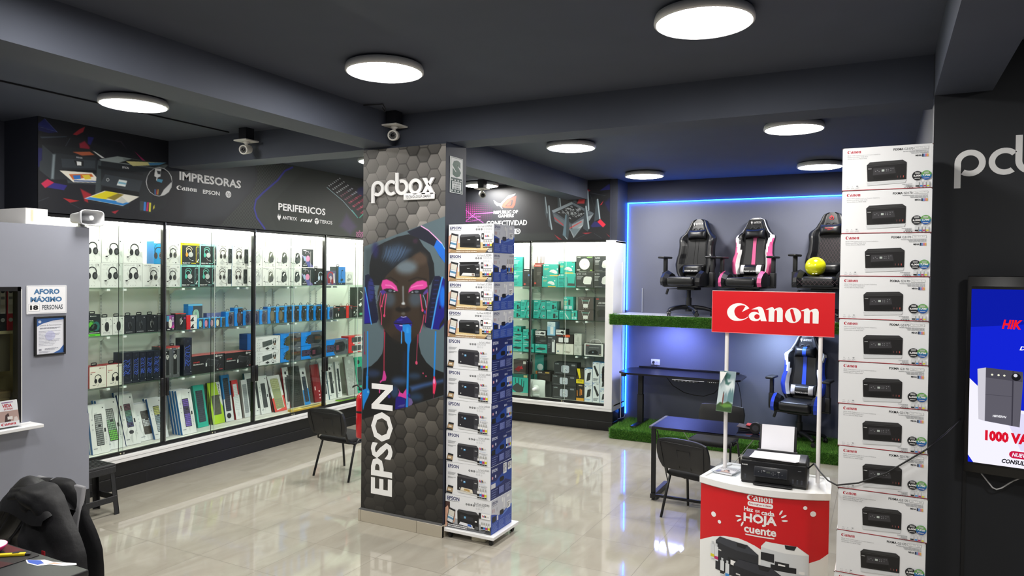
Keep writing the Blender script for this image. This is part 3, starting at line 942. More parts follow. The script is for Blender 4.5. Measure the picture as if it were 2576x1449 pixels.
ART_NET = art_table('''
P 24262c 105 7 51 -8 488 -12 492 1017 55 1037
P 2c3230 34 6 197 870 667 862 725 1058 197 1042
P 43213e 2 10 104 278 103 283 103 287 101 290 99 290 97 288 96 286 95 281 95 277 95 272 96 269 97 266 99 265 101 266 102 270 103 273
P 602451 2 10 104 316 104 321 103 324 101 327 99 328 98 327 96 324 95 320 95 315 95 310 96 307 97 305 99 303 101 305 103 308 103 312
P 7d2864 2 10 104 355 104 359 103 363 101 365 100 366 98 365 96 363 95 358 95 353 95 349 96 345 98 343 100 342 101 343 103 345 104 350
P 992b76 2 10 104 393 104 398 103 401 101 403 100 405 98 403 97 400 96 397 95 392 96 387 96 384 98 380 100 380 101 381 103 384 104 388
P b62e89 2 10 104 430 104 435 103 440 101 442 100 442 98 442 97 438 96 435 95 430 96 426 97 421 98 419 100 419 101 420 103 422 104 426
P d0319a 2 10 104 469 104 473 103 477 102 480 100 480 98 479 97 477 96 472 96 467 96 463 97 459 98 457 100 456 101 457 103 460 104 464
P b32e87 2 10 104 507 104 512 103 515 102 517 100 519 99 517 97 515 96 510 96 506 96 501 97 498 98 495 100 494 102 495 103 498 104 502
P 972b74 2 10 105 545 104 550 103 553 102 556 100 557 99 556 97 553 96 549 96 544 96 540 97 536 99 534 100 533 102 534 103 536 104 541
P 7a2762 2 10 105 584 104 587 104 592 102 594 100 595 99 594 97 591 96 587 96 583 96 578 97 574 99 571 100 571 102 572 104 574 104 579
P 5d244f 2 10 105 621 105 626 104 630 102 633 101 633 99 633 97 629 96 626 96 621 96 616 97 612 99 609 100 609 102 609 104 613 105 616
P 42213e 2 10 118 281 118 286 117 290 115 293 113 293 112 292 110 290 109 285 109 280 109 276 110 272 112 270 113 269 115 270 117 273 118 277
P 5d244f 2 10 118 320 118 324 117 328 115 330 114 331 112 330 110 328 109 323 109 319 109 314 110 310 112 308 113 307 115 308 117 310 118 315
P 772760 2 10 118 358 118 363 117 366 116 369 114 370 112 369 110 365 110 362 109 357 110 352 110 349 112 345 114 345 115 347 117 349 118 353
P 922a71 2 10 118 395 118 400 117 405 116 407 114 407 112 406 111 403 110 400 109 395 110 391 111 386 112 384 114 384 116 384 117 387 118 391
P ac2d82 2 10 119 434 118 438 117 442 116 444 114 445 112 444 111 442 110 437 109 433 110 428 111 424 112 422 114 421 116 422 117 426 118 429
P c23090 2 10 119 472 118 477 118 480 116 483 114 484 112 483 111 480 110 476 110 471 110 466 111 463 112 460 114 459 116 460 117 463 118 467
P a72d7f 2 10 119 510 119 514 118 519 116 521 115 522 113 521 111 517 110 514 110 509 110 505 111 501 113 498 114 498 116 499 118 501 119 506
P 8d296e 2 10 119 548 119 552 118 557 116 559 115 559 113 558 111 556 110 552 110 548 110 543 111 538 113 536 115 536 116 536 118 540 119 543
P 72265d 2 10 119 586 119 591 118 594 116 597 115 598 113 597 112 594 110 590 110 585 110 580 112 577 113 574 115 573 116 574 118 578 119 581
P 58234c 2 10 119 624 119 629 118 633 116 635 115 636 113 635 112 633 110 628 110 623 110 619 112 615 113 613 115 612 116 613 118 615 119 620
P 41203d 2 10 132 285 132 290 131 293 129 295 128 297 126 295 125 293 124 288 123 284 124 279 124 276 126 273 128 272 129 273 131 277 132 280
P 59234d 2 10 132 323 132 328 131 331 129 334 128 335 126 334 125 330 124 327 123 322 124 317 125 314 126 312 128 310 129 312 131 314 132 319
P 72265c 2 10 132 360 132 365 131 370 130 372 128 372 126 371 125 369 124 365 124 360 124 356 125 351 126 349 128 349 129 350 131 352 132 356
P 8a296c 2 10 132 399 132 403 131 407 130 409 128 410 126 409 125 407 124 402 124 398 124 393 125 390 126 387 128 386 130 387 131 391 132 394
P a22c7c 2 10 133 437 132 442 131 445 130 448 128 449 126 448 125 444 124 441 124 436 124 431 125 428 126 426 128 424 130 426 131 428 132 433
P b42e87 2 10 133 474 132 479 132 484 130 486 128 486 127 486 125 483 124 479 124 474 124 470 125 465 126 463 128 463 130 464 132 466 132 470
P 9c2b78 2 10 133 513 133 517 132 521 130 523 129 524 127 523 125 521 124 516 124 512 124 507 125 503 127 501 128 500 130 501 132 505 133 508
P 832868 2 10 133 551 133 556 132 559 131 562 129 563 127 562 125 559 125 555 124 550 125 545 125 542 127 540 129 538 130 540 132 542 133 547
P 6b2558 2 10 133 588 133 593 132 598 131 600 129 601 127 600 126 597 125 593 124 588 125 584 126 580 127 577 129 577 131 578 132 580 133 584
P 532348 2 10 134 627 133 631 132 635 131 638 129 638 127 637 126 635 125 631 125 627 125 622 126 617 127 615 129 614 131 615 132 619 133 622
P 40203c 2 10 146 288 146 293 145 297 144 299 142 300 140 299 139 297 138 292 137 287 138 283 138 279 140 277 142 276 144 277 145 279 146 284
P 56234a 2 10 147 327 146 330 145 335 144 337 142 337 140 337 139 334 138 330 137 326 138 321 139 316 140 314 142 314 144 315 145 317 146 322
P 6c2659 2 10 147 364 146 369 145 372 144 374 142 376 140 374 139 372 138 367 138 363 138 358 139 355 140 352 142 351 144 352 145 356 146 359
P 822867 2 10 147 402 146 407 146 410 144 413 142 414 141 413 139 409 138 406 138 401 138 397 139 393 141 391 142 390 144 391 146 393 146 398
P 982b75 2 10 147 440 147 444 146 449 144 451 143 451 141 450 139 448 138 444 138 440 138 435 139 430 141 428 143 428 144 429 146 431 147 435
P a62c7f 2 10 147 478 147 483 146 486 144 488 143 490 141 488 140 486 138 481 138 477 138 472 139 469 141 466 143 465 144 466 146 470 147 473
P 902a70 2 10 147 516 147 521 146 524 144 527 143 528 141 527 140 523 138 520 138 515 138 510 140 507 141 505 143 503 144 505 146 507 147 512
P 7a2762 2 10 147 553 147 558 146 563 145 565 143 565 141 564 140 562 139 558 138 553 139 549 140 544 141 542 143 542 144 542 146 545 147 549
P 642554 2 10 147 592 147 597 146 600 145 602 143 603 141 602 140 600 139 595 138 591 139 586 140 583 141 580 143 579 145 580 146 583 147 587
P 4e2245 2 10 148 630 147 635 146 638 145 641 143 642 141 641 140 637 139 634 139 629 139 624 140 621 141 619 143 617 145 619 146 621 147 626
P 3e203b 2 10 160 292 160 297 159 300 158 302 156 303 154 302 153 299 152 295 151 291 152 286 153 283 154 280 156 279 157 280 159 283 160 287
P 522348 2 10 160 329 160 334 159 338 158 341 156 341 154 340 153 337 152 333 151 328 152 324 153 320 154 317 156 317 158 317 159 321 160 324
P 662555 2 10 161 367 160 372 159 376 158 378 156 379 154 378 153 376 152 371 152 366 152 362 153 358 154 356 156 355 158 356 159 358 160 363
P 7a2762 2 10 161 405 160 409 160 414 158 416 156 416 155 416 153 413 152 409 152 405 152 400 153 395 154 393 156 393 158 394 160 397 160 400
P 8e2a6f 2 10 161 443 161 448 160 451 158 453 157 455 155 453 153 451 152 447 152 442 152 437 153 434 155 431 156 430 158 431 160 435 161 438
P 992b76 2 10 161 481 161 486 160 490 159 492 157 493 155 492 153 488 153 485 152 480 153 476 153 472 155 470 157 469 158 470 160 472 161 477
P 852869 2 10 161 519 161 523 160 527 159 530 157 530 155 529 154 527 153 523 152 519 153 514 154 509 155 507 157 506 159 507 160 510 161 514
P 71265c 2 10 162 557 161 562 160 565 159 567 157 569 155 567 154 565 153 560 153 556 153 551 154 548 155 545 157 544 159 545 160 548 161 552
P 5d244f 2 10 162 594 161 599 160 603 159 606 157 606 156 606 154 602 153 599 153 594 153 590 154 586 155 583 157 583 159 584 160 586 161 590
P 492142 2 10 162 633 162 637 160 641 159 643 157 644 156 643 154 641 153 636 153 631 153 627 154 623 156 621 157 620 159 621 160 624 162 628
P 3c203a 2 10 175 295 174 300 173 303 172 306 170 307 168 306 167 302 166 299 166 294 166 290 167 286 168 283 170 283 172 284 173 286 174 291
P 4e2245 2 10 175 333 174 337 174 341 172 343 170 344 169 343 167 341 166 336 166 331 166 327 167 323 168 321 170 320 172 321 173 324 174 328
P 602451 2 10 175 371 175 376 174 379 172 381 171 383 169 381 167 378 166 374 166 370 166 365 167 362 169 359 170 358 172 359 174 362 174 366
P 72265c 2 10 175 408 175 413 174 416 172 419 171 420 169 419 167 416 166 412 166 407 166 402 167 399 169 397 171 395 172 397 174 400 175 403
P 832868 2 10 175 447 175 451 174 455 172 457 171 458 169 457 168 453 166 450 166 445 166 441 168 437 169 435 171 434 172 435 174 437 175 442
P 8b296d 2 10 175 484 175 488 174 492 172 495 171 495 169 494 168 492 167 487 166 483 167 479 168 474 169 472 171 471 172 472 174 476 175 479
P 7a2762 2 10 175 522 175 527 174 530 173 533 171 534 169 533 168 529 167 526 166 521 167 516 168 513 169 510 171 509 173 510 174 513 175 517
P 682556 2 10 175 559 175 564 174 567 173 571 171 571 169 570 168 567 167 564 166 559 167 555 168 550 169 548 171 548 173 549 174 551 175 555
P 56234b 2 10 176 598 175 602 174 606 173 608 171 609 169 608 168 606 167 601 167 597 167 592 168 588 169 586 171 585 173 586 174 588 175 593
P 44213f 2 10 176 635 175 640 175 644 173 647 171 647 170 647 168 643 167 640 167 635 167 630 168 627 170 623 171 623 173 624 175 627 175 630
P 3b2039 2 10 188 298 188 302 187 307 186 309 184 309 182 308 181 306 180 302 179 298 180 293 181 288 182 286 184 286 186 287 187 290 188 293
P 4a2243 2 10 189 336 188 341 187 344 186 347 184 348 182 347 181 343 180 340 180 335 180 330 181 327 182 324 184 323 186 324 187 327 188 331
P 59234d 2 10 189 373 188 378 188 383 186 385 184 385 183 384 181 381 180 378 180 373 180 369 181 364 182 362 184 362 186 363 187 365 188 369
P 692557 2 10 189 412 189 416 188 420 186 422 185 423 183 422 181 419 180 415 180 410 180 406 181 402 183 400 184 399 186 400 188 402 188 407
P 782761 2 10 189 449 189 453 188 458 187 460 185 460 183 459 182 457 181 453 180 449 181 444 181 440 183 437 185 437 186 438 188 441 189 444
P 7e2865 2 10 189 487 189 492 188 495 187 498 185 499 183 498 182 495 181 491 180 486 181 481 182 478 183 476 185 474 187 476 188 478 189 483
P 6f265b 2 10 190 524 189 529 188 533 187 536 185 536 183 535 182 533 181 529 181 524 181 520 182 515 183 513 185 513 187 514 188 516 189 520
P 5f2450 2 10 190 563 189 567 188 571 187 573 185 574 184 573 182 571 181 566 181 562 181 557 182 553 183 551 185 550 187 551 188 553 189 558
P 502246 2 10 190 600 190 605 188 608 187 612 185 612 184 610 182 608 181 605 181 600 181 595 182 591 184 588 185 588 187 588 188 592 189 595
P 40203c 2 10 190 638 190 643 188 647 187 649 185 650 184 649 182 647 181 642 181 637 181 633 182 629 184 627 185 626 187 627 188 629 190 634
P 381f37 2 10 203 301 202 306 201 309 200 312 198 313 196 312 195 309 194 305 194 300 194 295 195 292 196 290 198 288 200 290 201 293 202 297
P 462140 2 10 203 340 202 344 201 348 200 350 198 351 197 350 195 347 194 343 194 338 194 334 195 330 197 328 198 327 200 328 201 330 202 335
P 532349 2 10 203 377 203 381 201 385 200 387 199 388 197 387 195 385 194 380 194 376 194 371 195 367 197 365 198 364 200 365 201 369 203 372
P 602451 2 10 203 414 203 419 201 423 200 426 199 426 197 426 196 422 194 419 194 414 194 409 195 406 197 402 199 402 200 403 201 406 203 410
P 6e265a 2 10 203 452 203 457 202 460 200 463 199 464 197 463 196 460 194 456 194 451 194 447 196 443 197 441 199 440 200 441 202 444 203 448
P 71265c 2 10 203 490 203 494 202 499 200 501 199 501 197 500 196 498 195 494 194 490 195 485 196 480 197 478 199 478 200 479 202 481 203 485
P 642554 2 10 203 528 203 533 202 536 201 538 199 540 197 538 196 536 195 531 194 527 195 522 196 519 197 516 199 515 201 516 202 519 203 523
P 57234b 2 10 203 565 203 570 202 573 201 577 199 577 197 576 196 573 195 570 195 565 195 560 196 556 197 553 199 553 201 553 202 557 203 560
P 492142 2 10 204 603 203 608 202 612 201 614 199 615 198 614 196 610 195 607 195 602 195 598 196 594 197 592 199 591 201 592 202 594 203 599
P 3c203a 2 10 204 641 203 645 203 649 201 651 199 652 198 651 196 649 195 645 195 641 195 636 196 631 198 629 199 628 201 629 203 633 203 636
P 361f36 2 10 216 305 216 309 215 313 214 315 212 316 210 315 209 313 208 308 207 303 208 299 209 295 210 293 212 292 214 293 215 297 216 300
P 41213d 2 10 216 342 216 347 215 351 214 353 212 353 210 352 209 350 208 347 208 342 208 337 209 333 210 330 212 330 214 331 215 334 216 337
P 4c2244 2 10 217 380 216 385 215 388 214 391 212 392 211 391 209 387 208 384 208 379 208 374 209 371 210 369 212 367 214 369 215 371 216 376
P 57234b 2 10 217 417 216 422 216 426 214 428 213 429 211 428 209 426 208 421 208 416 208 412 209 408 211 406 212 405 214 406 216 409 216 413
P 622453 2 10 217 456 217 459 216 464 214 466 213 466 211 466 209 463 209 459 208 455 209 450 209 447 211 444 213 443 214 444 216 447 217 451
P 642554 2 10 217 493 217 498 216 501 215 503 213 505 211 503 210 501 209 497 208 492 209 487 210 484 211 481 213 480 215 481 216 485 217 488
P 59234d 2 10 217 530 217 535 216 538 215 542 213 542 211 541 210 538 209 535 209 530 209 526 210 521 211 519 213 519 215 520 216 522 217 526
P 4e2246 2 10 218 569 217 573 216 577 215 579 213 580 212 579 210 576 209 572 209 567 209 563 210 559 211 557 213 556 215 557 216 559 217 564
P 43213e 2 10 218 606 217 610 216 614 215 616 213 617 212 616 210 614 209 609 209 605 209 601 210 597 212 594 213 593 215 594 216 598 217 601
P 381f37 2 10 218 643 218 648 216 652 215 655 213 656 212 655 210 651 209 648 209 643 209 638 210 635 212 633 213 631 215 633 216 635 218 640
P 341f34 2 10 230 308 230 313 229 316 228 319 226 320 224 319 223 315 222 312 222 307 222 302 223 299 224 297 226 295 228 297 229 299 230 303
P 3c203a 2 10 231 345 230 350 229 353 228 356 226 357 224 356 223 353 222 349 222 344 222 340 223 336 224 334 226 333 228 334 229 337 230 341
P 452140 2 10 231 383 230 387 229 392 228 394 226 394 225 393 223 391 222 387 222 383 222 378 223 374 225 371 226 371 228 372 229 374 230 379
P 4e2245 2 10 231 421 231 426 229 429 228 431 226 433 225 431 223 428 222 424 222 420 222 415 223 412 225 409 226 408 228 409 229 412 231 416
P 57234b 2 10 231 458 231 463 230 466 228 469 226 470 225 469 224 466 222 462 222 457 222 453 224 449 225 447 226 445 228 447 229 450 231 453
P 58234c 2 10 231 495 231 500 230 505 228 507 227 507 225 507 224 503 223 500 222 495 222 491 224 487 225 484 226 484 228 485 230 487 231 492
P 4f2246 2 10 231 534 231 538 230 542 229 544 227 545 225 544 224 542 223 537 222 533 223 528 224 524 225 522 227 521 228 522 230 524 231 529
P 462140 2 10 231 571 231 576 230 579 229 581 227 583 225 581 224 579 223 574 222 571 223 566 224 562 225 559 227 559 229 559 230 563 231 566
P 3d203b 2 10 231 608 231 613 230 617 229 620 227 620 225 620 224 616 223 613 223 608 223 603 224 600 225 598 227 597 229 598 230 600 231 605
P 341f35 2 10 232 647 231 651 231 655 229 657 227 658 226 657 224 655 223 650 223 645 223 641 224 637 225 635 227 634 229 635 230 637 231 642
P 311f33 2 10 244 312 244 316 243 320 241 322 240 322 238 322 237 319 236 315 235 310 236 306 237 302 238 300 240 299 241 300 243 302 244 307
P 371f37 2 10 244 349 244 353 243 357 242 359 240 360 238 359 237 356 236 352 235 348 236 343 237 340 238 337 240 336 241 337 243 341 244 344
P 3e203b 2 10 244 386 244 391 243 394 242 397 240 398 238 397 237 394 236 390 236 385 236 381 237 377 238 374 240 374 242 374 243 378 244 381
P 45213f 2 10 245 423 244 428 243 433 242 435 240 435 238 434 237 431 236 428 236 423 236 419 237 415 238 412 240 412 242 413 243 415 244 420
P 4b2244 2 10 245 462 244 466 244 470 242 472 240 473 239 472 237 469 236 465 236 460 236 456 237 452 239 450 240 449 242 450 243 452 244 457
P 4b2244 2 10 245 499 245 503 244 507 242 509 241 510 239 509 237 507 237 502 236 498 237 493 237 490 239 487 240 486 242 487 244 491 244 494
P 45213f 2 10 245 536 245 541 244 544 243 548 241 548 239 547 238 544 237 541 236 536 237 531 238 527 239 524 241 524 242 526 244 528 245 531
P 3e203b 2 10 245 574 245 579 244 583 243 585 241 586 239 585 238 581 237 578 237 573 237 569 238 565 239 563 241 562 243 563 244 565 245 570
P 371f37 2 10 246 612 245 616 244 620 243 622 241 623 239 622 238 620 237 615 237 610 237 606 238 602 239 600 241 599 243 600 244 603 245 607
P 311f33 2 10 246 649 245 653 244 657 243 660 241 660 240 659 238 657 237 653 237 649 237 644 238 640 240 637 241 637 243 638 244 641 245 644
P 321f34 2 10 258 352 258 357 257 360 256 363 254 363 252 363 251 359 250 356 249 351 250 347 251 343 252 341 254 340 255 341 257 343 258 348
P 371f36 2 10 258 390 258 394 257 398 256 400 254 401 252 400 251 397 250 393 250 388 250 384 251 380 252 378 254 377 256 378 257 381 258 385
P 3b2039 2 10 259 427 258 431 257 435 256 437 254 438 252 437 251 435 250 430 250 426 250 421 251 417 252 415 254 414 256 415 257 419 258 422
P 40203c 2 10 259 464 258 469 257 472 256 476 254 476 253 474 251 472 250 469 250 464 250 459 251 455 253 452 254 452 256 453 257 456 258 459
P 3f203c 2 10 259 502 259 506 257 510 256 513 254 513 253 513 251 509 250 506 250 501 250 497 251 493 253 491 254 490 256 491 257 493 259 498
P 3b2039 2 10 259 540 259 544 257 548 256 550 254 551 253 550 251 548 250 543 250 538 250 534 251 530 253 528 254 527 256 528 257 530 259 535
P 361f36 2 10 259 577 259 581 258 585 256 587 255 588 253 587 251 585 251 580 250 576 251 572 251 567 253 565 254 564 256 565 258 569 259 572
P 321f33 2 10 259 614 259 619 258 622 257 626 255 626 253 624 252 622 251 619 250 614 251 609 251 606 253 602 255 602 256 603 258 606 259 609
P 2f1e32 2 10 272 393 272 397 271 401 269 403 268 403 266 402 265 400 264 397 263 392 264 387 265 384 266 381 268 380 269 381 271 384 272 388
P 311f33 2 10 272 430 272 435 271 438 269 441 268 442 266 441 265 437 264 434 263 429 264 424 265 421 266 419 268 417 269 419 271 421 272 426
P 341f34 2 10 272 467 272 472 271 476 270 478 268 479 266 478 265 476 264 471 263 466 264 462 265 458 266 456 268 455 270 456 271 459 272 463
P 331f34 2 10 272 505 272 509 271 513 270 515 268 516 266 515 265 513 264 508 264 503 264 500 265 495 266 493 268 493 270 493 271 497 272 500
P 311f33 2 10 273 542 272 547 271 550 270 553 268 553 267 552 265 550 264 547 264 542 264 537 265 533 266 530 268 530 270 531 271 534 272 537
P 2f1e31 2 10 273 579 272 584 272 588 270 591 269 591 267 591 265 587 265 584 264 579 265 574 265 571 267 569 268 567 270 569 272 571 272 576
L c060c0 7 9 17 93 414 150 541 215 657
L c060c0 7 9 21 94 622 157 490 283 476
L c060c0 7 9 14 94 544 195 544
L c060c0 7 9 14 99 631 196 595
P a02c30 10 10 808 372 822 278 857 283 852 377
P 8a2028 6 10 856 107 887 159 871 188
P 20205c 5 10 941 166 991 64 998 65 998 159
P 22225c 9 10 890 762 911 684 938 702 960 774 900 786
P c8243c 6 10 929 694 946 648 978 744 962 791
P a02430 7 10 673 894 721 986 701 985
P a02430 6 10 841 878 898 873 868 901
P a02430 5 10 981 894 1013 973 998 950
P b02a38 3 10 942 419 963 335 953 405
P 191b40 25 10 968 374 1000 300 1001 535 990 502
L 3c4048 3 10 13 887 199 973 257
L 3c4048 3 10 13 803 980 874 888
L 3c4048 3 10 13 912 891 955 971
L 3c4048 3 10 9 887 238 921 527
P 47505a 3 10 656 478 777 337 910 550 776 763 671 617
P 8a969e 5 10 656 478 777 337 794 363 668 520
P 5a646c 3 10 777 337 910 550 888 572 789 394
P 17191c 3 10 679 513 778 385 872 538 779 714
P 5c666e 5 10 668 528 774 730 780 851 675 666
P 8a949a 5 10 779 730 907 557 884 666 785 851
P b03a40 3 10 671 585 729 727 729 751 674 617
P c04848 5 10 763 810 840 687 834 678 765 786
P b8c0c4 5 10 763 786 780 851 851 728 791 960
P 6a7880 23 10 766 802 835 791 794 949
L 8a9094 2 10 16 756 557 764 570
L a8aeb2 2 10 16 773 549 781 538 784 557
L 8a9094 2 10 16 750 451 758 465
L a8aeb2 2 10 16 761 620 768 609 772 627
L 8a9094 2 10 16 731 514 740 528
L a8aeb2 2 10 16 817 462 824 451 828 470
L 8a9094 2 10 16 803 480 811 494
L a8aeb2 2 10 16 758 460 766 450 769 469
L 8a9094 2 10 16 818 553 826 566
L a8aeb2 2 10 16 798 550 806 540 809 557
L 8a9094 2 10 16 754 445 762 459
L a8aeb2 2 10 16 806 505 814 494 817 512
L 8a9094 2 10 16 718 483 726 497
L a8aeb2 2 10 16 806 477 813 466 816 485
L 8a9094 2 10 16 826 545 834 559
L a8aeb2 2 10 16 829 551 837 541 841 558
L 8a9094 2 10 16 791 572 799 585
L a8aeb2 2 10 16 807 584 815 573 818 591
L 8a9094 2 10 16 775 427 783 441
L a8aeb2 2 10 16 719 526 727 515 730 534
L 8a9094 2 10 16 811 462 819 474
L a8aeb2 2 10 16 770 481 778 471 781 490
L 8a9094 2 10 16 766 506 774 520
L a8aeb2 2 10 16 769 549 777 538 781 557
L 8a9094 2 10 16 817 564 825 577
L a8aeb2 2 10 16 828 556 835 545 838 563
L 8a9094 2 10 16 848 544 856 558
L a8aeb2 2 10 16 762 458 770 448 774 466
L 8a9094 2 10 16 846 541 854 553
L a8aeb2 2 10 16 817 485 825 474 828 492
L 8a9094 2 10 16 770 460 778 473
L a8aeb2 2 10 16 811 494 819 484 822 501
L 8a9094 2 10 16 719 490 727 502
L a8aeb2 2 10 16 847 544 855 534 859 551
L 8a9094 2 10 16 764 606 772 620
L a8aeb2 2 10 16 738 486 746 476 749 494
L 8a9094 2 10 16 780 579 788 592
L a8aeb2 2 10 16 770 421 778 410 781 428
L 8a9094 2 10 16 747 450 755 464
L a8aeb2 2 10 16 781 476 788 465 792 483
L 8a9094 2 10 16 849 540 857 553
L a8aeb2 2 10 16 818 585 825 574 829 592
L 8a9094 2 10 16 723 488 731 502
L a8aeb2 2 10 16 745 450 753 440 756 457
L 8a9094 2 10 16 741 543 749 557
L a8aeb2 2 10 16 756 465 764 455 768 472
L 8a9094 2 10 16 766 620 774 634
L a8aeb2 2 10 16 797 601 805 591 809 608
L 8a9094 2 10 16 800 462 808 474
L a8aeb2 2 10 16 774 528 781 517 785 536
L 8a9094 2 10 16 796 517 804 531
L a8aeb2 2 10 16 791 530 799 520 802 537
L 8a9094 2 10 16 815 473 823 486
L a8aeb2 2 10 16 788 557 796 547 799 565
L 8a9094 2 10 16 735 526 743 538
L a8aeb2 2 10 16 819 471 827 460 831 478
L 8a9094 2 10 16 738 452 746 466
L a8aeb2 2 10 16 775 541 782 530 786 549
L 8a9094 2 10 16 743 591 750 603
L a8aeb2 2 10 16 750 450 758 440 761 457
L 8a9094 2 10 16 784 502 792 516
L a8aeb2 2 10 16 779 483 787 472 790 490
L 8a9094 2 10 16 814 529 822 542
L a8aeb2 2 10 16 695 519 703 508 707 526
L 8a9094 2 10 16 830 560 838 574
L a8aeb2 2 10 16 750 544 757 533 761 551
L 8a9094 2 10 16 769 487 776 501
L a8aeb2 2 10 16 747 513 755 502 759 520
L 8a9094 2 10 16 772 549 780 562
L a8aeb2 2 10 16 747 528 755 517 759 535
P 39434a 3 10 611 252 619 229 634 516 628 638 615 514
P 39434a 3 10 630 401 645 390 651 615 664 812 638 745
P 39434a 3 10 691 245 710 248 716 410 693 433
P 39434a 3 10 788 281 805 284 805 364 786 337
P 39434a 3 10 865 156 876 173 884 492 858 457
P 39434a 3 10 853 457 866 427 885 793 874 856 846 799
P 39434a 3 10 739 550 759 569 765 786 758 979 724 913
P 39434a 3 10 920 314 933 307 946 640 911 684
L 9fb0b8 5 10 33 615 236 628 515
L 9fb0b8 5 10 46 639 394 646 615 658 803
L 9fb0b8 5 10 32 704 256 710 410
L 9fb0b8 5 10 44 871 165 878 491
L 9fb0b8 5 10 52 862 426 880 801
L 9fb0b8 5 10 32 734 913 752 979
L 9fb0b8 5 10 44 929 315 943 640
P 5c7684 8 10 739 558 748 559 744 947 725 905
P e8eaec 2 10 332 310 381 181 428 150 417 186 369 256 347 338 335 362 343 422 320 351 307 359 290 306 282 249 313 309 332 320
P e0402c 2 10 335 370 362 264 411 194 432 185 424 347 410 408 357 398
P 22242a 2 10 357 372 396 267 412 258 408 344 400 373
P e0402c 2 10 369 357 394 290 400 285 396 348 390 359
L 22242a 2 10 27 341 337 372 248 429 188''')
# product tables: kind, start, end along the case, base, top (metres, case frame)
HEAD_LOW = [('apolo',0.449,0.654,2.078,2.326),('apolo',0.654,0.88,2.078,2.329),('apolo',0.88,1.108,2.078,2.329),('gh',1.108,1.33,2.078,2.33),('gh',1.33,1.572,2.078,2.325),('mint',1.572,1.811,2.078,2.328),('mint',1.811,2.049,2.078,2.327),('iris',2.049,2.284,2.078,2.327),('iris',2.287,2.522,2.078,2.328),('ghost',2.522,2.762,2.078,2.32),('bron',2.765,2.984,2.078,2.321),('blk',2.985,3.22,2.078,2.322),('blk',3.222,3.458,2.078,2.323),('pink',3.46,3.675,2.078,2.321),('lblue',3.675,3.922,2.078,2.316),('redhead',3.959,4.145,2.078,2.286),('bluecable',4.149,4.35,2.078,2.343),('cable',4.351,4.529,2.078,2.278)]
HEAD_TOP = [('apolo',0.457,0.658,2.392,2.567),('apolo',0.66,0.892,2.392,2.57),('apolo',0.893,1.117,2.392,2.574),('bluehs',1.243,1.366,2.392,2.601),('gh',1.334,1.576,2.392,2.56),('yellow',1.577,1.826,2.392,2.576),('mint',1.827,2.058,2.392,2.578),('iris',2.06,2.288,2.392,2.569),('iris',2.291,2.537,2.392,2.564),('ghost',2.539,2.769,2.392,2.564),('bron',2.771,2.986,2.392,2.571),('bron2',2.987,3.227,2.392,2.567),('blk',3.229,3.465,2.392,2.565),('pink',3.467,3.68,2.392,2.566)]
MICE = [('green',0.521,0.652,1.593,1.811),('m770',0.656,0.779,1.593,1.773),('m770',0.78,0.906,1.593,1.775),('scor',0.907,1.031,1.593,1.78),('scor',1.032,1.161,1.593,1.78),('dark',1.161,1.284,1.593,1.779),('dark',1.288,1.395,1.593,1.761),('pinkm',1.398,1.498,1.593,1.765),('redtop',1.51,1.65,1.593,1.781),('redwhite',1.654,1.795,1.593,1.673),('bl_mint',1.797,1.877,1.593,1.711),('bl_pink',1.878,1.954,1.593,1.712),('bl_rose',1.955,2.033,1.593,1.713),('bl_cream',2.034,2.12,1.593,1.713),('bl_dark',2.121,2.195,1.593,1.714),('bw_rgb',2.197,2.323,1.593,1.772),('bw_tall',2.329,2.458,1.593,1.815),('bw_navy',2.461,2.591,1.593,1.776),('bw_navy',2.592,2.719,1.593,1.776),('bw_navy',2.721,2.855,1.593,1.774),('bt_gold',2.856,2.997,1.593,1.809),('bt_gold',2.999,3.145,1.593,1.807),('bt_dark',3.146,3.28,1.593,1.813),('bt_dark',3.282,3.412,1.593,1.814),('bt_dark',3.414,3.555,1.593,1.812),('bt_dark',3.557,3.688,1.593,1.811),('bt_dark',3.69,3.834,1.593,1.798),('bt_dark',3.837,3.964,1.593,1.808),('bw_navy',3.973,4.098,1.593,1.769),('rd_wing',4.1,4.234,1.593,1.756),('rd_plain',4.235,4.373,1.593,1.775),('rd_red',4.374,4.517,1.593,1.773),('rd_lace',4.526,4.635,1.593,1.76)]
MICE_UP = [('redwhite',1.653,1.794,1.7109999999999999,1.78)]
MICE_BACK = [('bl_mint',1.764,1.957,1.593,1.872),('tall_green',4.619,4.823,1.593,2.04),('bw_back',2.052,2.325,1.593,1.756)]
MID_LOW = [('teros_h',0.543,0.721,1.068,1.286),('teros_h',0.723,0.907,1.068,1.289),('bcab',0.884,1.008,1.068,1.396),('bcab',1.009,1.087,1.068,1.391),('bcab',1.088,1.164,1.068,1.39),('bcab',1.165,1.245,1.068,1.387),('bcab',1.246,1.334,1.068,1.386),('gspk',1.326,1.382,1.068,1.421),('gspk',1.384,1.476,1.068,1.417),('gspk',1.477,1.578,1.068,1.415),('tallbcab',1.625,1.736,1.068,1.495),('multi',1.721,2.19,1.068,1.287),('multi',2.192,2.638,1.068,1.279),('combo',2.674,3.088,1.068,1.246),('bluecombo',3.091,3.464,1.068,1.253),('bluecombo2',3.467,3.951,1.068,1.248),('bluecombo2',3.959,4.436,1.068,1.288),('redkb',4.441,4.792,1.068,1.194)]
MID_TOP = [('combo',2.672,3.087,1.275,1.464),('bluecombo',3.09,3.463,1.275,1.466),('bluecombo3',3.466,3.949,1.275,1.466),('redkb',4.44,4.791,1.215,1.329),('antbox',2.537,2.673,1.29,1.479)]
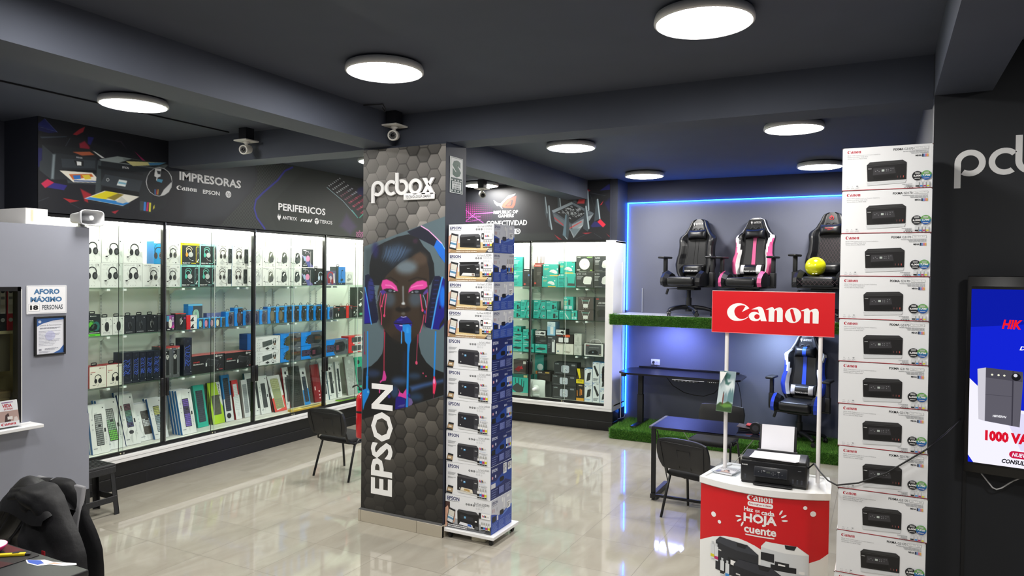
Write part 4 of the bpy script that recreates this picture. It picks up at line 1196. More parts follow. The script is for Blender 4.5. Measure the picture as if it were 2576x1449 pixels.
NET = [('tealtall',1.068,1.243,2.078,2.31),('tealtall',1.065,1.24,2.312,2.538),('blackr',1.246,1.399,2.078,2.349),('whiter',1.254,1.395,2.351,2.598),('redblack',1.438,1.567,2.078,2.416),('tealw',1.572,1.829,2.078,2.244),('tealw',1.587,1.877,2.246,2.427),('tealant',1.831,2.129,2.078,2.284),('tealw',1.844,2.115,2.287,2.467),('blackap',2.129,2.41,2.078,2.311),('blackap2',2.414,2.641,2.078,2.313),('blackdisc',2.132,2.4,2.317,2.548),('blackap2',2.421,2.638,2.319,2.548),('teals',1.051,1.216,1.552,1.712),('tealad',1.218,1.392,1.593,1.718),('tealad',1.434,1.649,1.593,1.724),('teals',1.659,1.854,1.593,1.731),('tealusb',1.867,2.058,1.593,1.728),('tealbt',2.069,2.165,1.593,1.733),('greyrt',2.17,2.421,1.593,1.752),('ax',2.447,2.648,1.593,1.936),('teals',1.072,1.214,1.714,1.845),('tealad',1.218,1.393,1.72,1.87),('tealad',1.438,1.644,1.726,1.871),('teals',1.649,1.827,1.733,1.861),('tealbt',1.944,2.097,1.735,1.937),('greyrt',2.17,2.419,1.755,1.939),('tealsw',1.063,1.255,1.068,1.19),('tealsw',1.088,1.254,1.193,1.287),('tealsw',1.086,1.252,1.289,1.37),('teals',1.085,1.228,1.372,1.456),('tealsw',1.26,1.459,1.068,1.199),('tealsw',1.258,1.422,1.2,1.318),('teals',1.261,1.42,1.321,1.416),('tealsw',1.468,1.672,1.068,1.201),('blacksw',1.469,1.668,1.204,1.332),('hdmi',1.471,1.646,1.334,1.409),('blacktall',1.677,1.815,1.068,1.338),('lbluetall',1.673,1.806,1.342,1.549),('blackmesh',1.815,2.108,1.23,1.36),('hdmi',1.816,1.971,1.361,1.443),('whitert',1.82,2.108,1.068,1.228),('whitebox',2.116,2.238,1.068,1.22),('whitebox',2.116,2.236,1.223,1.389),('projector',2.281,2.579,1.068,1.253),('tealbig',1.072,1.388,0.39,0.713),('redgame',1.094,1.333,0.716,0.939),('tealbehind',1.448,1.58,0.685,1.032),('hdmiblk',1.513,1.735,0.685,0.829),('tpdish',1.77,2.156,0.39,0.584),('tpdish',1.763,2.156,0.587,0.751),('tpdish',1.793,2.171,0.757,0.944),('orangeblk',2.161,2.284,0.39,0.646),('yellowblk',2.157,2.28,0.648,0.87),('ups',2.291,2.416,0.39,0.626),('ups',2.288,2.412,0.628,0.879),('ups2',2.42,2.532,0.39,0.679),('ups2',2.416,2.528,0.682,0.982),('ups',2.537,2.638,0.39,0.568),('ups',2.534,2.635,0.571,0.773),('ups',2.531,2.632,0.775,0.978)]
KEYB = [('wk_dark',0.599,0.777,0.127,0.498,10.5,2),('wk_green',0.769,0.989,0.183,0.533,20.3,2),('wk_rgb',1.007,1.177,0.198,0.554,17.6,4),('wk_dark2',1.203,1.422,0.245,0.411,20.2,3),('wk_grey',1.351,1.521,0.204,0.461,26.3,2),('wk_purple',1.641,1.83,0.129,0.507,13.4,4),('teal',1.988,2.138,0.337,0.498,18.7,2),('lime',2.199,2.377,0.296,0.499,23.5,3),('bluewhite',2.396,2.518,0.314,0.573,23.1,2),('redwhitek',2.553,2.638,0.348,0.497,12.8,1),('greyk',2.691,2.785,0.408,0.482,9.8,1),('tealspine',2.766,2.885,0.389,0.553,14.7,2),('wk_plain',2.885,2.872,0.325,0.532,13.8,1),('wk_plain',2.854,3.119,0.281,0.496,0.8,1),('holo',3.152,3.367,0.247,0.48,23.3,2),('wk_mouse',3.412,3.518,0.322,0.565,23.6,1),('darkred',3.482,3.733,0.29,0.555,18.7,2),('blueW',3.739,3.852,0.279,0.526,12.7,1),('redspine',3.968,4.12,0.332,0.543,13.8,1),('wk_mouse2',4.135,4.264,0.316,0.556,20.5,1),('wk_mouse3',4.26,4.401,0.285,0.526,10.2,1),('wk_plain2',4.456,4.548,0.311,0.537,7.5,1),('greykb',4.686,4.906,0.348,0.588,21.7,1),('teal2',4.91,5.093,0.333,0.558,8.6,1)]
# ------------------------------------------------------------------ printed banners painted vertex by vertex
class Paint:
    def __init__(s, W, H, nx, ny, base):
        s.W, s.H, s.nx, s.ny = W, H, nx, ny
        s.x = (np.arange(nx) / (nx - 1) * W)[None, :].repeat(ny, 0)
        s.y = (np.arange(ny) / (ny - 1) * H)[:, None].repeat(nx, 1)
        s.img = np.zeros((ny, nx, 3)) + s.c(base)
    def c(s, h):
        h = h.strip('#')
        return np.array([int(h[i:i + 2], 16) / 255 for i in (0, 2, 4)])
    def win(s, P, m):
        x0, y0 = P.min(0) - m
        x1, y1 = P.max(0) + m
        i0, i1 = max(0, int(x0 / s.W * (s.nx - 1))), min(s.nx, int(x1 / s.W * (s.nx - 1)) + 2)
        j0, j1 = max(0, int(y0 / s.H * (s.ny - 1))), min(s.ny, int(y1 / s.H * (s.ny - 1)) + 2)
        return (slice(j0, j1), slice(i0, i1)) if i1 > i0 and j1 > j0 else None
    def seg(s, X, Y, a, b):
        dx, dy = b - a
        t = np.clip(((X - a[0]) * dx + (Y - a[1]) * dy) / (dx * dx + dy * dy + 1e-12), 0, 1)
        return np.hypot(X - a[0] - t * dx, Y - a[1] - t * dy)
    def op(s, o):
        kind, col, bl, al = o[:4]
        P = np.array(o[-1], float).reshape(-1, 2) * [s.W / 100, s.H / 100]
        bl = max(bl * s.H / 100, .7 * s.W / s.nx)
        hw = o[4] * s.H / 200 if kind == 'L' else 0
        w = s.win(P, bl + hw)
        if w is None:
            return
        X, Y = s.x[w], s.y[w]
        n = len(P)
        D = np.full(X.shape, 1e9)
        for i in range(n if kind == 'P' else n - 1):
            D = np.minimum(D, s.seg(X, Y, P[i], P[(i + 1) % n]))
        if kind == 'P':
            ins = np.zeros(X.shape, bool)
            for i in range(n):
                a, b = P[i], P[(i + 1) % n]
                if a[1] == b[1]:
                    continue
                ins ^= ((a[1] > Y) != (b[1] > Y)) & (X < (b[0] - a[0]) * (Y - a[1]) / (b[1] - a[1]) + a[0])
            D = np.where(ins, D, -D)
        else:
            D = hw - D
        q = np.clip(.5 + D / (2 * bl), 0, 1)
        q = (q * q * (3 - 2 * q) * al)[..., None]
        s.img[w] = s.img[w] * (1 - q) + s.c(col) * q
    def mesh(s, name, O, U, V, mat, parent=None, bend=None):
        O, U, V = Vector(O), Vector(U), Vector(V)
        me = bpy.data.meshes.new(name)
        nx, ny = s.nx, s.ny
        co = np.empty((ny, nx, 3))
        for k in range(3):
            co[..., k] = O[k] + U[k] * s.x + V[k] * s.y
        if bend is not None:
            co += bend(s.x / s.W, s.y / s.H)
        me.vertices.add(nx * ny)
        me.vertices.foreach_set('co', co.ravel())
        i = (np.arange(ny - 1)[:, None] * nx + np.arange(nx - 1)[None, :]).ravel()
        q = np.stack([i, i + nx, i + nx + 1, i + 1], 1).ravel()
        nf = len(i)
        me.loops.add(nf * 4)
        me.loops.foreach_set('vertex_index', q)
        me.polygons.add(nf)
        me.polygons.foreach_set('loop_start', np.arange(nf) * 4)
        me.polygons.foreach_set('loop_total', np.full(nf, 4))
        me.update(calc_edges=True)
        at = me.attributes.new('Col', 'FLOAT_COLOR', 'POINT')
        im = np.clip(s.img, 0, 1)
        im = np.where(im <= .04045, im / 12.92, ((im + .055) / 1.055) ** 2.4)
        at.data.foreach_set('color', np.concatenate([im, np.ones((ny, nx, 1))], 2).ravel())
        me.materials.append(mat)
        o = bpy.data.objects.new(name, me)
        COL.objects.link(o)
        o.parent = parent
        return o
PRINT = vcol_mat('printed_vinyl', .5)
def hexes(P, seed=4):
    """printed 3-D hexagon pattern of the pillar banner"""
    rng = np.random.RandomState(seed)
    rr = .0735
    cw, ch = 1.5 * rr, math.sqrt(3) * rr
    X, Y = P.x + 1, P.y + 1
    best = np.full(X.shape, 1e9)
    second = np.full(X.shape, 1e9)
    bi = np.zeros(X.shape, int)
    bj = np.zeros(X.shape, int)
    bx, by = np.zeros(X.shape), np.zeros(X.shape)
    i0 = np.floor(X / cw).astype(int)
    for di in (-1, 0, 1, 2):
        i = i0 + di
        oy = (i % 2) * ch / 2
        j0 = np.floor((Y - oy) / ch).astype(int)
        for dj in (0, 1):
            j = j0 + dj
            cx, cy = i * cw, j * ch + oy
            d = (X - cx) ** 2 + (Y - cy) ** 2
            m = d < best
            second = np.where(m, best, np.minimum(second, d))
            best = np.where(m, d, best)
            bi, bj = np.where(m, i, bi), np.where(m, j, bj)
            bx, by = np.where(m, X - cx, bx), np.where(m, Y - cy, by)
    tone = rng.rand(80, 80)[bi % 80, bj % 80]
    edge = (np.sqrt(second) - np.sqrt(best)) / rr
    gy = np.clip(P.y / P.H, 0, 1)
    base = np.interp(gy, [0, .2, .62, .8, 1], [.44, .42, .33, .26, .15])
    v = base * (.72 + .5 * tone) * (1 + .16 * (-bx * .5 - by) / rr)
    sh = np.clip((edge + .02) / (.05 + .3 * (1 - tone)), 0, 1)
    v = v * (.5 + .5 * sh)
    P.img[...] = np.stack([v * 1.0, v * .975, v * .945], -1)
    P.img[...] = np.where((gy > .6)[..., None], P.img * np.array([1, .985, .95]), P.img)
# pillar banner
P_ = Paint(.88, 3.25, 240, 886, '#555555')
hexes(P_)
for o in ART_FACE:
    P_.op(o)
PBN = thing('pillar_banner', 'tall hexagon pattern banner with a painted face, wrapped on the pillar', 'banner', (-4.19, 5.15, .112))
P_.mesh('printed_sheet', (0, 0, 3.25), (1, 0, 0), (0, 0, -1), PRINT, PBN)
sb = MB()
sb.box(0, .0004, 0, .88, .0045, 3.25, '#1a1a1c')
sb.build('backing', PBN)
def raised_logo(par, O, W, mat, th, right=True):
    b = MB()
    for l in pcbox_parts():
        for pts in l:
            b.prism([(x * W, -y * W) for x, y in pts], (O, (1, 0, 0), (0, 0, 1)), th, mat)
    return b
LW = M('#f4f4f4', .35, name='white_acrylic')
lg = raised_logo(PBN, (.115, -.012, 3.25 * (1 - .0695)), .672, LW, .018)
lg.box(.463, -.03, 3.25 * (1 - .1445), .786, -.012, 3.25 * (1 - .1255), LW, .008, 2)
A = Art(lg, (.463, -.0302, 3.25 * (1 - .1255)), (1, 0, 0), (0, 0, -1), .323, .0618)
A.t('TECNOLOGÍA SMART', 8, 26, 92, 76, '#3a3a3c', bold=.01)
lg.build('raised_lettering', PBN)
ew = MB()
A = Art(ew, (0, 0, 3.25), (1, 0, 0), (0, 0, -1), .88, 3.25)
epson_word(A, 12.4, 64.6, 39.9, 95.3, M('#f2f2f2', .4), rot=90)
ew.build('printed_lettering', PBN)
# left fascia banner
P_ = Paint(5.2, .875, 1040, 176, '#15171f')
for o in ART_FASCIA:
    P_.op(o)
X, Y = P_.x, P_.y                                     # the honeycomb mesh print between the two halves
q = (np.abs(P_.img - P_.c('#1d2120')).sum(-1) < .02)
dots = ((np.floor(X / .022) + np.floor(Y / .022)) % 2 == 0)
P_.img[q & dots] = P_.c('#343a38')
FB = thing('fascia_banner', 'dark banner over the left showcase picturing two printers and a keyboard', 'banner', (-6.9, 3.85, 2.785))
P_.mesh('printed_sheet', (0, 0, .875), (0, 1, 0), (0, 0, -1), PRINT, FB)
tb = MB()
tb.box(-.0095, 0, 0, -.0004, 5.2, .875, '#15161a')
tb.build('backing', FB)
tb = MB()
A = Art(tb, (0, 0, .875), (0, 1, 0), (0, 0, -1), 5.2, .875)
A.N = Vector((1, 0, 0))
WH = M('#f0f0f2', .4)
A.t('IMPRESORAS', 28.6, 34.9, 45, 46, WH, bold=.03)
canon(A, 27.9, 53, 32.9, 58.6, WH)
epson_word(A, 34.5, 54, 39.0, 59.4, WH)
A.c(41.4, 56, 4.7, WH)
A.t('hp', 40.85, 53, 42.0, 60.2, '#1f232b', shear=.3, bold=-.005)
A.t('PERIFERICOS', 56.6, 58.8, 73.4, 69.5, WH, bold=.024)
def antryx(A, u0, v0, u1, v1, c, icon=True):
    w, k = u1 - u0, .26 if icon else 0
    h = v1 - v0
    if icon:
        g = lambda P: A.p([(u0 + w * .2 * x, v0 - h * .5 + h * 2 * y) for x, y in P], c)
        g([(.28, 0), (.38, .3), (.5, .38), (.5, 1), (.3, .75), (.15, .6), (.05, .45), (.2, .2)])
        g([(.72, 0), (.62, .3), (.5, .38), (.5, 1), (.7, .75), (.85, .6), (.95, .45), (.8, .2)])
    A.t('ANTRYX', u0 + w * k, v0, u1, v1, c, bold=.015)
antryx(A, 56.2, 77.2, 62.9, 82.4, WH)
A.t('msi', 64.1, 77.2, 68.5, 82.8, WH, bold=.03, shear=.3)
def teros(A, u0, v0, u1, v1, c, bg):
    w, h = u1 - u0, v1 - v0
    rr = h * .85
    cu = u0 + rr * A.H / A.W
    A.c(cu, (v0 + v1) / 2, rr, c)
    A.l([(cu - rr * .9 * A.H / A.W, v0 + h * .32), (cu + rr * .9 * A.H / A.W, v0 + h * .1)], h * .2, bg)
    A.l([(cu, v0 + h * .3), (cu, v1 + h * .3)], h * .22, bg)
    A.t('TEROS', u0 + 2.3 * rr * A.H / A.W, v0, u1, v1, c, bold=.01)
teros(A, 69.3, 77.2, 76.1, 82.8, WH, '#262b29')
A.t('EPSON', 6.75, 36.2, 7.85, 37.9, '#b8bcc0', bold=.02)
A.t('EPSON', 15.75, 39.3, 17.1, 41.8, '#c8ccd0', bold=.02)
tb.build('printed_lettering', FB)
# right fascia banner
P_ = Paint(2.68, .86, 670, 215, '#17181d')
for o in ART_NET:
    P_.op(o)
NB = thing('fascia_banner', 'dark banner over the far showcase picturing a spiky router', 'banner', (-6.2, 9.86, 2.78))
P_.mesh('printed_sheet', (0, 0, .86), (1, 0, 0), (0, 0, -1), PRINT, NB)
tb = MB()
tb.box(0, .0004, 0, 2.68, .0095, .86, '#15161a')
tb.build('backing', NB)
tb = MB()
A = Art(tb, (0, 0, .86), (1, 0, 0), (0, 0, -1), 2.68, .86)
WH2 = M('#e4e6e8', .4)
A.t('REPUBLIC OF', 28.4, 44.6, 44.4, 50.5, WH2, bold=.03)
A.t('GAMERS', 31.4, 51.6, 41.7, 57.2, WH2, bold=.03)
A.t('CONECTIVIDAD', 23.7, 62.6, 50.3, 72, WH2, bold=.016)
A.rr(40.2, 77.9, 46.2, 87.4, WH2, .5)
A.rr(43.2, 79, 45.6, 86.3, '#22262a', .4)
A.t('Wi', 40.7, 80.2, 42.9, 85.2, '#22262a', bold=.02)
A.t('Fi', 43.7, 80.4, 45.2, 84.9, WH2, bold=.02)
tb.build('printed_lettering', NB)
# ------------------------------------------------------------------ boxed goods
def kof(A):
    return A.H / A.W
def headset(A, cu, cv, s, band, cup, acc=None, mic=True, tilt=0):
    k = kof(A)
    A.ring(cu, cv - .18 * s, .6 * s, .13 * s, band, 20, 176, 364)
    for d in (-1, 1):
        A.p([(cu + d * .6 * s * k, cv - .22 * s), (cu + d * .47 * s * k, cv - .22 * s), (cu + d * .46 * s * k, cv + .2 * s), (cu + d * .58 * s * k, cv + .2 * s)][::d], band)
    A.p(ell(cu - .42 * s * k, cv + .38 * s, .26 * s * k, .42 * s, 18), cup)
    A.p(ell(cu + .36 * s * k, cv + .36 * s, .34 * s * k, .46 * s, 18), cup)
    if acc:
        A.ring(cu + .36 * s * k, cv + .36 * s, .34 * s, .035 * s, acc, 18)
    A.p(ell(cu + .4 * s * k, cv + .36 * s, .2 * s * k, .28 * s, 16), '#4b4d50' if cup in ('#242628', '#1b1d1f') else cup)
    if mic:
        A.l([(cu - .45 * s * k, cv + .75 * s), (cu - .9 * s * k, cv + .98 * s)], .05 * s, band)
        A.p(ell(cu - .98 * s * k, cv + 1.02 * s, .17 * s * k, .09 * s, 10), cup)
def mouse(A, cu, cv, rv, c, hl='#555860', wide=.5):
    k = kof(A)
    ru = rv * wide * k
    A.p([(cu + ru * math.copysign(abs(math.cos(R(t))) ** .75, math.cos(R(t))), cv + rv * math.copysign(abs(math.sin(R(t))) ** .85, math.sin(R(t)))) for t in range(0, 360, 15)], c)
    A.l([(cu, cv - rv * .95), (cu, cv - rv * .2)], rv * .05, hl)
    A.p(ell(cu, cv - rv * .5, ru * .16, rv * .17, 8), hl)
    A.l([(cu - ru * .75, cv - rv * .1), (cu - ru * .55, cv + rv * .6)], rv * .07, hl)
def kbd(A, u0, v0, u1, v1, body, keys, nu=5, nv=15, mix=None, slant=0):
    A.rr(u0, v0, u1, v1, body, .08)
    g = random.Random(int(u0 * 7 + v1))
    du, dv = (u1 - u0) / (nu + .6), (v1 - v0) / (nv + .6)
    for i in range(nu):
        for j in range(nv):
            c = mix[int(j / nv * len(mix))] if mix else keys
            if g.random() < .06:
                continue
            a, b = u0 + du * (.45 + i), v0 + dv * (.45 + j)
            A.mb.face([A.pt(a, b), A.pt(a + du * .78, b), A.pt(a + du * .78, b + dv * .74), A.pt(a, b + dv * .74)], A.m(c))
    A.k += 1
def facets(A, c1='#dedfdd', c2='#d2d4d2', seed=1):
    g = random.Random(seed)
    for i in range(7):
        a, b = g.uniform(2, 90), g.uniform(4, 92)
        A.p([(a, b), (min(98, a + g.uniform(6, 28)), max(2, b - g.uniform(0, 22))), (min(98, a + g.uniform(2, 20)), min(98, b + g.uniform(8, 26)))], c1 if i % 2 else c2)
def a_apolo(A):
    facets(A)
    A.t('APOLO-42', 9, 5.5, 62, 10.5, '#9a9ea0', bold=.01, res=1)
    A.c(87, 8, 2.6, '#55585a'); A.r(82, 12.5, 92, 13.3, '#9a9ea0')
    headset(A, 56, 40, 32, '#242628', '#242628')
    for u in (40, 53, 66):
        A.l([(u - 2, 91), (u, 93), (u + 2, 91)], .9, '#8a8d8f')
def a_gh(A):
    facets(A, seed=2)
    A.t('GH-750', 9, 6, 45, 11, '#6d7072', bold=.01, res=1)
    A.c(88, 11, 2.6, '#55585a')
    k = kof(A)
    A.ring(58, 34, 19, 1.2, '#2a2c2e', 20, 180, 360); A.ring(64, 34, 19, 1.2, '#2a2c2e', 20, 180, 360)
    headset(A, 60, 48, 27, '#242628', '#242628', '#b5a98e')
    A.c(74, 92, 3, '#2a2c2e'); A.r(55, 91.5, 62, 93, '#8a8d8f'); A.lines(12, 92, 44, 2, 2.4, .8, '#a8abad')
def a_iris(A, top, hs, cup, dark='#2b3032'):
    A.r(0, 0, 100, 10.5, top)
    A.r(0, 10.5, 6, 100, top)
    A.c(13, 5, 2.2, '#23282a'); A.r(20, 4, 38, 6, '#5c7f7c'); A.ring(88, 5.5, 3.4, 1.2, '#23282a', 14)
    A.ring(44, 33, 18, 2.4, hs, 18, 190, 350)
    headset(A, 42, 44, 25, hs, cup, None, False)
    A.p(ell(52, 53, 13, 12, 18), '#c9cdcd')
    A.l([(40, 66), (48, 76), (60, 80)], 1.4, '#c9cdcd'); A.p(ell(63, 80, 4, 1.8, 8), '#eef0f0')
    A.rr(80, 15, 99, 89, top, .3); A.rr(82, 17, 100, 87, dark, .25)
    A.l([(84, 60), (92, 40), (100, 50)], 2, '#6f7577'); A.p([(85, 86), (93, 72), (97, 74), (90, 87)], '#eef0f0')
    A.t('IRIS-W', 9, 89, 50, 94.5, '#eef0f0', bold=.04, res=1); A.r(54, 91, 80, 94, top); A.r(9, 96, 34, 97, '#9a9ea0')
def a_irisk(A):
    facets(A, seed=5)
    A.c(12, 6, 2.2, '#55585a'); A.t('IRIS-K', 30, 5, 62, 10, '#5a5d5f', bold=.02, res=1); A.r(64, 8, 76, 9.5, '#a8abad')
    A.ring(42, 34, 20, 2.6, '#3a3c3e', 18, 180, 360)
    headset(A, 42, 46, 27, '#4b4038', '#3a3634', '#d8d8d6', False)
    A.l([(36, 72), (44, 82), (62, 85)], 1.3, '#3a3c3e'); A.p(ell(66, 85, 4.5, 2, 8), '#242628')
    A.rr(76, 17, 100, 88, '#2b3032', .15); A.l([(80, 62), (90, 38), (99, 50)], 1.6, '#6f7577'); A.l([(82, 80), (92, 70)], 1.6, '#6f7577')
    A.c(68, 93, 3, '#2a2c2e'); A.lines(32, 92, 52, 1, 2, 1, '#a8abad')
def a_rapt(c):
    def f(A):
        facets(A, seed=8)
        A.t('BRONCOS', 8, 6, 48, 10.5, '#6d7072', bold=.02, res=1); A.r(30, 12, 46, 13.6, '#8a8d8f'); A.c(89, 9, 2.2, '#6d7072'); A.r(86, 12.5, 92, 13.2, '#8a8d8f')
        A.ring(64, 32, 17, 1.4, '#4b4d50', 18, 170, 370)
        A.p([(46, 60), (50, 30), (60, 22), (76, 26), (84, 46), (88, 58), (82, 76), (56, 84), (44, 72)], c)
        A.p([(54, 46), (66, 30), (74, 32), (60, 50)], '#f4f4f2')
        A.p([(52, 62), (70, 46), (86, 58), (82, 76), (60, 82)], '#4c4f50' if c != '#b9bcbc' else '#d4d6d6')
        A.l([(46, 80), (22, 80), (14, 76)], 1.8, '#3a3c3e'); A.p(ell(13, 76, 4.5, 2.4, 8), '#242628')
        A.c(80, 92, 2.8, '#2a2c2e'); A.lines(12, 93, 60, 1, 2, .8, '#b4b7b9')
    return f
def a_pink(A):
    A.r(0, 0, 100, 100, '#2c2e33')
    A.p([(0, 30), (100, 92), (100, 100), (60, 100), (0, 42)], '#6f629c'); A.l([(0, 32), (72, 96)], 1.6, '#e6e6ee')
    A.ring(45, 26, 16, 2.2, '#c9b9cf', 16, 180, 360); A.p(ell(52, 52, 18, 17, 18), '#e28bb4'); A.p(ell(24, 52, 10, 14, 14), '#9fb6d8')
    A.p([(40, 70), (68, 66), (72, 100), (52, 100)], '#5a5aa0'); A.l([(20, 82), (34, 74)], 1.5, '#e6e6ee')
    A.r(76, 12, 78, 96, '#d8d8d8'); A.r(10, 6, 36, 10, '#cfd2d4'); A.t('KRYPT', 9, 87, 44, 92, '#f0f0f0', bold=.03, res=1)
def a_lblue(A):
    A.r(0, 0, 100, 100, '#25272a')
    A.c(18, 10, 4, '#e8e8e8'); headset(A, 62, 45, 32, '#cfdcec', '#c5d4ea', '#8fa6cc')
    A.p(ell(18, 86, 9, 5, 10), '#c8d8ea'); A.r(70, 90, 92, 93, '#c05048')
def a_redhead(A):
    A.r(0, 0, 100, 100, '#5a567c')
    A.ring(40, 40, 34, 10, '#b42838', 20, 150, 390); A.p(ell(40, 58, 18, 22, 14), '#c9b4c0'); A.p(ell(22, 72, 16, 22, 14), '#8a2434'); A.p(ell(60, 74, 14, 20, 14), '#8a2434')
    A.p([(70, 20), (84, 18), (90, 84), (74, 84)], '#f0f0f2'); A.l([(78, 24), (82, 60)], 2, '#5a4a4a'); A.r(10, 88, 34, 93, '#b8b8d0')
def a_bluecable(A):
    A.r(0, 0, 25, 100, '#2a2d33'); A.r(25, 0, 100, 86, '#2f7ed0'); A.r(25, 86, 100, 100, '#1c2a44')
    A.l([(55, 20), (52, 50), (60, 66)], 3, '#26303c'); A.p([(48, 66), (72, 64), (76, 72), (60, 82), (46, 76)], '#26303c'); A.p(ell(66, 20, 8, 4, 10), '#26303c')
    A.c(40, 92, 2.6, '#c8e0f4'); A.c(56, 92, 2.6, '#c8e0f4')
def a_cable(A):
    A.ring(52, 40, 24, 9, '#b0b6b2', 20, -60, 250); A.p([(14, 60), (50, 48), (70, 60), (30, 74)], '#9aa29c'); A.r(0, 82, 100, 100, '#b4bab4'); A.r(10, 87, 80, 94, '#8f9790')
def a_green(A):
    A.r(0, 0, 100, 100, '#20282a')
    A.p(ell(30, 55, 30, 26, 20), '#2f7a34'); A.p(ell(66, 55, 28, 22, 20), '#2a6a62'); A.p(ell(22, 46, 16, 12, 16), '#5fb83a')
    A.p([(6, 66), (30, 46), (60, 42), (76, 52), (70, 68), (40, 76), (14, 74)], '#141b1d'); A.p([(26, 62), (44, 46), (52, 48), (40, 66)], '#3a5a48')
    A.c(22, 8, 2.6, '#f0f4f0'); A.r(30, 7, 66, 9, '#c8d0c8'); A.t('iberia', 12, 25, 42, 30, '#c4e8b0', bold=.02, res=1)
    A.lines(8, 83, 92, 1, 4, 4, '#b0b8b2'); A.r(0, 90, 96, 100, '#63d83a'); A.r(14, 94, 58, 97, '#3f9a2c')
def a_m770(A):
    facets(A, seed=3)
    A.c(12, 36, 2.6, '#2a2c2e'); A.c(80, 10, 2.6, '#55585a'); A.lines(8, 10, 16, 5, 3, 1, '#b4b7b9')
    mouse(A, 50, 52, 27, '#26282b', '#45484c', .46); A.t('M770', 20, 82, 76, 90, '#9da0a2', bold=.0, res=1)
def a_scor(name, hl):
    def f(A):
        A.c(78, 12, 3, '#d8dadc'); A.lines(8, 12, 20, 5, 5, 1, '#5a5e66')
        mouse(A, 50, 52, 27, '#1a1c20', hl, .42); A.l([(38, 36), (36, 56), (44, 74)], 2.4, hl); A.l([(60, 36), (64, 56)], 1.6, hl)
        A.t(name, 12, 88, 70, 93, '#c0c4c8', bold=.03, res=1)
    return f
def a_pinkm(A):
    A.r(0, 4, 100, 82, '#7a3a8a'); A.r(0, 4, 36, 40, '#4f9ac0'); A.r(36, 4, 62, 40, '#b05a9a'); A.p([(50, 82), (100, 60), (100, 82)], '#d03a9c'); A.r(0, 42, 34, 100, '#1c1a20')
    mouse(A, 48, 54, 28, '#ecebe2', '#9a9a92', .4); A.t('NYOK', 70, 12, 92, 44, '#f0f0f0', bold=.02, rot=90, res=1); A.r(0, 84, 100, 100, '#151518'); A.r(10, 88, 46, 93, '#e0e0e0'); A.c(84, 89, 4, '#e0e0e0')
def a_redtop(A):
    A.r(0, 0, 100, 5, '#c8443c'); mouse(A, 56, 52, 30, '#17181a', '#c8c8c8', .42); A.p([(40, 34), (54, 26), (52, 46), (42, 60)], '#9a9a9a'); A.p([(60, 40), (70, 46), (54, 66), (48, 64)], '#d0d0d0'); A.t('REDRAGON', 56, 8, 92, 11, '#d8a0a0', bold=.02, res=1); A.c(88, 30, 6, '#a03a8a')
def a_redwhite(A):
    A.r(0, 0, 38, 100, '#e0262c'); A.r(38, 0, 100, 100, '#efefef'); A.p([(34, 84), (60, 30), (70, 24), (66, 60), (74, 80), (56, 92)], '#1a1b1e'); A.r(78, 10, 94, 18, '#b4b4b4')
def a_bl(mc):
    def f(A):
        A.r(0, 0, 100, 7, '#7cd0f4'); A.r(0, 7, 34, 100, '#0f8ae0'); A.p([(34, 7), (100, 7), (100, 100), (28, 100), (28, 30), (46, 16)], '#4a5054'); mouse(A, 54, 54, 32, mc, '#8a8f94', .5); A.r(70, 90, 88, 93, '#b0b4b8')
    return f
def a_bw(mc, dark='#565864', tall=False):
    def f(A):
        A.r(0, 0, 100, 4, '#6cc4f0'); A.r(0, 4, 100, 100, dark); A.p([(0, 4), (38, 4), (38, 26), (30, 36), (30, 78), (38, 88), (38, 100), (0, 100)], '#0d8ae8')
        A.ring(20, 26, 7, 1.4, '#58b8f4', 14, -60, 240); mouse(A, 58, 54, 30, mc, '#6a6a8a', .5); A.r(68, 10, 88, 13, '#c0c4d0'); A.r(84, 90, 90, 96, '#b8bcc8')
        if tall:
            A.r(78, 24, 98, 33, '#5aa4dc'); A.r(50, 8, 84, 22, '#26262a'); A.r(60, 12, 76, 17, '#8a7440')
    return f
def a_rd(mc, red=False, wing=False):
    def f(A):
        A.r(0, 0, 100, 4, '#b83a36')
        if red:
            A.r(0, 0, 40, 100, '#e02a26')
        mouse(A, 62, 58, 28, mc, '#5a5a5e', .4); A.r(66, 10, 90, 14, '#c8c8c8'); A.c(84, 24, 5, '#b83a46')
        if wing:
            A.p([(34, 60), (46, 52), (48, 84), (38, 78)], '#d8d8d8'); A.p([(88, 60), (74, 52), (72, 84), (82, 78)], '#d8d8d8')
    return f
def a_lace(A):
    A.r(0, 0, 100, 4, '#b83a36'); A.l([(20, 80), (50, 86), (70, 50), (80, 84)], 3, '#e8e8e8'); A.p([(10, 50), (40, 40), (44, 56), (16, 62)], '#e0e4e0'); A.r(60, 30, 84, 38, '#e0e0e0')
def a_tallgreen(A):
    A.r(0, 0, 100, 100, '#1f2724'); A.r(8, 2, 92, 10, '#39423e'); A.ring(58, 28, 15, 2.4, '#dfe6e2', 18, -90, 100); A.p(ell(56, 28, 11, 10, 14), '#141a18'); A.p([(40, 58), (70, 50), (76, 60), (56, 66)], '#e6ece8'); A.r(52, 86, 90, 93, '#63b88a'); A.c(30, 48, 2, '#a0a8a4')
def a_terosh(A):
    A.r(0, 0, 100, 3, '#d8d4c8'); teros(A, 58, 8, 88, 12, '#7d2c30', '#f0ece0'); A.t('AUDIFONOS', 5, 24, 34, 29, '#b8403c', bold=.03, res=1); A.r(5, 32, 14, 36, '#8a8680'); headset(A, 50, 58, 26, '#202224', '#202224', None, False); A.l([(40, 84), (28, 88), (18, 86)], 1.8, '#202224'); A.l([(52, 82), (48, 94)], 1, '#202224'); A.lines(70, 88, 92, 1, 2, 1.6, '#b8b4a8')
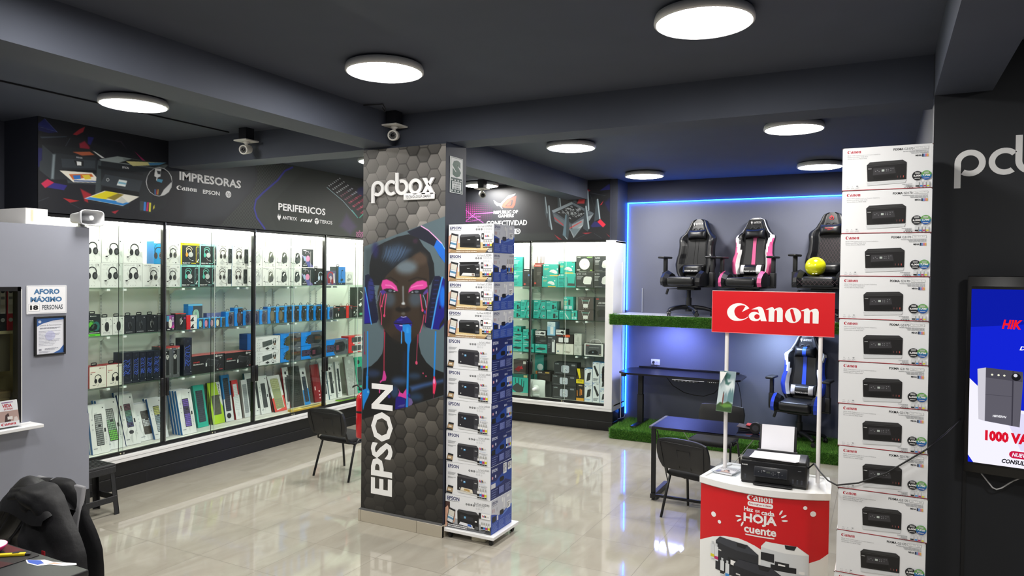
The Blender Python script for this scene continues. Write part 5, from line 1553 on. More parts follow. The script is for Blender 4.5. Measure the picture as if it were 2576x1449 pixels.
def a_bcab(seed):
    def f(A):
        A.r(0, 0, 100, 100, '#1a1e2c'); A.r(40, 6, 64, 12, '#2c3040')
        A.p([(10, 18), (30, 16), (60, 18), (84, 22), (86, 40), (80, 50), (86, 60), (84, 80), (70, 92), (20, 92), (10, 80)], '#161b30')
        for e in (10, 84):
            A.l([(e, 20), (e + 2, 40), (e - 4, 52), (e + 2, 62), (e - 2, 84)], .8, '#6d7488')
        g = random.Random(seed)
        for i in range(7):
            y = 22 + i * 7.5
            A.l([(16, y + g.uniform(4, 8)), (34, y + g.uniform(-3, 3)), (56, y + g.uniform(2, 8)), (76, y + g.uniform(-4, 2))], 2.2, ('#3a55b8', '#2d4290', '#4a68cc')[i % 3])
        A.l([(30, 78), (60, 84)], 3, '#2a2e3a'); A.c(88, 90, 1.2, '#d0d4dc'); A.r(0, 95, 100, 95.6, '#5a6070')
    return f
def a_gspk(A):
    A.r(0, 0, 100, 5, '#b84440'); A.rr(12, 11, 66, 92, '#74787c', .12); A.rr(14, 12, 64, 91, '#1b1d1f', .12); A.c(38, 32, 6, '#d0d0cc'); A.c(40, 31, 2.4, '#6a6a68'); A.p([(18, 36), (30, 41), (46, 41), (58, 36), (50, 38), (28, 38)], '#c4c4c0'); A.c(24, 18, 2, '#d0d0d0'); A.r(48, 6, 76, 8, '#e0a070'); A.c(88, 7, 1.8, '#f0f0f0'); A.r(76, 84, 82, 92, '#8f9498'); A.r(0, 95, 100, 95.8, '#5a5c60')
def a_multi(A):
    A.r(0, 0, 100, 4, '#c86a68'); teros(A, 73, 11, 94, 19, '#f0f0f0', '#222224'); A.t('SOPORTE', 7, 34, 25, 42, '#c83a3a', bold=.03, res=1); A.t('MULTIPROPOSITO', 7, 46, 37, 53, '#e0e0e0', bold=.03, res=1)
    A.p([(42, 46), (50, 26), (82, 40), (80, 58), (66, 66), (46, 58)], '#313236'); A.l([(42, 46), (50, 26), (82, 40)], 1.2, '#8a8c90'); A.p([(43, 48), (47, 46), (47, 64), (43, 66)], '#dfe4e4'); A.l([(52, 60), (64, 66)], 2.4, '#5a5c60')
    A.l([(76, 76), (82, 56)], 1.4, '#77797c'); A.l([(83, 82), (88, 62)], 1.2, '#77797c'); A.c(88, 30, 5.5, '#d8d8d8'); A.r(85, 29, 91, 35, '#232325'); A.t('TE-', 76, 86, 82, 91, '#e0e0e0', bold=.03, res=1); A.r(84, 86, 95, 90, '#a03a40')
def a_combo(A):
    facets(A, '#d4d6d8', '#c8cacc', 6)
    A.t('3100', 8, 14, 27, 22, '#9a9da0', bold=.0, res=1); A.c(94, 10, 2.6, '#44474a')
    k = [(26, 36), (66, 24), (68, 58), (28, 76)]
    A.p(k, '#2c3130')
    for i in range(4):
        for j in range(11):
            a, b = (j + .2) / 11.2, (i + .3) / 4.4
            u, v = 26 + 40 * a + 2 * b, 36 - 12 * a + b * (40 - 6 * a)
            A.mb.face([A.pt(u, v), A.pt(u + 2.8, v - .8), A.pt(u + 3.1, v + 5), A.pt(u + .3, v + 5.8)], A.m('#566060'))
    A.k += 1
    headset(A, 76, 34, 24, '#23282a', '#23282a', None, False); A.p(ell(77, 58, 5, 9, 12), '#7a5f50'); A.p([(38, 84), (48, 76), (56, 90), (46, 94)], '#2a2d2f'); A.l([(60, 86), (70, 66)], 2, '#2a2d2f'); A.l([(70, 84), (73, 70)], 2, '#2a2d2f'); A.r(66, 87, 74, 95, '#23282a'); A.c(82, 88, 3.4, '#3a3d40')
    for v in (40, 56, 74, 88):
        A.r(5, v, 8, v + 6, '#c0c3c6'); A.r(13, v, 16, v + 6, '#c0c3c6')
def a_bluecombo(c, kc, big=False):
    def f(A):
        A.r(0, 0, 100, 100, '#5c6066'); A.p([(0, 0), (40, 0), (40, 12), (34, 26), (34, 84), (40, 96), (40, 100), (0, 100)], '#0d86e6'); A.ring(20, 22, 7, 1.6, '#58b8f4', 14, -60, 240)
        if big:
            kbd(A, 2, 30, 60, 76, '#1e2026', kc, 12, 4); A.p([(40, 20), (76, 14), (88, 40), (82, 78), (46, 86), (38, 70)], '#24262c'); headset(A, 66, 44, 26, '#191b20', '#202228', None, False); A.p(ell(93, 52, 3.4, 18, 12), '#22242c'); kbd(A, 44, 34, 58, 72, '#2a2630', '#8a4a5a', 4, 4)
        else:
            A.p([(18, 66), (24, 36), (30, 22), (46, 18), (50, 84), (30, 90)], c); A.ring(24, 46, 16, 4, '#16181c', 16, 120, 400); A.c(20, 72, 9, '#1c1e1a'); A.c(22, 70, 2.4, '#e0e0d8'); A.p([(46, 20), (74, 18), (80, 36), (80, 74), (70, 92), (48, 84)], '#2c3136'); kbd(A, 52, 34, 100, 66, '#26292c', '#7a4a38', 8, 5, ['#7a4a38', '#6a5a38', '#4a5050'])
        A.r(88, 6, 96, 10, '#c0c4cc')
    return f
def a_redkb(A):
    A.r(0, 0, 100, 100, '#ececea'); A.p([(0, 0), (40, 0), (34, 60), (30, 100), (0, 100)], '#e0262c'); A.rr(20, 16, 82, 80, '#4a4e50', .06); A.rr(86, 22, 97, 72, '#2c2e30', .5); A.r(60, 90, 80, 100, '#e0262c')
def a_antbox(A):
    A.t('ANTRYX', 44, 16, 66, 66, '#e8ecf4', bold=.02, rot=90, res=1); A.p(ell(54, 82, 12, 9, 8), '#e8ecf4'); A.r(70, 34, 96, 52, '#dcdcd8')
def a_bwback(A):
    A.r(0, 0, 100, 100, '#7f88b8')
    for i in range(5):
        A.p(ell(12 + i * 19, 30, 4, 6, 8), '#e0e4f4')
HEADS = {
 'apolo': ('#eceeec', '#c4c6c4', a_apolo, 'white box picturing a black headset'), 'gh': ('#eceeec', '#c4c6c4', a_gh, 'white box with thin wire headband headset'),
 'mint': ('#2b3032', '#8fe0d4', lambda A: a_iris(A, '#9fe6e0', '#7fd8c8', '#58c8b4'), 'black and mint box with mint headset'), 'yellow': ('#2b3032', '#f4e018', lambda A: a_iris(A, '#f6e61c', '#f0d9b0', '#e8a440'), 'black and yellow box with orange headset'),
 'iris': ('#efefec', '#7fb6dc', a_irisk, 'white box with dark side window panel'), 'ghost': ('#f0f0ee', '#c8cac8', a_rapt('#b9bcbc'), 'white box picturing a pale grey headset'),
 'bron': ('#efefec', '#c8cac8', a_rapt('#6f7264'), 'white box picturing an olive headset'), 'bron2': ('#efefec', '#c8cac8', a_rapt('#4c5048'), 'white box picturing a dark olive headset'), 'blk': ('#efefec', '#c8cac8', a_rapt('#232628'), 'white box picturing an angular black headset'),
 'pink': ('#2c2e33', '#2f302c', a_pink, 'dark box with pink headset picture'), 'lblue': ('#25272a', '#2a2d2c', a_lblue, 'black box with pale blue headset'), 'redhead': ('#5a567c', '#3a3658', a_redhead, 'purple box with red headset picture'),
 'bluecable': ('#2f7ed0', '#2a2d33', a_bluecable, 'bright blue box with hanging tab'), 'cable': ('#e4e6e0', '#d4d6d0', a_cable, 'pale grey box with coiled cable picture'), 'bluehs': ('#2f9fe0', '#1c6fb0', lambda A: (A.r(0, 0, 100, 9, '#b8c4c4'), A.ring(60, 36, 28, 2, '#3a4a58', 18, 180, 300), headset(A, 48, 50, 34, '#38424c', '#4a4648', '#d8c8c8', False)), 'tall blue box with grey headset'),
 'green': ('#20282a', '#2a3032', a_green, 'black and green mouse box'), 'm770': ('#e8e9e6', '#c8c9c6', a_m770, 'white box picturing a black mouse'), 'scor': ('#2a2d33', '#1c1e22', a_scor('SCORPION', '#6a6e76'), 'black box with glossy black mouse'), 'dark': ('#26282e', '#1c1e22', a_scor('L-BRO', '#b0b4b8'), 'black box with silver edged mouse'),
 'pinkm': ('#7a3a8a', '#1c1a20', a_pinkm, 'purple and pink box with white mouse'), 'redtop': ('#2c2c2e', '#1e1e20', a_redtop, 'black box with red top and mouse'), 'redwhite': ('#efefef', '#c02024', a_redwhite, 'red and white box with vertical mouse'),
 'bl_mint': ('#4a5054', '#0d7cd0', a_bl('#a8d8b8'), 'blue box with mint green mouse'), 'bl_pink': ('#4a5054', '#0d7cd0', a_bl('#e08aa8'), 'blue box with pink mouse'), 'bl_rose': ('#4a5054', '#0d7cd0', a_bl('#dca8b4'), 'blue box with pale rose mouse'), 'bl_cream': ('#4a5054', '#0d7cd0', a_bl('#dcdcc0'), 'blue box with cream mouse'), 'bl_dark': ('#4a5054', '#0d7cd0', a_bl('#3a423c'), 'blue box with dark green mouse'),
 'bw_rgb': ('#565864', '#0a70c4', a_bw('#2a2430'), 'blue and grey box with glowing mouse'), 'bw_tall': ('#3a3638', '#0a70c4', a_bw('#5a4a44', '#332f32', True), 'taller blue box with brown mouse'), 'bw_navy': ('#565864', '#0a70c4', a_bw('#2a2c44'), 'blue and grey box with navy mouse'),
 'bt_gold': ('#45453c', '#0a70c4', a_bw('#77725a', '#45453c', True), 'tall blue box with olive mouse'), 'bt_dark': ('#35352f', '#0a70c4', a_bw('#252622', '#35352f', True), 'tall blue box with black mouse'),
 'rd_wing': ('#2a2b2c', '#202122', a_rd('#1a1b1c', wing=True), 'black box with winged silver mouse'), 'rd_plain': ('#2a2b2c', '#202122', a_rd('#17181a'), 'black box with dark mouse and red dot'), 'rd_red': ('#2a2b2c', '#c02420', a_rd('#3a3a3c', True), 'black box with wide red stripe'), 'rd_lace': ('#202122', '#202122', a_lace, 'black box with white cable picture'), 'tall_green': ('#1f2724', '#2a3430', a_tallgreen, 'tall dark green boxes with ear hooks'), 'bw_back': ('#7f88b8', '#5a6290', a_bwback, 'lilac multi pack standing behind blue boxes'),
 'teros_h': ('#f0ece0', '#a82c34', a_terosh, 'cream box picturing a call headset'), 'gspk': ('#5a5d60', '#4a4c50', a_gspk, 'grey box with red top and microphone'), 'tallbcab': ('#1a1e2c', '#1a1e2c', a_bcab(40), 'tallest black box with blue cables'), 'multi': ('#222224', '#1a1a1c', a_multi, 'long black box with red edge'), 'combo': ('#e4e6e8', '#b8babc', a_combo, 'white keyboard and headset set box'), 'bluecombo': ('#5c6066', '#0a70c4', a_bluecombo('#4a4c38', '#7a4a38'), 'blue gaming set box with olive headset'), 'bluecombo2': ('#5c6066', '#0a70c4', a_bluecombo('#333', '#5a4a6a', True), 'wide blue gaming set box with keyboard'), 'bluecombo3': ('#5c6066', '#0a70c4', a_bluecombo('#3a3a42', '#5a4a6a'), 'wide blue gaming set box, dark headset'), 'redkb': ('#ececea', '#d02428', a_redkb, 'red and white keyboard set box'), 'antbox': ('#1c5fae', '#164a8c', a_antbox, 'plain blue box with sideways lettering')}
for i_ in range(5):
    HEADS['bcab%d' % i_] = ('#1a1e2c', '#202840', a_bcab(i_ + 3), 'black box with coiled blue cables')
TABBED = {'green', 'scor', 'dark', 'bw_rgb', 'bw_tall', 'bw_navy', 'bt_gold', 'bt_dark', 'rd_wing', 'rd_plain', 'rd_red', 'bluecable', 'lblue', 'm770', 'gspk', 'teros_h'}
def pbox(name, W, D, H, front, side, art, top=None, tab=None, tabcol='#17191c'):
    b = MB()
    w = W / 2
    q = [(-w, 0, 0), (w, 0, 0), (w, 0, H), (-w, 0, H), (-w, D, 0), (w, D, 0), (w, D, H), (-w, D, H)]
    b.add(q, [[0, 1, 2, 3]], M(front, .4))
    b.add(q, [[1, 5, 6, 2], [4, 0, 3, 7]], M(side, .4))
    b.add(q, [[3, 2, 6, 7]], M(top or side, .4))
    b.add(q, [[5, 4, 7, 6], [4, 5, 1, 0]], M(side, .5))
    A = Art(b, (-w, 0, H), (1, 0, 0), (0, 0, -1), W, H)
    art(A)
    return b
def hang_tab(par, W, D, H, c='#17191c', ring=False):
    t = MB()
    w = min(.03, W * .28)
    if ring:
        t.loft([(w * .8 * math.cos(R(a)), D * .5, H + w * 1.0 * math.sin(R(a))) for a in range(0, 181, 20)], .003, c, 6)
    else:
        for a, b, z0, z1 in ((-w, -w * .7, 0, w), (w * .7, w, 0, w), (-w * .7, w * .7, 0, w * .35), (-w * .7, w * .7, w * .8, w * 1.1)):
            t.box(a, D * .5 - .001, H + z0, b, D * .5 + .001, H + z1, c)
    return t.build('hang_tab', par)
def place(rows, case, name, cat, suffix, group, depth, yoff, z0=None):
    cx, rot = case
    n = len(rows)
    for i, r in enumerate(rows):
        kind, a, e, z, zt = r[:5]
        if z0 is not None:
            z, zt = z0, z0 + .247
        W, H = e - a - .004, zt - z
        kk = kind if kind != 'bcab' else 'bcab%d' % (i % 5)
        fr, sd, art, desc = HEADS[kk]
        D = depth
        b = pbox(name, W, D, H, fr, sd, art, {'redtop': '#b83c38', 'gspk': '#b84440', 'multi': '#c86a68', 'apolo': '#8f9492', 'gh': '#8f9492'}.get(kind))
        lx = (a + e) / 2
        loc = (cx[0] - yoff, cx[1] + lx, z) if rot else (cx[0] + lx, cx[1] + yoff, z)
        o = b.build(name, loc=loc, rotz=PI / 2 if rot else 0)
        tag(o, '%s, %s' % (desc, suffix % ORD[i]), cat, group)
        if kind in TABBED:
            hang_tab(o, W, D, H, '#8a2a26' if kind.startswith('rd') else '#17191c', kind[:2] in ('bw', 'bt', 'rd'))
LCX = ((-6.9, 3.85), True)
place(HEAD_LOW, LCX, 'headset_box', 'headset box', '%s from left in the lower headset row', 'headset boxes on the top shelf', .12, .09)
place(HEAD_TOP, LCX, 'headset_box', 'headset box', '%s from left in the upper headset row', 'headset boxes on the top shelf', .12, .09, 2.327)
place(MICE, LCX, 'mouse_box', 'mouse box', '%s from left in the mouse shelf row', 'mouse boxes on the second shelf', .08, .09)
for r, D, yo, lab in ((MICE_UP[0], .08, .09, 'red and white vertical mouse box stacked on its twin'), (MICE_BACK[0], .08, .2, 'blue mint mouse box standing behind the red and white boxes'), (MICE_BACK[1], .1, .13, 'tall dark green earphone box at the right end of the mouse shelf'), (MICE_BACK[2], .06, .24, 'lilac multi pack standing behind the small blue mouse boxes')):
    kind, a, e, z, zt = r
    if z > 1.65:
        z = 1.6735
        zt = z + .079
    b = pbox('mouse_box', e - a, D, zt - z, HEADS[kind][0], HEADS[kind][1], HEADS[kind][2])
    tag(b.build('mouse_box', loc=(-6.9 - yo, 3.85 + (a + e) / 2, z), rotz=PI / 2), lab, 'mouse box', 'mouse boxes on the second shelf')
place(MID_LOW, LCX, 'gear_box', 'box', '%s from left on the third shelf', 'boxes on the third shelf', .14, .1)
mt = [(k, a, e, {'combo': 1.248, 'bluecombo': 1.2555, 'bluecombo3': 1.2515, 'redkb': 1.196, 'antbox': 1.281}[k], {'combo': 1.428, 'bluecombo': 1.44, 'bluecombo3': 1.432, 'redkb': 1.315, 'antbox': 1.479}[k]) for k, a, e, z, zt in MID_TOP]
place(mt, LCX, 'gear_box', 'box', '%s from left atop third shelf boxes', 'boxes on the third shelf', .14, .1)
# keyboards leaning on the case floor
KX = {
 'wk_dark': ('#ecedec', '#1f5f9c', '#26292c', ['#b8bcbc', '#9aa0a0'], 'white box with grey keyboard picture'), 'wk_green': ('#ecedec', '#1f5f9c', '#2c302e', ['#b8bcb8', '#8fb890', '#74d048'], 'white box with green lit keyboard'), 'wk_rgb': ('#ecedec', '#1d4f88', '#1c1a24', ['#7a4a5a', '#6a9a84', '#5a8a9a', '#4a4a80'], 'white box with rainbow keyboard and mouse'), 'wk_dark2': ('#ecedec', '#1f5f9c', '#2c2824', ['#5a5650', '#d8dadc', '#4a4438'], 'shorter white box with shiny dark keyboard'), 'wk_grey': ('#e6e8e8', '#1f5f9c', '#33383a', ['#c8c864', '#8aa0a8', '#b8c4cc'], 'white box with yellow accent keyboard'), 'wk_purple': ('#ecedec', '#1a72b8', '#26222c', ['#7a5ac0', '#4a3a6a', '#7a62d0', '#8a72d8'], 'white box with purple keyboard, blue spine'), 'teal': ('#22b39c', '#1a8f7e', '#26323a', ['#3a4a54'], 'teal keyboard box'), 'lime': ('#b4dc22', '#2a2c26', '#4a4c3c', ['#5e6050'], 'lime green keyboard box with black spine'), 'bluewhite': ('#2a86cc', '#1c62a0', '#22242e', ['#3c4050'], 'large blue and white keyboard box'), 'redwhitek': ('#ececec', '#b01c28', '#c8ccd0', ['#eceef0'], 'red and white box with white keyboard'), 'greyk': ('#dcdee0', '#b8babc', '#8a9094', ['#9aa0a4'], 'pale grey keyboard box'), 'tealspine': ('#e6e8e8', '#1c6078', '#3a3e40', ['#4a4e50'], 'keyboard box with dark teal spine'), 'wk_plain': ('#ecedec', '#a8aaac', '#3a3e40', ['#45494b'], 'plain white box with black keyboard'), 'holo': ('#e8e8e6', '#2a2526', '#a0a468', ['#c8cc9a', '#98a080', '#8a8e78'], 'white and red box with shiny keyboard window'), 'wk_mouse': ('#ebecec', '#a82630', '#43474a', ['#4d5154'], 'white box with red spine, keyboard and mouse'), 'darkred': ('#3a3a38', '#9c2228', '#2a2c2a', ['#404240'], 'dark grey keyboard box with red edge'), 'blueW': ('#ebecec', '#c8d4dc', '#262c38', ['#3a4454'], 'white and blue keyboard box with mouse above'), 'redspine': ('#8c1c24', '#7c1820', '#6a141a', ['#6a141a'], 'dark red box standing spine outwards'), 'wk_mouse2': ('#e6e8e8', '#c0c2c4', '#33383a', ['#3d4245'], 'narrow white box with dark windows'), 'wk_mouse3': ('#ebecea', '#1c6078', '#363a3c', ['#404446'], 'white box with teal spine, mouse on top'), 'wk_plain2': ('#ecedeb', '#c0c2c4', '#33373a', ['#3d4144'], 'narrow white box with hand picture'), 'greykb': ('#b4b8b6', '#837c78', '#c4c8c6', ['#a4a8a6'], 'grey keyboard box with thick brown side'), 'teal2': ('#20b896', '#179074', '#2a3438', ['#36444a'], 'teal box with round picture at far right end')}
def keyart(kind):
    f, sd, body, mix, desc = KX[kind]
    def art(A):
        if f.startswith('#ec') or f.startswith('#eb'):
            facets(A, '#dcdedd', '#d2d5d4', len(kind))
        if kind == 'redspine':
            A.r(0, 0, 100, 100, '#8c1c24'); A.r(52, 0, 55, 100, '#a8303a')
            for v in (70, 80, 88):
                A.r(64, v, 80, v + 4, '#e8c8c8')
            A.r(14, 58, 30, 68, '#d8b8b8')
            return
        lo, hi = (20, 84) if kind.startswith('wk') else (12, 88)
        u0, u1 = (30, 74) if kind.startswith('wk') else (16, 82)
        if kind in ('bluewhite',):
            A.p([(0, 52), (100, 44), (100, 100), (0, 100)], '#eef0f2'); lo, hi = 6, 78; A.rr(18, 82, 72, 94, '#1c1e24', .5)
        if kind == 'redwhitek':
            A.p([(0, 0), (100, 0), (100, 38), (0, 42)], '#d02430'); lo, hi = 10, 76; A.rr(30, 82, 70, 92, '#d8dadc', .4)
        if kind == 'holo':
            A.p([(0, 62), (20, 60), (20, 96), (86, 90), (86, 58), (100, 56), (100, 100), (0, 100)], '#e04a40'); lo, hi = 8, 92
        if kind in ('wk_mouse', 'wk_mouse3', 'blueW'):
            A.rr(34, 10, 66, 18, '#26282c', .5); lo = 24
        if kind == 'blueW':
            A.p([(0, 60), (100, 56), (100, 100), (0, 100)], '#2a8ad4'); lo, hi = 24, 92
        if kind == 'wk_rgb':
            hi = 66; A.rr(34, 72, 66, 79, '#2a2c34', .5); A.r(8, 22, 16, 32, '#5a1c24')
        if kind == 'lime':
            A.p([(70, 0), (100, 0), (100, 60), (86, 50)], '#eef0ee'); A.t('HALION', 80, 4, 92, 34, '#22241e', bold=.03, rot=-90, res=1); lo, hi = 30, 78
        if kind == 'teal2':
            A.c(46, 14, 6, '#26323a'); lo = 28; hi = 80
        if kind == 'greykb':
            A.c(50, 14, 5, '#d8dcda'); lo = 30
        kbd(A, u0, lo, u1, hi, body, None, 5, 15, mix)
        if kind.startswith('wk'):
            A.c(84, 8, 1.4, '#4a4e52'); A.t('M 8550L', 84, 60, 90, 82, '#a0a4a8', rot=90, res=1); A.r(80, 50, 90, 58, '#22262c'); A.r(8, 88, 30, 90, '#a0a4a8')
            for v in (30, 40, 50):
                A.c(15, v, 1.4, '#b0b4b8')
    return art
kn = 0
for kind, a, e, xo, h, lean, ns in KEYB:
    if e - a < .09:
        e = a + (.12 if kind == 'wk_plain' else .095)
    if kind == 'wk_plain' and a > 2.88:
        a, e, kind = 2.885, 3.0, 'wk_plain2'
    if kind == 'wk_plain' and e - a > .2:
        a, lean, h = 2.95, 12, .5
    xo = min(max(xo, .07), .3)
    lean = min(max(lean, 8), 19)
    th = .03
    for s in range(ns):
        W = e - a
        b = pbox('keyboard_box', W, th, h, KX[kind][0], KX[kind][1], keyart(kind))
        o = b.build('keyboard_box', loc=(-6.9 - xo - s * .042, 3.85 + (a + e) / 2 - s * .004, .3905))
        o.rotation_euler = (-R(min(lean, math.degrees(math.asin(min(.9, max(.02, (.43 - xo - s * .042 - th)) / h))))), 0, PI / 2)
        tag(o, '%s, %s' % (KX[kind][4], 'front of leaning pile %s from left' % ORD[kn] if s == 0 else '%s behind front of pile %s from left' % (ORD[s - 1], ORD[kn])) if kn < 18 else '%s%s' % (KX[kind][4], ', near the right end of the leaning row' if s == 0 else ', behind its twin near the right end'), 'keyboard box', 'keyboard boxes leaning in the left showcase')
    kn += 1
def flat(cx, cy, w, d, h, c, side, lab, win):
    b = MB()
    b.box(-w / 2, -d / 2, 0, w / 2, d / 2, h, side)
    A = Art(b, (-w / 2, d / 2, h), (1, 0, 0), (0, -1, 0), w, d)
    A.r(0, 0, 100, 100, c); A.rr(30, 25, 90, 75, win, .1); A.lines(4, 20, 24, 4, 14, 5, '#8a7a40')
    tag(b.build('keyboard_box', loc=(cx, cy, .388), rotz=PI / 2), lab, 'keyboard box', 'keyboard boxes leaning in the left showcase')
flat(-6.985, 3.85 + 3.58, .62, .11, .03, '#ecd67a', '#e0b84a', 'flat yellow keyboard box lying along the front glass', '#7a7454')
flat(-6.99, 3.85 + 4.42, .4, .12, .02, '#6a7060', '#8fcc3a', 'flat dark keyboard box with lime edge lying on the case floor', '#4a4e44')
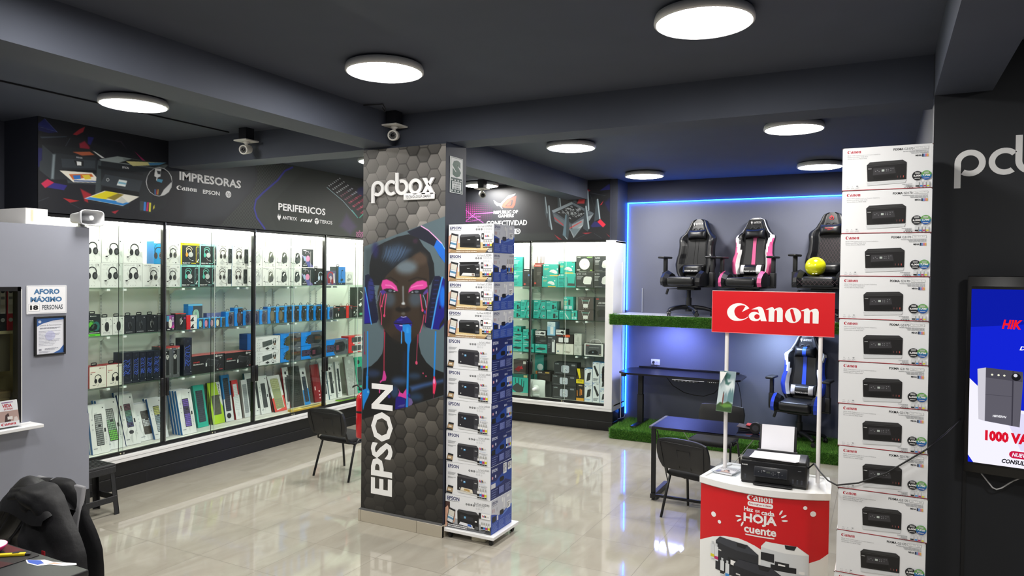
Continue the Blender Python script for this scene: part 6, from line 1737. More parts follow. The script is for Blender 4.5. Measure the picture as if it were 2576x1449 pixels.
# ---- network goods on the far wall
TQ = '#39bcae'
def tl(A, c='#e6f6f4'):
    A.rr(6, 6, 14, 16, c, .5); A.r(17, 8, 34, 13, c)
def n_router(A, cu, cv, s, c='#f2f2f0'):
    k = kof(A)
    A.p([(cu - s * k, cv + .1 * s), (cu - .6 * s * k, cv - .35 * s), (cu + .1 * s * k, cv - .45 * s), (cu + .8 * s * k, cv - .1 * s), (cu + s * k, cv + .4 * s), (cu + .5 * s * k, cv + .5 * s), (cu - .3 * s * k, cv + .25 * s)], c)
    A.l([(cu - .6 * s * k, cv), (cu + .5 * s * k, cv + .2 * s)], s * .08, '#c4c6c4')
NK = {
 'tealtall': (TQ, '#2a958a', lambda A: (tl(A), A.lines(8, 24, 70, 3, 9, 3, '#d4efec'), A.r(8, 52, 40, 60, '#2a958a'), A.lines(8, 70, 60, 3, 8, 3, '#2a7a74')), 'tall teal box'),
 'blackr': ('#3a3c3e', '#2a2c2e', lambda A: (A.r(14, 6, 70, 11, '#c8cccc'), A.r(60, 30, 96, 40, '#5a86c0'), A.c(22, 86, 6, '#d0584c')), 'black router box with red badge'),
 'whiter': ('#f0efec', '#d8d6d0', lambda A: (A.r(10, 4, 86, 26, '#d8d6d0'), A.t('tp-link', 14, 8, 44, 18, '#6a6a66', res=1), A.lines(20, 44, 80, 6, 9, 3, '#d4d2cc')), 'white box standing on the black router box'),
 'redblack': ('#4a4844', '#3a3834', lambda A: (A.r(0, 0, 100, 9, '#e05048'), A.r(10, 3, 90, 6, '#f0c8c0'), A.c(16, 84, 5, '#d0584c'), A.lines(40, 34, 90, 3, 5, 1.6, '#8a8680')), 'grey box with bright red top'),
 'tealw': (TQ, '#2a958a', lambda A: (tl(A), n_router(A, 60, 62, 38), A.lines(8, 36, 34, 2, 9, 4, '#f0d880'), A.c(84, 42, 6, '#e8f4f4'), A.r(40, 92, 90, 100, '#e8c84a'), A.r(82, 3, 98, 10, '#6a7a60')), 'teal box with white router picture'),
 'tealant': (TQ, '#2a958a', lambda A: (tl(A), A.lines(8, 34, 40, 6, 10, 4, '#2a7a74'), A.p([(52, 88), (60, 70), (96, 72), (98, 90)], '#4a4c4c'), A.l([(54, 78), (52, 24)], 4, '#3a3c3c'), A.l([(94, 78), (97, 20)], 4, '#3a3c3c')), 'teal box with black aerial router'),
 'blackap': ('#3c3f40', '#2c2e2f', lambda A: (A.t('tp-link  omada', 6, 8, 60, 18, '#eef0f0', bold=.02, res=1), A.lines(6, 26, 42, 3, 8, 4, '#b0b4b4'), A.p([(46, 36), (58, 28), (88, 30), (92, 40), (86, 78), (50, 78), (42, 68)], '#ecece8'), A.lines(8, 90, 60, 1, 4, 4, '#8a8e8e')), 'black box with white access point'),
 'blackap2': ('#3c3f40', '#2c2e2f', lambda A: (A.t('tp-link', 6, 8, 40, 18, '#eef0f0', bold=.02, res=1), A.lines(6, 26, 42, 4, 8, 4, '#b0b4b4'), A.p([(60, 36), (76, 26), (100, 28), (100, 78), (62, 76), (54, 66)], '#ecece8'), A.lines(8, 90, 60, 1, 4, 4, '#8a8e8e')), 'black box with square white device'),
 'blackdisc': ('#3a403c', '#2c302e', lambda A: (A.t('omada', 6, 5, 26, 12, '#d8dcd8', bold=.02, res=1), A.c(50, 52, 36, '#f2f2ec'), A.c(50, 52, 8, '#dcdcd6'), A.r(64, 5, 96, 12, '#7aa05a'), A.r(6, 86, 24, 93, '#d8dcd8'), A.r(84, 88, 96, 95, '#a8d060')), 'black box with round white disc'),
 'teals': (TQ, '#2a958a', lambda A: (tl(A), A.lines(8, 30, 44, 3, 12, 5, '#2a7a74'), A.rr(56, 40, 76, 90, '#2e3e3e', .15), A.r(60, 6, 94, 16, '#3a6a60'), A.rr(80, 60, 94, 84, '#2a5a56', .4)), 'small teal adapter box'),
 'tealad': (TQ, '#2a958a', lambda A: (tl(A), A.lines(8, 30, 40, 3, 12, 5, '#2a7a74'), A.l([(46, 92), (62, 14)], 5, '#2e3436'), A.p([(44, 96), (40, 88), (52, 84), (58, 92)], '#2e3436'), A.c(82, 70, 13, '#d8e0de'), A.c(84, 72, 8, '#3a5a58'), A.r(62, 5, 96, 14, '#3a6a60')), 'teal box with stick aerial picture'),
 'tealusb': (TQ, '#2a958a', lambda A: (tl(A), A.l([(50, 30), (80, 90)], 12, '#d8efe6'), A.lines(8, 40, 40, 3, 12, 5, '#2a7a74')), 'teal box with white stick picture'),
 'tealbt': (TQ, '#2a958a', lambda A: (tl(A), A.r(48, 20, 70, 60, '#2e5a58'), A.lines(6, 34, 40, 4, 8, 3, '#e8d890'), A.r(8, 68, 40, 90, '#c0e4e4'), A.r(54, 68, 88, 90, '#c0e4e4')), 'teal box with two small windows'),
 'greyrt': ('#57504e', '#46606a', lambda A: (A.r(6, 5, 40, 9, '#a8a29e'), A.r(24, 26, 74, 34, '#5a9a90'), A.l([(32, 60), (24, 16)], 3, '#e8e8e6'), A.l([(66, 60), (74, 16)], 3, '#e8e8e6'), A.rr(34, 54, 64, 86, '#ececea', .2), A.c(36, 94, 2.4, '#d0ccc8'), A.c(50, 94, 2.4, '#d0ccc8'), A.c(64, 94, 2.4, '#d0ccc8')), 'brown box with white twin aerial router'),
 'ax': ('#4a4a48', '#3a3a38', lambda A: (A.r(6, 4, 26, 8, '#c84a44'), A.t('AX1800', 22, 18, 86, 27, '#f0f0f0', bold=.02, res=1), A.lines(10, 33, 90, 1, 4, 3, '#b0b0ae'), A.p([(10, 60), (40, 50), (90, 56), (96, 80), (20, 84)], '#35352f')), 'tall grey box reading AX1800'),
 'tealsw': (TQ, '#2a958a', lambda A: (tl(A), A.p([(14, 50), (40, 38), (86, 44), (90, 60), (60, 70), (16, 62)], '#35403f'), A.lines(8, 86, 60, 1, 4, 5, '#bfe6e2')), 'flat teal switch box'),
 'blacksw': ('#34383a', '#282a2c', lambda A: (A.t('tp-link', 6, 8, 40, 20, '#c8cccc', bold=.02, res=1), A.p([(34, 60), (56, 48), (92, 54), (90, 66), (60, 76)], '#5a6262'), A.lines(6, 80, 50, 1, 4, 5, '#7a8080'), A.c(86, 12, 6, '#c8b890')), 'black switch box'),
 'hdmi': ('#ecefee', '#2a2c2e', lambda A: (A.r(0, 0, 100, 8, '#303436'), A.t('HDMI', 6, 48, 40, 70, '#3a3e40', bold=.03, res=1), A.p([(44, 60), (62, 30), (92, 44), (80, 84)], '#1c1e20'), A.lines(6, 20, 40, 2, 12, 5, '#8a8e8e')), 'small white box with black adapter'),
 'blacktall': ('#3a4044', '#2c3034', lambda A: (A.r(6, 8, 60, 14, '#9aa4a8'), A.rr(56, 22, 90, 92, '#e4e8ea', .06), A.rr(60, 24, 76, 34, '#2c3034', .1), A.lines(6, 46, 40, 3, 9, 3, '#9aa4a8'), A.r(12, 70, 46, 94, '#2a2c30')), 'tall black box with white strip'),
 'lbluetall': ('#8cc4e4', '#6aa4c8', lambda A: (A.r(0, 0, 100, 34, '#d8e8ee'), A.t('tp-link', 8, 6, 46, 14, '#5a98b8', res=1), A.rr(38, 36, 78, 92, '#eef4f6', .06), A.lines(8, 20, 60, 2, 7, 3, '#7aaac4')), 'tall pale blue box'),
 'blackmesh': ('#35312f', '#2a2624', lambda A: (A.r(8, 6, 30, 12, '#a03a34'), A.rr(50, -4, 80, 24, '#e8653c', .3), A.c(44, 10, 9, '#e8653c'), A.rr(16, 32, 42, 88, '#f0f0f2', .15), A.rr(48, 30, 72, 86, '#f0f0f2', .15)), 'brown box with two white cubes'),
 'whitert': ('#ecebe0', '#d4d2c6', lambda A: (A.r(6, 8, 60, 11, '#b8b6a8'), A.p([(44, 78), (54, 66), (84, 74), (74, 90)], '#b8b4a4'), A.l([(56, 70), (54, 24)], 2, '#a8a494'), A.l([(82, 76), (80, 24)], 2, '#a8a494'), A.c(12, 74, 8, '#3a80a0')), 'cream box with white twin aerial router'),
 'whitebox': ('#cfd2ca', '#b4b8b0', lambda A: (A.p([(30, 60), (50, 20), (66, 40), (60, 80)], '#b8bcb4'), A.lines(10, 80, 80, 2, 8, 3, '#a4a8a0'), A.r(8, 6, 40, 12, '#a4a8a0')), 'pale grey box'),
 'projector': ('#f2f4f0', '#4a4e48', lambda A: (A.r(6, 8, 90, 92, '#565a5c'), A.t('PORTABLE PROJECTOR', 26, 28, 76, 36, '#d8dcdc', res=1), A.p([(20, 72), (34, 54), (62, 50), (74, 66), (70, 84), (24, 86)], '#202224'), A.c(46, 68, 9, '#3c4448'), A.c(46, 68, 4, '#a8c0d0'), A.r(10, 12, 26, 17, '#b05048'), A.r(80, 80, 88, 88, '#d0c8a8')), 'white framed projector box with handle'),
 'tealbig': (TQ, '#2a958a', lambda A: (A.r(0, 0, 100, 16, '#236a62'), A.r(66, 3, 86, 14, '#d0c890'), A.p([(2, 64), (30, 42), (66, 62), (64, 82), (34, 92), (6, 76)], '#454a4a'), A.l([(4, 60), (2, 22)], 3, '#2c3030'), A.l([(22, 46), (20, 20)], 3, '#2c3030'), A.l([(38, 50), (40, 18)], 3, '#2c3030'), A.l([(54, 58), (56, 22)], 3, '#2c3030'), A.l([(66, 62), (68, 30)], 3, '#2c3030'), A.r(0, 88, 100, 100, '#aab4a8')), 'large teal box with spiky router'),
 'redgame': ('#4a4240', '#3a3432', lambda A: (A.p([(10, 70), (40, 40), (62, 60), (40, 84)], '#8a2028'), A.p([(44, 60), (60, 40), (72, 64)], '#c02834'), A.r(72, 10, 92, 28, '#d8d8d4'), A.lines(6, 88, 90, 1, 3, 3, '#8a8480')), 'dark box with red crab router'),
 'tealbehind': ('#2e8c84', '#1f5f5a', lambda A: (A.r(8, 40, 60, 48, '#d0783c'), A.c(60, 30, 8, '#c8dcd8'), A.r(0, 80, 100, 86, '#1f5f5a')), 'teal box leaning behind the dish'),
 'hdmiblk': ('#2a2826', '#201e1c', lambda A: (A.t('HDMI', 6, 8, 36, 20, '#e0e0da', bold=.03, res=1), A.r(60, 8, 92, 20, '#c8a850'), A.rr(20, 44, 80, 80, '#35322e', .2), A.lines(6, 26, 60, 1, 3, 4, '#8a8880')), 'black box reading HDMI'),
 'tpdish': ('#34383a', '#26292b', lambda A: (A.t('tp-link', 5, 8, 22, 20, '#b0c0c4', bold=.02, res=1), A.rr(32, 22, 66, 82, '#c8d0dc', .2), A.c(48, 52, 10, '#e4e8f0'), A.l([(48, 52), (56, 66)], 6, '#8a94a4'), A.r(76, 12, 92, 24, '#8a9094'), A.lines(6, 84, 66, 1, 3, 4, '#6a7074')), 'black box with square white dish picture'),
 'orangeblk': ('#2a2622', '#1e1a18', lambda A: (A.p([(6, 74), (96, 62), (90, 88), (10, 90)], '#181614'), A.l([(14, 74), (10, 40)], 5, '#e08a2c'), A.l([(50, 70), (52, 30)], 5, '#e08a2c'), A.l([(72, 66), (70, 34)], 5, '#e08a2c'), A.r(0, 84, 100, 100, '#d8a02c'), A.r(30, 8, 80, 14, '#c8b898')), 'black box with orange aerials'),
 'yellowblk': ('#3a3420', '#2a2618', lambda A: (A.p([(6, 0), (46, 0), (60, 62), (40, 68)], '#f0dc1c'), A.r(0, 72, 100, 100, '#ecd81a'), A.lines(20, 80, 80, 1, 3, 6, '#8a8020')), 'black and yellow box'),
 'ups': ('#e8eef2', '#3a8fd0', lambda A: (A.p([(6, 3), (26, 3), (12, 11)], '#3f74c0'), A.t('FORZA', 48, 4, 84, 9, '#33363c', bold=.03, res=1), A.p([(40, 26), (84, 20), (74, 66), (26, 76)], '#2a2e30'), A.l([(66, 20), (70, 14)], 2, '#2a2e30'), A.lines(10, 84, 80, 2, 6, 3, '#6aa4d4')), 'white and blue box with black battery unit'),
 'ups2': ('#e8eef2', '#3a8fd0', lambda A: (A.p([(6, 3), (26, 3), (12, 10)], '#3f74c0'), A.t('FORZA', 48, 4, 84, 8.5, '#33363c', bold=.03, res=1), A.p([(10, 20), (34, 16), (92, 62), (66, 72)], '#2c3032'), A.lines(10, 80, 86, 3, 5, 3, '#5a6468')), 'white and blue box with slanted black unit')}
seen = {}
tiers = [('top shelf', 2.0), ('second shelf', 1.5), ('third shelf', 1.0), ('case floor', .3)]
DEP = {'tealbehind': (.13, .2), 'redgame': (.18, .12), 'whiter': (.2, .13), 'tealbt': (.12, .1)}
for kind, a, e, z, zt in NET:
    fr, sd, art, desc = NK[kind]
    if kind == 'tealbehind':
        z, zt = .39, 1.03
        a, e = a - .02, e
    if kind == 'redgame':
        z = .7105
    if kind == 'hdmiblk':
        z, zt = .6355, .79
    if kind == 'teals' and abs(z - 1.552) < .01:
        z = 1.593
    D, yo = DEP.get(kind, (.16, .11))
    W, H = e - a - .003, zt - z - .001
    b = pbox('network_box', W, D, H, fr, sd, art)
    o = b.build('network_box', loc=(-6.2 + (a + e) / 2, 9.83 + yo, z))
    tr = [n for n, q in tiers if z >= q][0]
    k = (desc, tr)
    seen[k] = seen.get(k, 0) + 1
    tag(o, '%s, %s such on the far showcase %s' % (desc, ORD[seen[k] - 1], tr), 'network box', 'network boxes in the far showcase')
    if kind == 'projector':
        MB().loft([(.09 * math.cos(R(t)), .08, H + .06 * math.sin(R(t))) for t in range(0, 181, 15)], .006, '#eef0ec', 8).build('handle', o)
st = MB().box(0, 0, 0, .27, .3, .244, '#39403f')
tag(st.build('network_box', loc=(-6.2 + 1.46, 10.0, .39)), 'dark box under the small black box, behind the white dish', 'network box', 'network boxes in the far showcase')
dp = MB()
g = [[(x * .135 * (1 - .07 * abs(y) ** 4), .03 * (x * x + y * y) - .03, .135 + y * .135 * (1 - .07 * abs(x) ** 4)) for x in np.linspace(-1, 1, 13)] for y in np.linspace(-1, 1, 13)]
dp.surf(g, '#dfeae4')
dp.surf([[(p[0], p[1] + .008, p[2]) for p in r] for r in g], '#c8d4ce')
dp.lathe([(.001, .09), (.022, .088), (.024, .06), (.03, .02), (.06, -.005)], '#eaf2ee', (0, -.035, .135), 18, Matrix.Rotation(R(90), 4, 'X'))
dp.box(-.06, -.03, .015, .06, -.012, .05, '#e4ece8', .006)
o = dp.build('dish_antenna', loc=(-6.2 + 1.535, 9.885, .389))
tag(o, 'square white dish antenna standing in front on the far case floor', 'antenna')
ra = MB()
ra.box(-.06, -.03, 0, .06, .05, .02, '#8a3430')
for x in (-.055, .0, .02, .055):
    ra.loft([(x, .04, .01), (x, .045, .13)], .005, '#6a5a54', 6)
tag(ra.build('router', loc=(-6.2 + 1.5, 10.0, 2.42)), 'small router with thin upright aerials on the red topped box', 'router')
# ------------------------------------------------------------------ printer cartons
def carton(W, D, H, front, side, edge, fa, sa):
    b = MB()
    w = W / 2
    q = [(-w, 0, 0), (w, 0, 0), (w, 0, H), (-w, 0, H), (-w, D, 0), (w, D, 0), (w, D, H), (-w, D, H)]
    b.add(q, [[0, 1, 2, 3], [3, 2, 6, 7], [5, 4, 7, 6], [4, 5, 1, 0]], M(front, .42))
    b.add(q, [[1, 5, 6, 2], [4, 0, 3, 7]], M(side, .42))
    if edge:
        b.box(-w - .0008, -.0008, .0005, w + .0008, D, .004, edge)
        for x in (-w, w):
            for z in (0, H):
                b.box(x - .003, -.0012, max(0, z - .004), x + .003, .004, min(H, z + .004), '#4a2a28')
    fa(Art(b, (-w, 0, H), (1, 0, 0), (0, 0, -1), W, H))
    A = Art(b, (w, 0, H), (0, 1, 0), (0, 0, -1), D, H)
    A.N = Vector((1, 0, 0))
    sa(A)
    A = Art(b, (-w, D, H), (0, -1, 0), (0, 0, -1), D, H)
    A.N = Vector((-1, 0, 0))
    sa(A)
    return b
INK = ('#1a1a1c', '#3a7cc8', '#b8306c', '#d8cc2c')
def g3170(A):
    RD = '#b01c30'
    canon(A, 5.5, 6, 21, 13, RD)
    for i, (s, e) in enumerate((('MEGA TANK Multifuncional con Conexión Inalámbrica', 43), ('Multifuncional MEGA TANK Wi-Fi', 29), ('Wireless All-In-One MEGA TANK', 28))):
        A.t(s, 5.7, 16.5 + i * 4, e, 18.9 + i * 4, '#8b8d90', res=1)
    A.t('PIXMA', 57.5, 6.4, 68.4, 11.6, '#222428', bold=.02)
    A.t('G3170', 69.4, 6.4, 79, 11.8, '#3a3c40')
    A.rr(80.3, 5.6, 95.6, 11.6, '#85878b', .15); A.rr(80.6, 6.1, 95.3, 11.1, '#ecedee', .15)
    A.t('Negro  Preto  Black', 82, 7, 94, 9.8, '#77797c', res=1)
    A.lines(68, 14, 95.5, 3, 2.6, 1.3, '#a4a6a9', 3, True)
    A.t('MEGA', 81.6, 23.6, 88, 27.4, '#2a2c30', bold=.03, res=1)
    for i, c in enumerate(('#2a3450', '#7a9cd0', '#d0809c', '#e0a860')):
        A.r(88.5 + i * 1.75, 22.4, 90.1 + i * 1.75, 28.8, c)
    A.p([(28, 82), (72, 79), (71, 86), (29, 90)], '#d4d6d8')
    A.p([(28, 42), (31.5, 35.5), (68, 33.5), (72.2, 39.5), (72, 78), (29, 80)], '#1c1b1c')
    A.p([(28, 42), (31.5, 35.5), (68, 33.5), (72.2, 39.5), (50, 41.5)], '#353536'); A.l([(28, 44.5), (72, 41.5)], .7, '#4a4a4b')
    A.p([(35.5, 50), (59, 48.5), (60.5, 63), (35, 66)], '#38373a'); A.p([(35, 68), (60, 66), (60, 74), (36, 76)], '#121213')
    A.r(44.8, 53.6, 47.8, 58.2, '#b8c2bc')
    for u, v in ((38, 57), (40.2, 55), (42, 58), (50, 54), (52, 54), (50, 57.5), (52, 57.5), (55, 52.5), (55, 57), (57.3, 52)):
        A.c(u, v, 1, '#85878a', n=8)
    canon(A, 29.6, 50, 33.4, 51.8, '#dcdcdc')
    for i, u in enumerate((62.5, 65.8, 69)):
        A.r(u - .5, 69.5, u + .5, 74, ('#5a3a3a', '#6a4440', '#b05048')[i])
    A.c(84, 71.5, 10.5, '#232427', n=26); A.c(93.6, 71, 10.5, '#2a7a9c', n=26)
    A.p(ell(93.6, 71, 10.5 * A.H / A.W, 10.5, 20, 185, 355), '#6aa458'); A.p(ell(93.6, 71, 10.5 * A.H / A.W, 10.5, 20, 20, 160), '#2458a8')
    A.t('6,000', 79.8, 69.5, 88.2, 74.5, '#f4f4f4', bold=.04); A.t('7,700', 89.6, 69, 97.6, 74, '#f4f4f4', bold=.04)
    for u in (84, 93.6):
        A.r(u - 2.6, 63.6, u + 2.6, 64.8, '#d8d8d8'); A.r(u - 2.6, 66, u + 2.6, 67.2, '#d8d8d8'); A.r(u - 3, 77, u + 3, 78.4, '#d8d8d8')
    for i in range(4):
        u = 82.2 + i * 3.6 + (1.2 if i else 0)
        wd = 3.6 if i == 0 else 2.6
        A.r(u, 86, u + wd, 97, '#d4d6d8'); A.r(u + .6, 83, u + wd - .6, 86, '#c4c6c8'); A.r(u, 93.5, u + wd, 96.6, INK[i])
    A.lines(68, 89.5, 79, 3, 2.7, 1.3, '#8b8d90', 5, True)
    for i, c in enumerate(INK[:3] + ('#9a9ca0',)):
        A.r(70 + i * 2.6, 97, 71.8 + i * 2.6, 98.2, '#55585c')
    A.t('11.', 5.8, 89.5, 8.2, 92, '#5a5c60', res=1); A.t('6.', 11.4, 89.5, 13, 92, '#5a5c60', res=1)
    for r_ in (3, 2, 1):
        A.ring(17.5, 92.4, r_ * 1.1, .8, '#6a6c70', 8, 220, 320)
    for u in (5, 10.5, 15.5):
        A.lines(u, 94, u + 4, 2, 1.7, .7, '#a8aaad')
tops = [(-.223, .238, 3.018), (-.222, .239, 2.76), (-.226, .238, 2.513), (-.226, .233, 2.258), (-.223, .236, 2.007), (-.220, .237, 1.762), (-.216, .239, 1.518), (-.211, .244, 1.268), (-.209, .247, 1.014), (-.215, .244, .766), (-.224, .236, .516), (-.22, .238, .262)]
HC = .2505
c0 = carton(.459, .36, HC - .002, '#e9eaec', '#cfc8b4', '#a02030', g3170, lambda A: A.r(4, 0, 96, 6, '#a02030')).build('printer_box')
ot = ['topmost', 'second', 'third', 'fourth', 'fifth', 'sixth', 'seventh', 'eighth', 'ninth', 'tenth', 'eleventh', 'twelfth']
for i, (a, b_, zt) in enumerate(tops):
    o = c0 if i == 0 else c0.copy()
    if i:
        COL.objects.link(o)
    o.location = ((a + b_) / 2, 4.65, 3.018 - HC * (i + 1) if i < 11 else .0)
    o.rotation_euler = (0, 0, R((.3, -.4, .2, -.2, .4, 0, -.3, .2, -.1, .3, -.2, 0)[i]))
    tag(o, 'white printer box in the tall right hand tower, %s from the top' % ot[i] if i else 'white printer box at the very top of the tall right hand tower', 'printer box', 'white printer boxes in the right tower')
# ------- tower beside the pillar
NV = '#20265e'
def phone(A, pts, hand=True):
    (a, b, c, d) = pts
    if hand:
        A.p([(0, 42), (6, 34), (10, 60), (4, 96), (0, 100)], '#d8a890'); A.p([(c[0] - 1, c[1] - 36), (c[0] + 5.5, c[1] - 42), (c[0] + 4, c[1] - 10), (c[0] - 1, c[1] - 4)], '#d8a890')
    A.p(pts, '#26282c')
    L = lambda p, q, t: (p[0] + (q[0] - p[0]) * t, p[1] + (q[1] - p[1]) * t)
    row = lambda t: (L(L(a, d, t), L(b, c, t), .08), L(L(a, d, t), L(b, c, t), .92))
    for t0, t1, col in ((.12, .48, '#d8d6cc'), (.49, .9, '#dfe4ea'), (.58, .7, '#5a8cb0')):
        (p, q), (s_, r_) = row(t0), row(t1)
        A.p([p, q, r_, s_], col)
def icons(A, u, v, r, n=3):
    for i in range(n):
        A.c(u + i * 5.3, v, r, '#3a3c40', n=14); A.c(u + i * 5.3, v, r * .45, '#c8cacc', n=8)
    for i in range(4):
        A.ring(u + n * 5.3 + 1 + i * 5, v - .5, r, .8, '#a8aaae', 10); A.ring(u + n * 5.3 + 1 + i * 5, v + 2.6 * r, r * .8, .7, '#b8babd', 10) if i < 3 else None
def bottles(A, u0, v0, dw, h):
    for i in range(4):
        u = u0 + i * dw
        A.r(u + dw * .18, v0, u + dw * .68, v0 + h * .3, '#a8a8a4'); A.r(u, v0 + h * .3, u + dw * .85, v0 + h, '#e8e8e8'); A.r(u, v0 + h * .55, u + dw * .85, v0 + h * .82, INK[i]); A.r(u, v0 + h * .88, u + dw * .85, v0 + h, '#1c1c1e')
def tank(A, u0, v0, u1, v1):
    A.r(u0 + (u1 - u0) * .3, v0 + (v1 - v0) * .3, u0 + (u1 - u0) * .55, v0 + (v1 - v0) * .7, '#d0a050'); A.t('tank', u0 + (u1 - u0) * .5, v0 + (v1 - v0) * .4, u0 + (u1 - u0) * .92, v0 + (v1 - v0) * .7, '#9a9ca0', res=1)
    for i in range(4):
        A.r(u0 + (u1 - u0) * (.1 + i * .11), v0 + (v1 - v0) * (.3 + .1 * (i % 2)), u0 + (u1 - u0) * (.18 + i * .11), v0 + (v1 - v0) * .7, INK[3 - i] if i else '#c83a3a')
def l3250(open_):
    def f(A):
        A.p([(0, 66), (22, 66), (60, 64), (100, 66), (100, 100), (0, 100)], '#dcc592'); A.p([(0, 90), (88, 92), (82, 100), (0, 100)], '#a88a64'); A.p([(100, 64), (100, 100), (82, 100)], '#3a3c44')
        epson_word(A, 3.2, 8, 28.4, 18.2, NV); A.lines(3.2, 20.5, 28, 1, 3, 1.8, '#8a8c90')
        A.t('EcoTank', 65.5, 6.6, 79.5, 12.4, '#55585c', res=1); A.t('L3250', 81, 5, 96, 12, '#44474c')
        icons(A, 63, 19, 3.4)
        phone(A, [(6.7, 30), (22.7, 36), (17, 91), (1.5, 85)])
        A.p([(25.5, 42), (29, 36), (67, 35), (71, 41), (71.5, 82), (62, 83), (26, 80)], '#1c1d1f'); A.p([(25.5, 44), (29, 36), (67, 35), (71, 41), (71, 46), (60, 46), (60, 42), (28, 46)], '#55565a')
        A.p([(62, 46), (71, 46), (71.5, 83), (62, 84)], '#2a2b2e'); A.r(64, 53, 68.5, 58, '#e8e8e8'); A.r(43, 53.6, 49, 55.6, '#b8babc')
        if open_:
            A.p([(25, 32), (70, 31), (66, 40), (28, 41)], '#16171a'); A.p([(34, 70), (60, 71), (61, 81), (30, 80)], '#e8e8e4'); A.p([(54, 72), (59, 72), (60, 80), (54, 79)], '#8a7a70')
        else:
            A.r(32, 66, 58, 77, '#0f1012')
        for i in range(4):
            A.r(63.5 + i * 2, 73, 64.8 + i * 2, 80, '#6a6c70')
        A.rr(79, 31.5, 98.5, 54, '#b4b6ba', .12); A.rr(79.4, 32.2, 98.1, 53.2, '#f4f4f4', .12); A.rr(74, 33, 79.5, 54, '#222326', .2); A.r(75.4, 38, 77.8, 47, '#d8d8d8'); tank(A, 80, 34, 98, 52)
        bottles(A, 77.5, 57, 5, 25)
        A.t('Multifuncional compacta con Wi-Fi', 20, 88, 64, 92.4, '#fbfbf6', bold=.02, res=1); A.t('Compact multifunction Wi-Fi printer' if open_ else 'Multifuncional compacta com Wi-Fi', 19, 95, 64, 99.2, '#fbfbf6', bold=.02, res=1)
        A.lines(87, 84, 98, 4, 4, 2.4, '#e0e0e0', 2, True)
    return f
def l4360(open_):
    def f(A):
        epson_word(A, 4, 7, 29, 18, NV)
        A.t('EcoTank', 73, 9, 83, 13.6, '#55585c', res=1); A.t('L4360', 84.5, 8, 96.5, 13.6, '#44474c')
        icons(A, 53, 18, 3.2)
        for v in (31, 45):
            A.lines(4, v, 23, 3 if v < 40 else 2, 3, 1.2, '#a0a2a6', v)
        A.p([(5, 72), (17, 74), (14, 98), (0, 97)], '#26282b'); A.p([(4, 78), (16, 80), (15, 93), (2, 91)], '#b09470'); A.r(5, 83, 12, 88, '#e8e0d0')
        A.p([(26, 83), (76, 86), (74, 92), (28, 90)], '#d0d2d4')
        if open_:
            A.p([(26, 32), (72, 38), (70, 50), (28, 46)], '#1a1b1f'); A.p([(34, 76), (60, 80), (58, 90), (32, 86)], '#d8d4c8')
        A.p([(26, 42), (28, 36), (69, 37), (73, 44), (73, 88), (26, 82)], '#26262d'); A.p([(26, 42), (28, 36), (69, 37), (73, 44)], '#4a4a4e'); A.p([(62, 46), (73, 46), (73, 87), (62, 85)], '#34343a'); A.rr(40, 52, 44.5, 58, '#4a9ad0', .1); A.r(40.6, 53, 43.8, 55.4, '#c8e4f4'); A.ring(36, 52, 2.4, .7, '#c8cacc', 12); A.c(32, 76, 2, '#d8dadc', n=10); A.r(65, 53, 70, 55, '#b8babc')
        if open_:
            A.p([(36, 72), (60, 75), (62, 86), (33, 82)], '#e4dcc8'); A.p([(42, 75), (54, 76), (55, 83), (41, 81)], '#b89860')
        for i in range(4):
            A.r(64 + i * 2, 73, 65.3 + i * 2, 84, '#5c5c64')
        tank(A, 74, 36, 92, 52); A.lines(76, 53, 90, 1, 2, 1, '#9ab0d0')
        A.c(77, 60, 1.4, '#3a3c40', n=8); A.lines(80, 59, 94, 2, 2.6, 1.2, '#9a9ca0')
        bottles(A, 71.5, 67, 5.4, 29)
    return f
def l5590(A):
    A.p([(0, 68), (100, 76), (100, 100), (0, 92)], '#a8aaae'); A.p([(0, 84), (86, 92), (100, 78), (100, 100), (0, 100)], '#6a6c70'); A.p([(100, 76), (100, 100), (84, 100)], '#4a4c50'); A.r(0, 22, 10, 50, '#4a3430')
    epson_word(A, 4, 5, 31, 16.5, NV); A.lines(4, 18, 30, 1, 3, 1.6, '#8a8c90')
    A.t('EcoTank', 64, 12, 79, 18, '#44474c', res=1); A.t('L5590', 80.5, 11.4, 96, 18.4, '#33363a')
    icons(A, 47, 21, 3, 4); phone(A, [(8, 38), (23, 44), (17, 90), (3, 84)])
    A.p([(27, 46), (30, 40), (55, 44), (68, 40), (74, 48), (74, 94), (28, 84)], '#1c1d20'); A.p([(27, 45), (30, 40), (68, 40), (74, 48), (50, 50)], '#3a3b3f'); A.p([(34, 54), (62, 58), (62, 70), (34, 66)], '#2c2d32'); A.r(42, 58, 46, 64, '#7ab8e0'); A.p([(34, 76), (60, 80), (62, 89), (31, 84)], '#e8eaf0'); A.p([(50, 79), (58, 80), (59, 87), (50, 85)], '#3a6ac0'); A.r(66, 66, 70, 70, '#f0f0f0')
    for i in range(3):
        A.r(67 + i * 2.2, 82, 68.4 + i * 2.2, 91, '#6a6c70')
    A.rr(79, 39, 99, 56, '#b4b6ba', .12); A.rr(79.4, 39.6, 98.6, 55.4, '#f4f4f4', .12); A.rr(74, 39, 79, 56, '#222326', .2); tank(A, 80, 40, 98, 55)
    bottles(A, 79, 66, 5, 24); A.lines(7, 88, 66, 2, 5, 2.4, '#e4e4e6', 4)
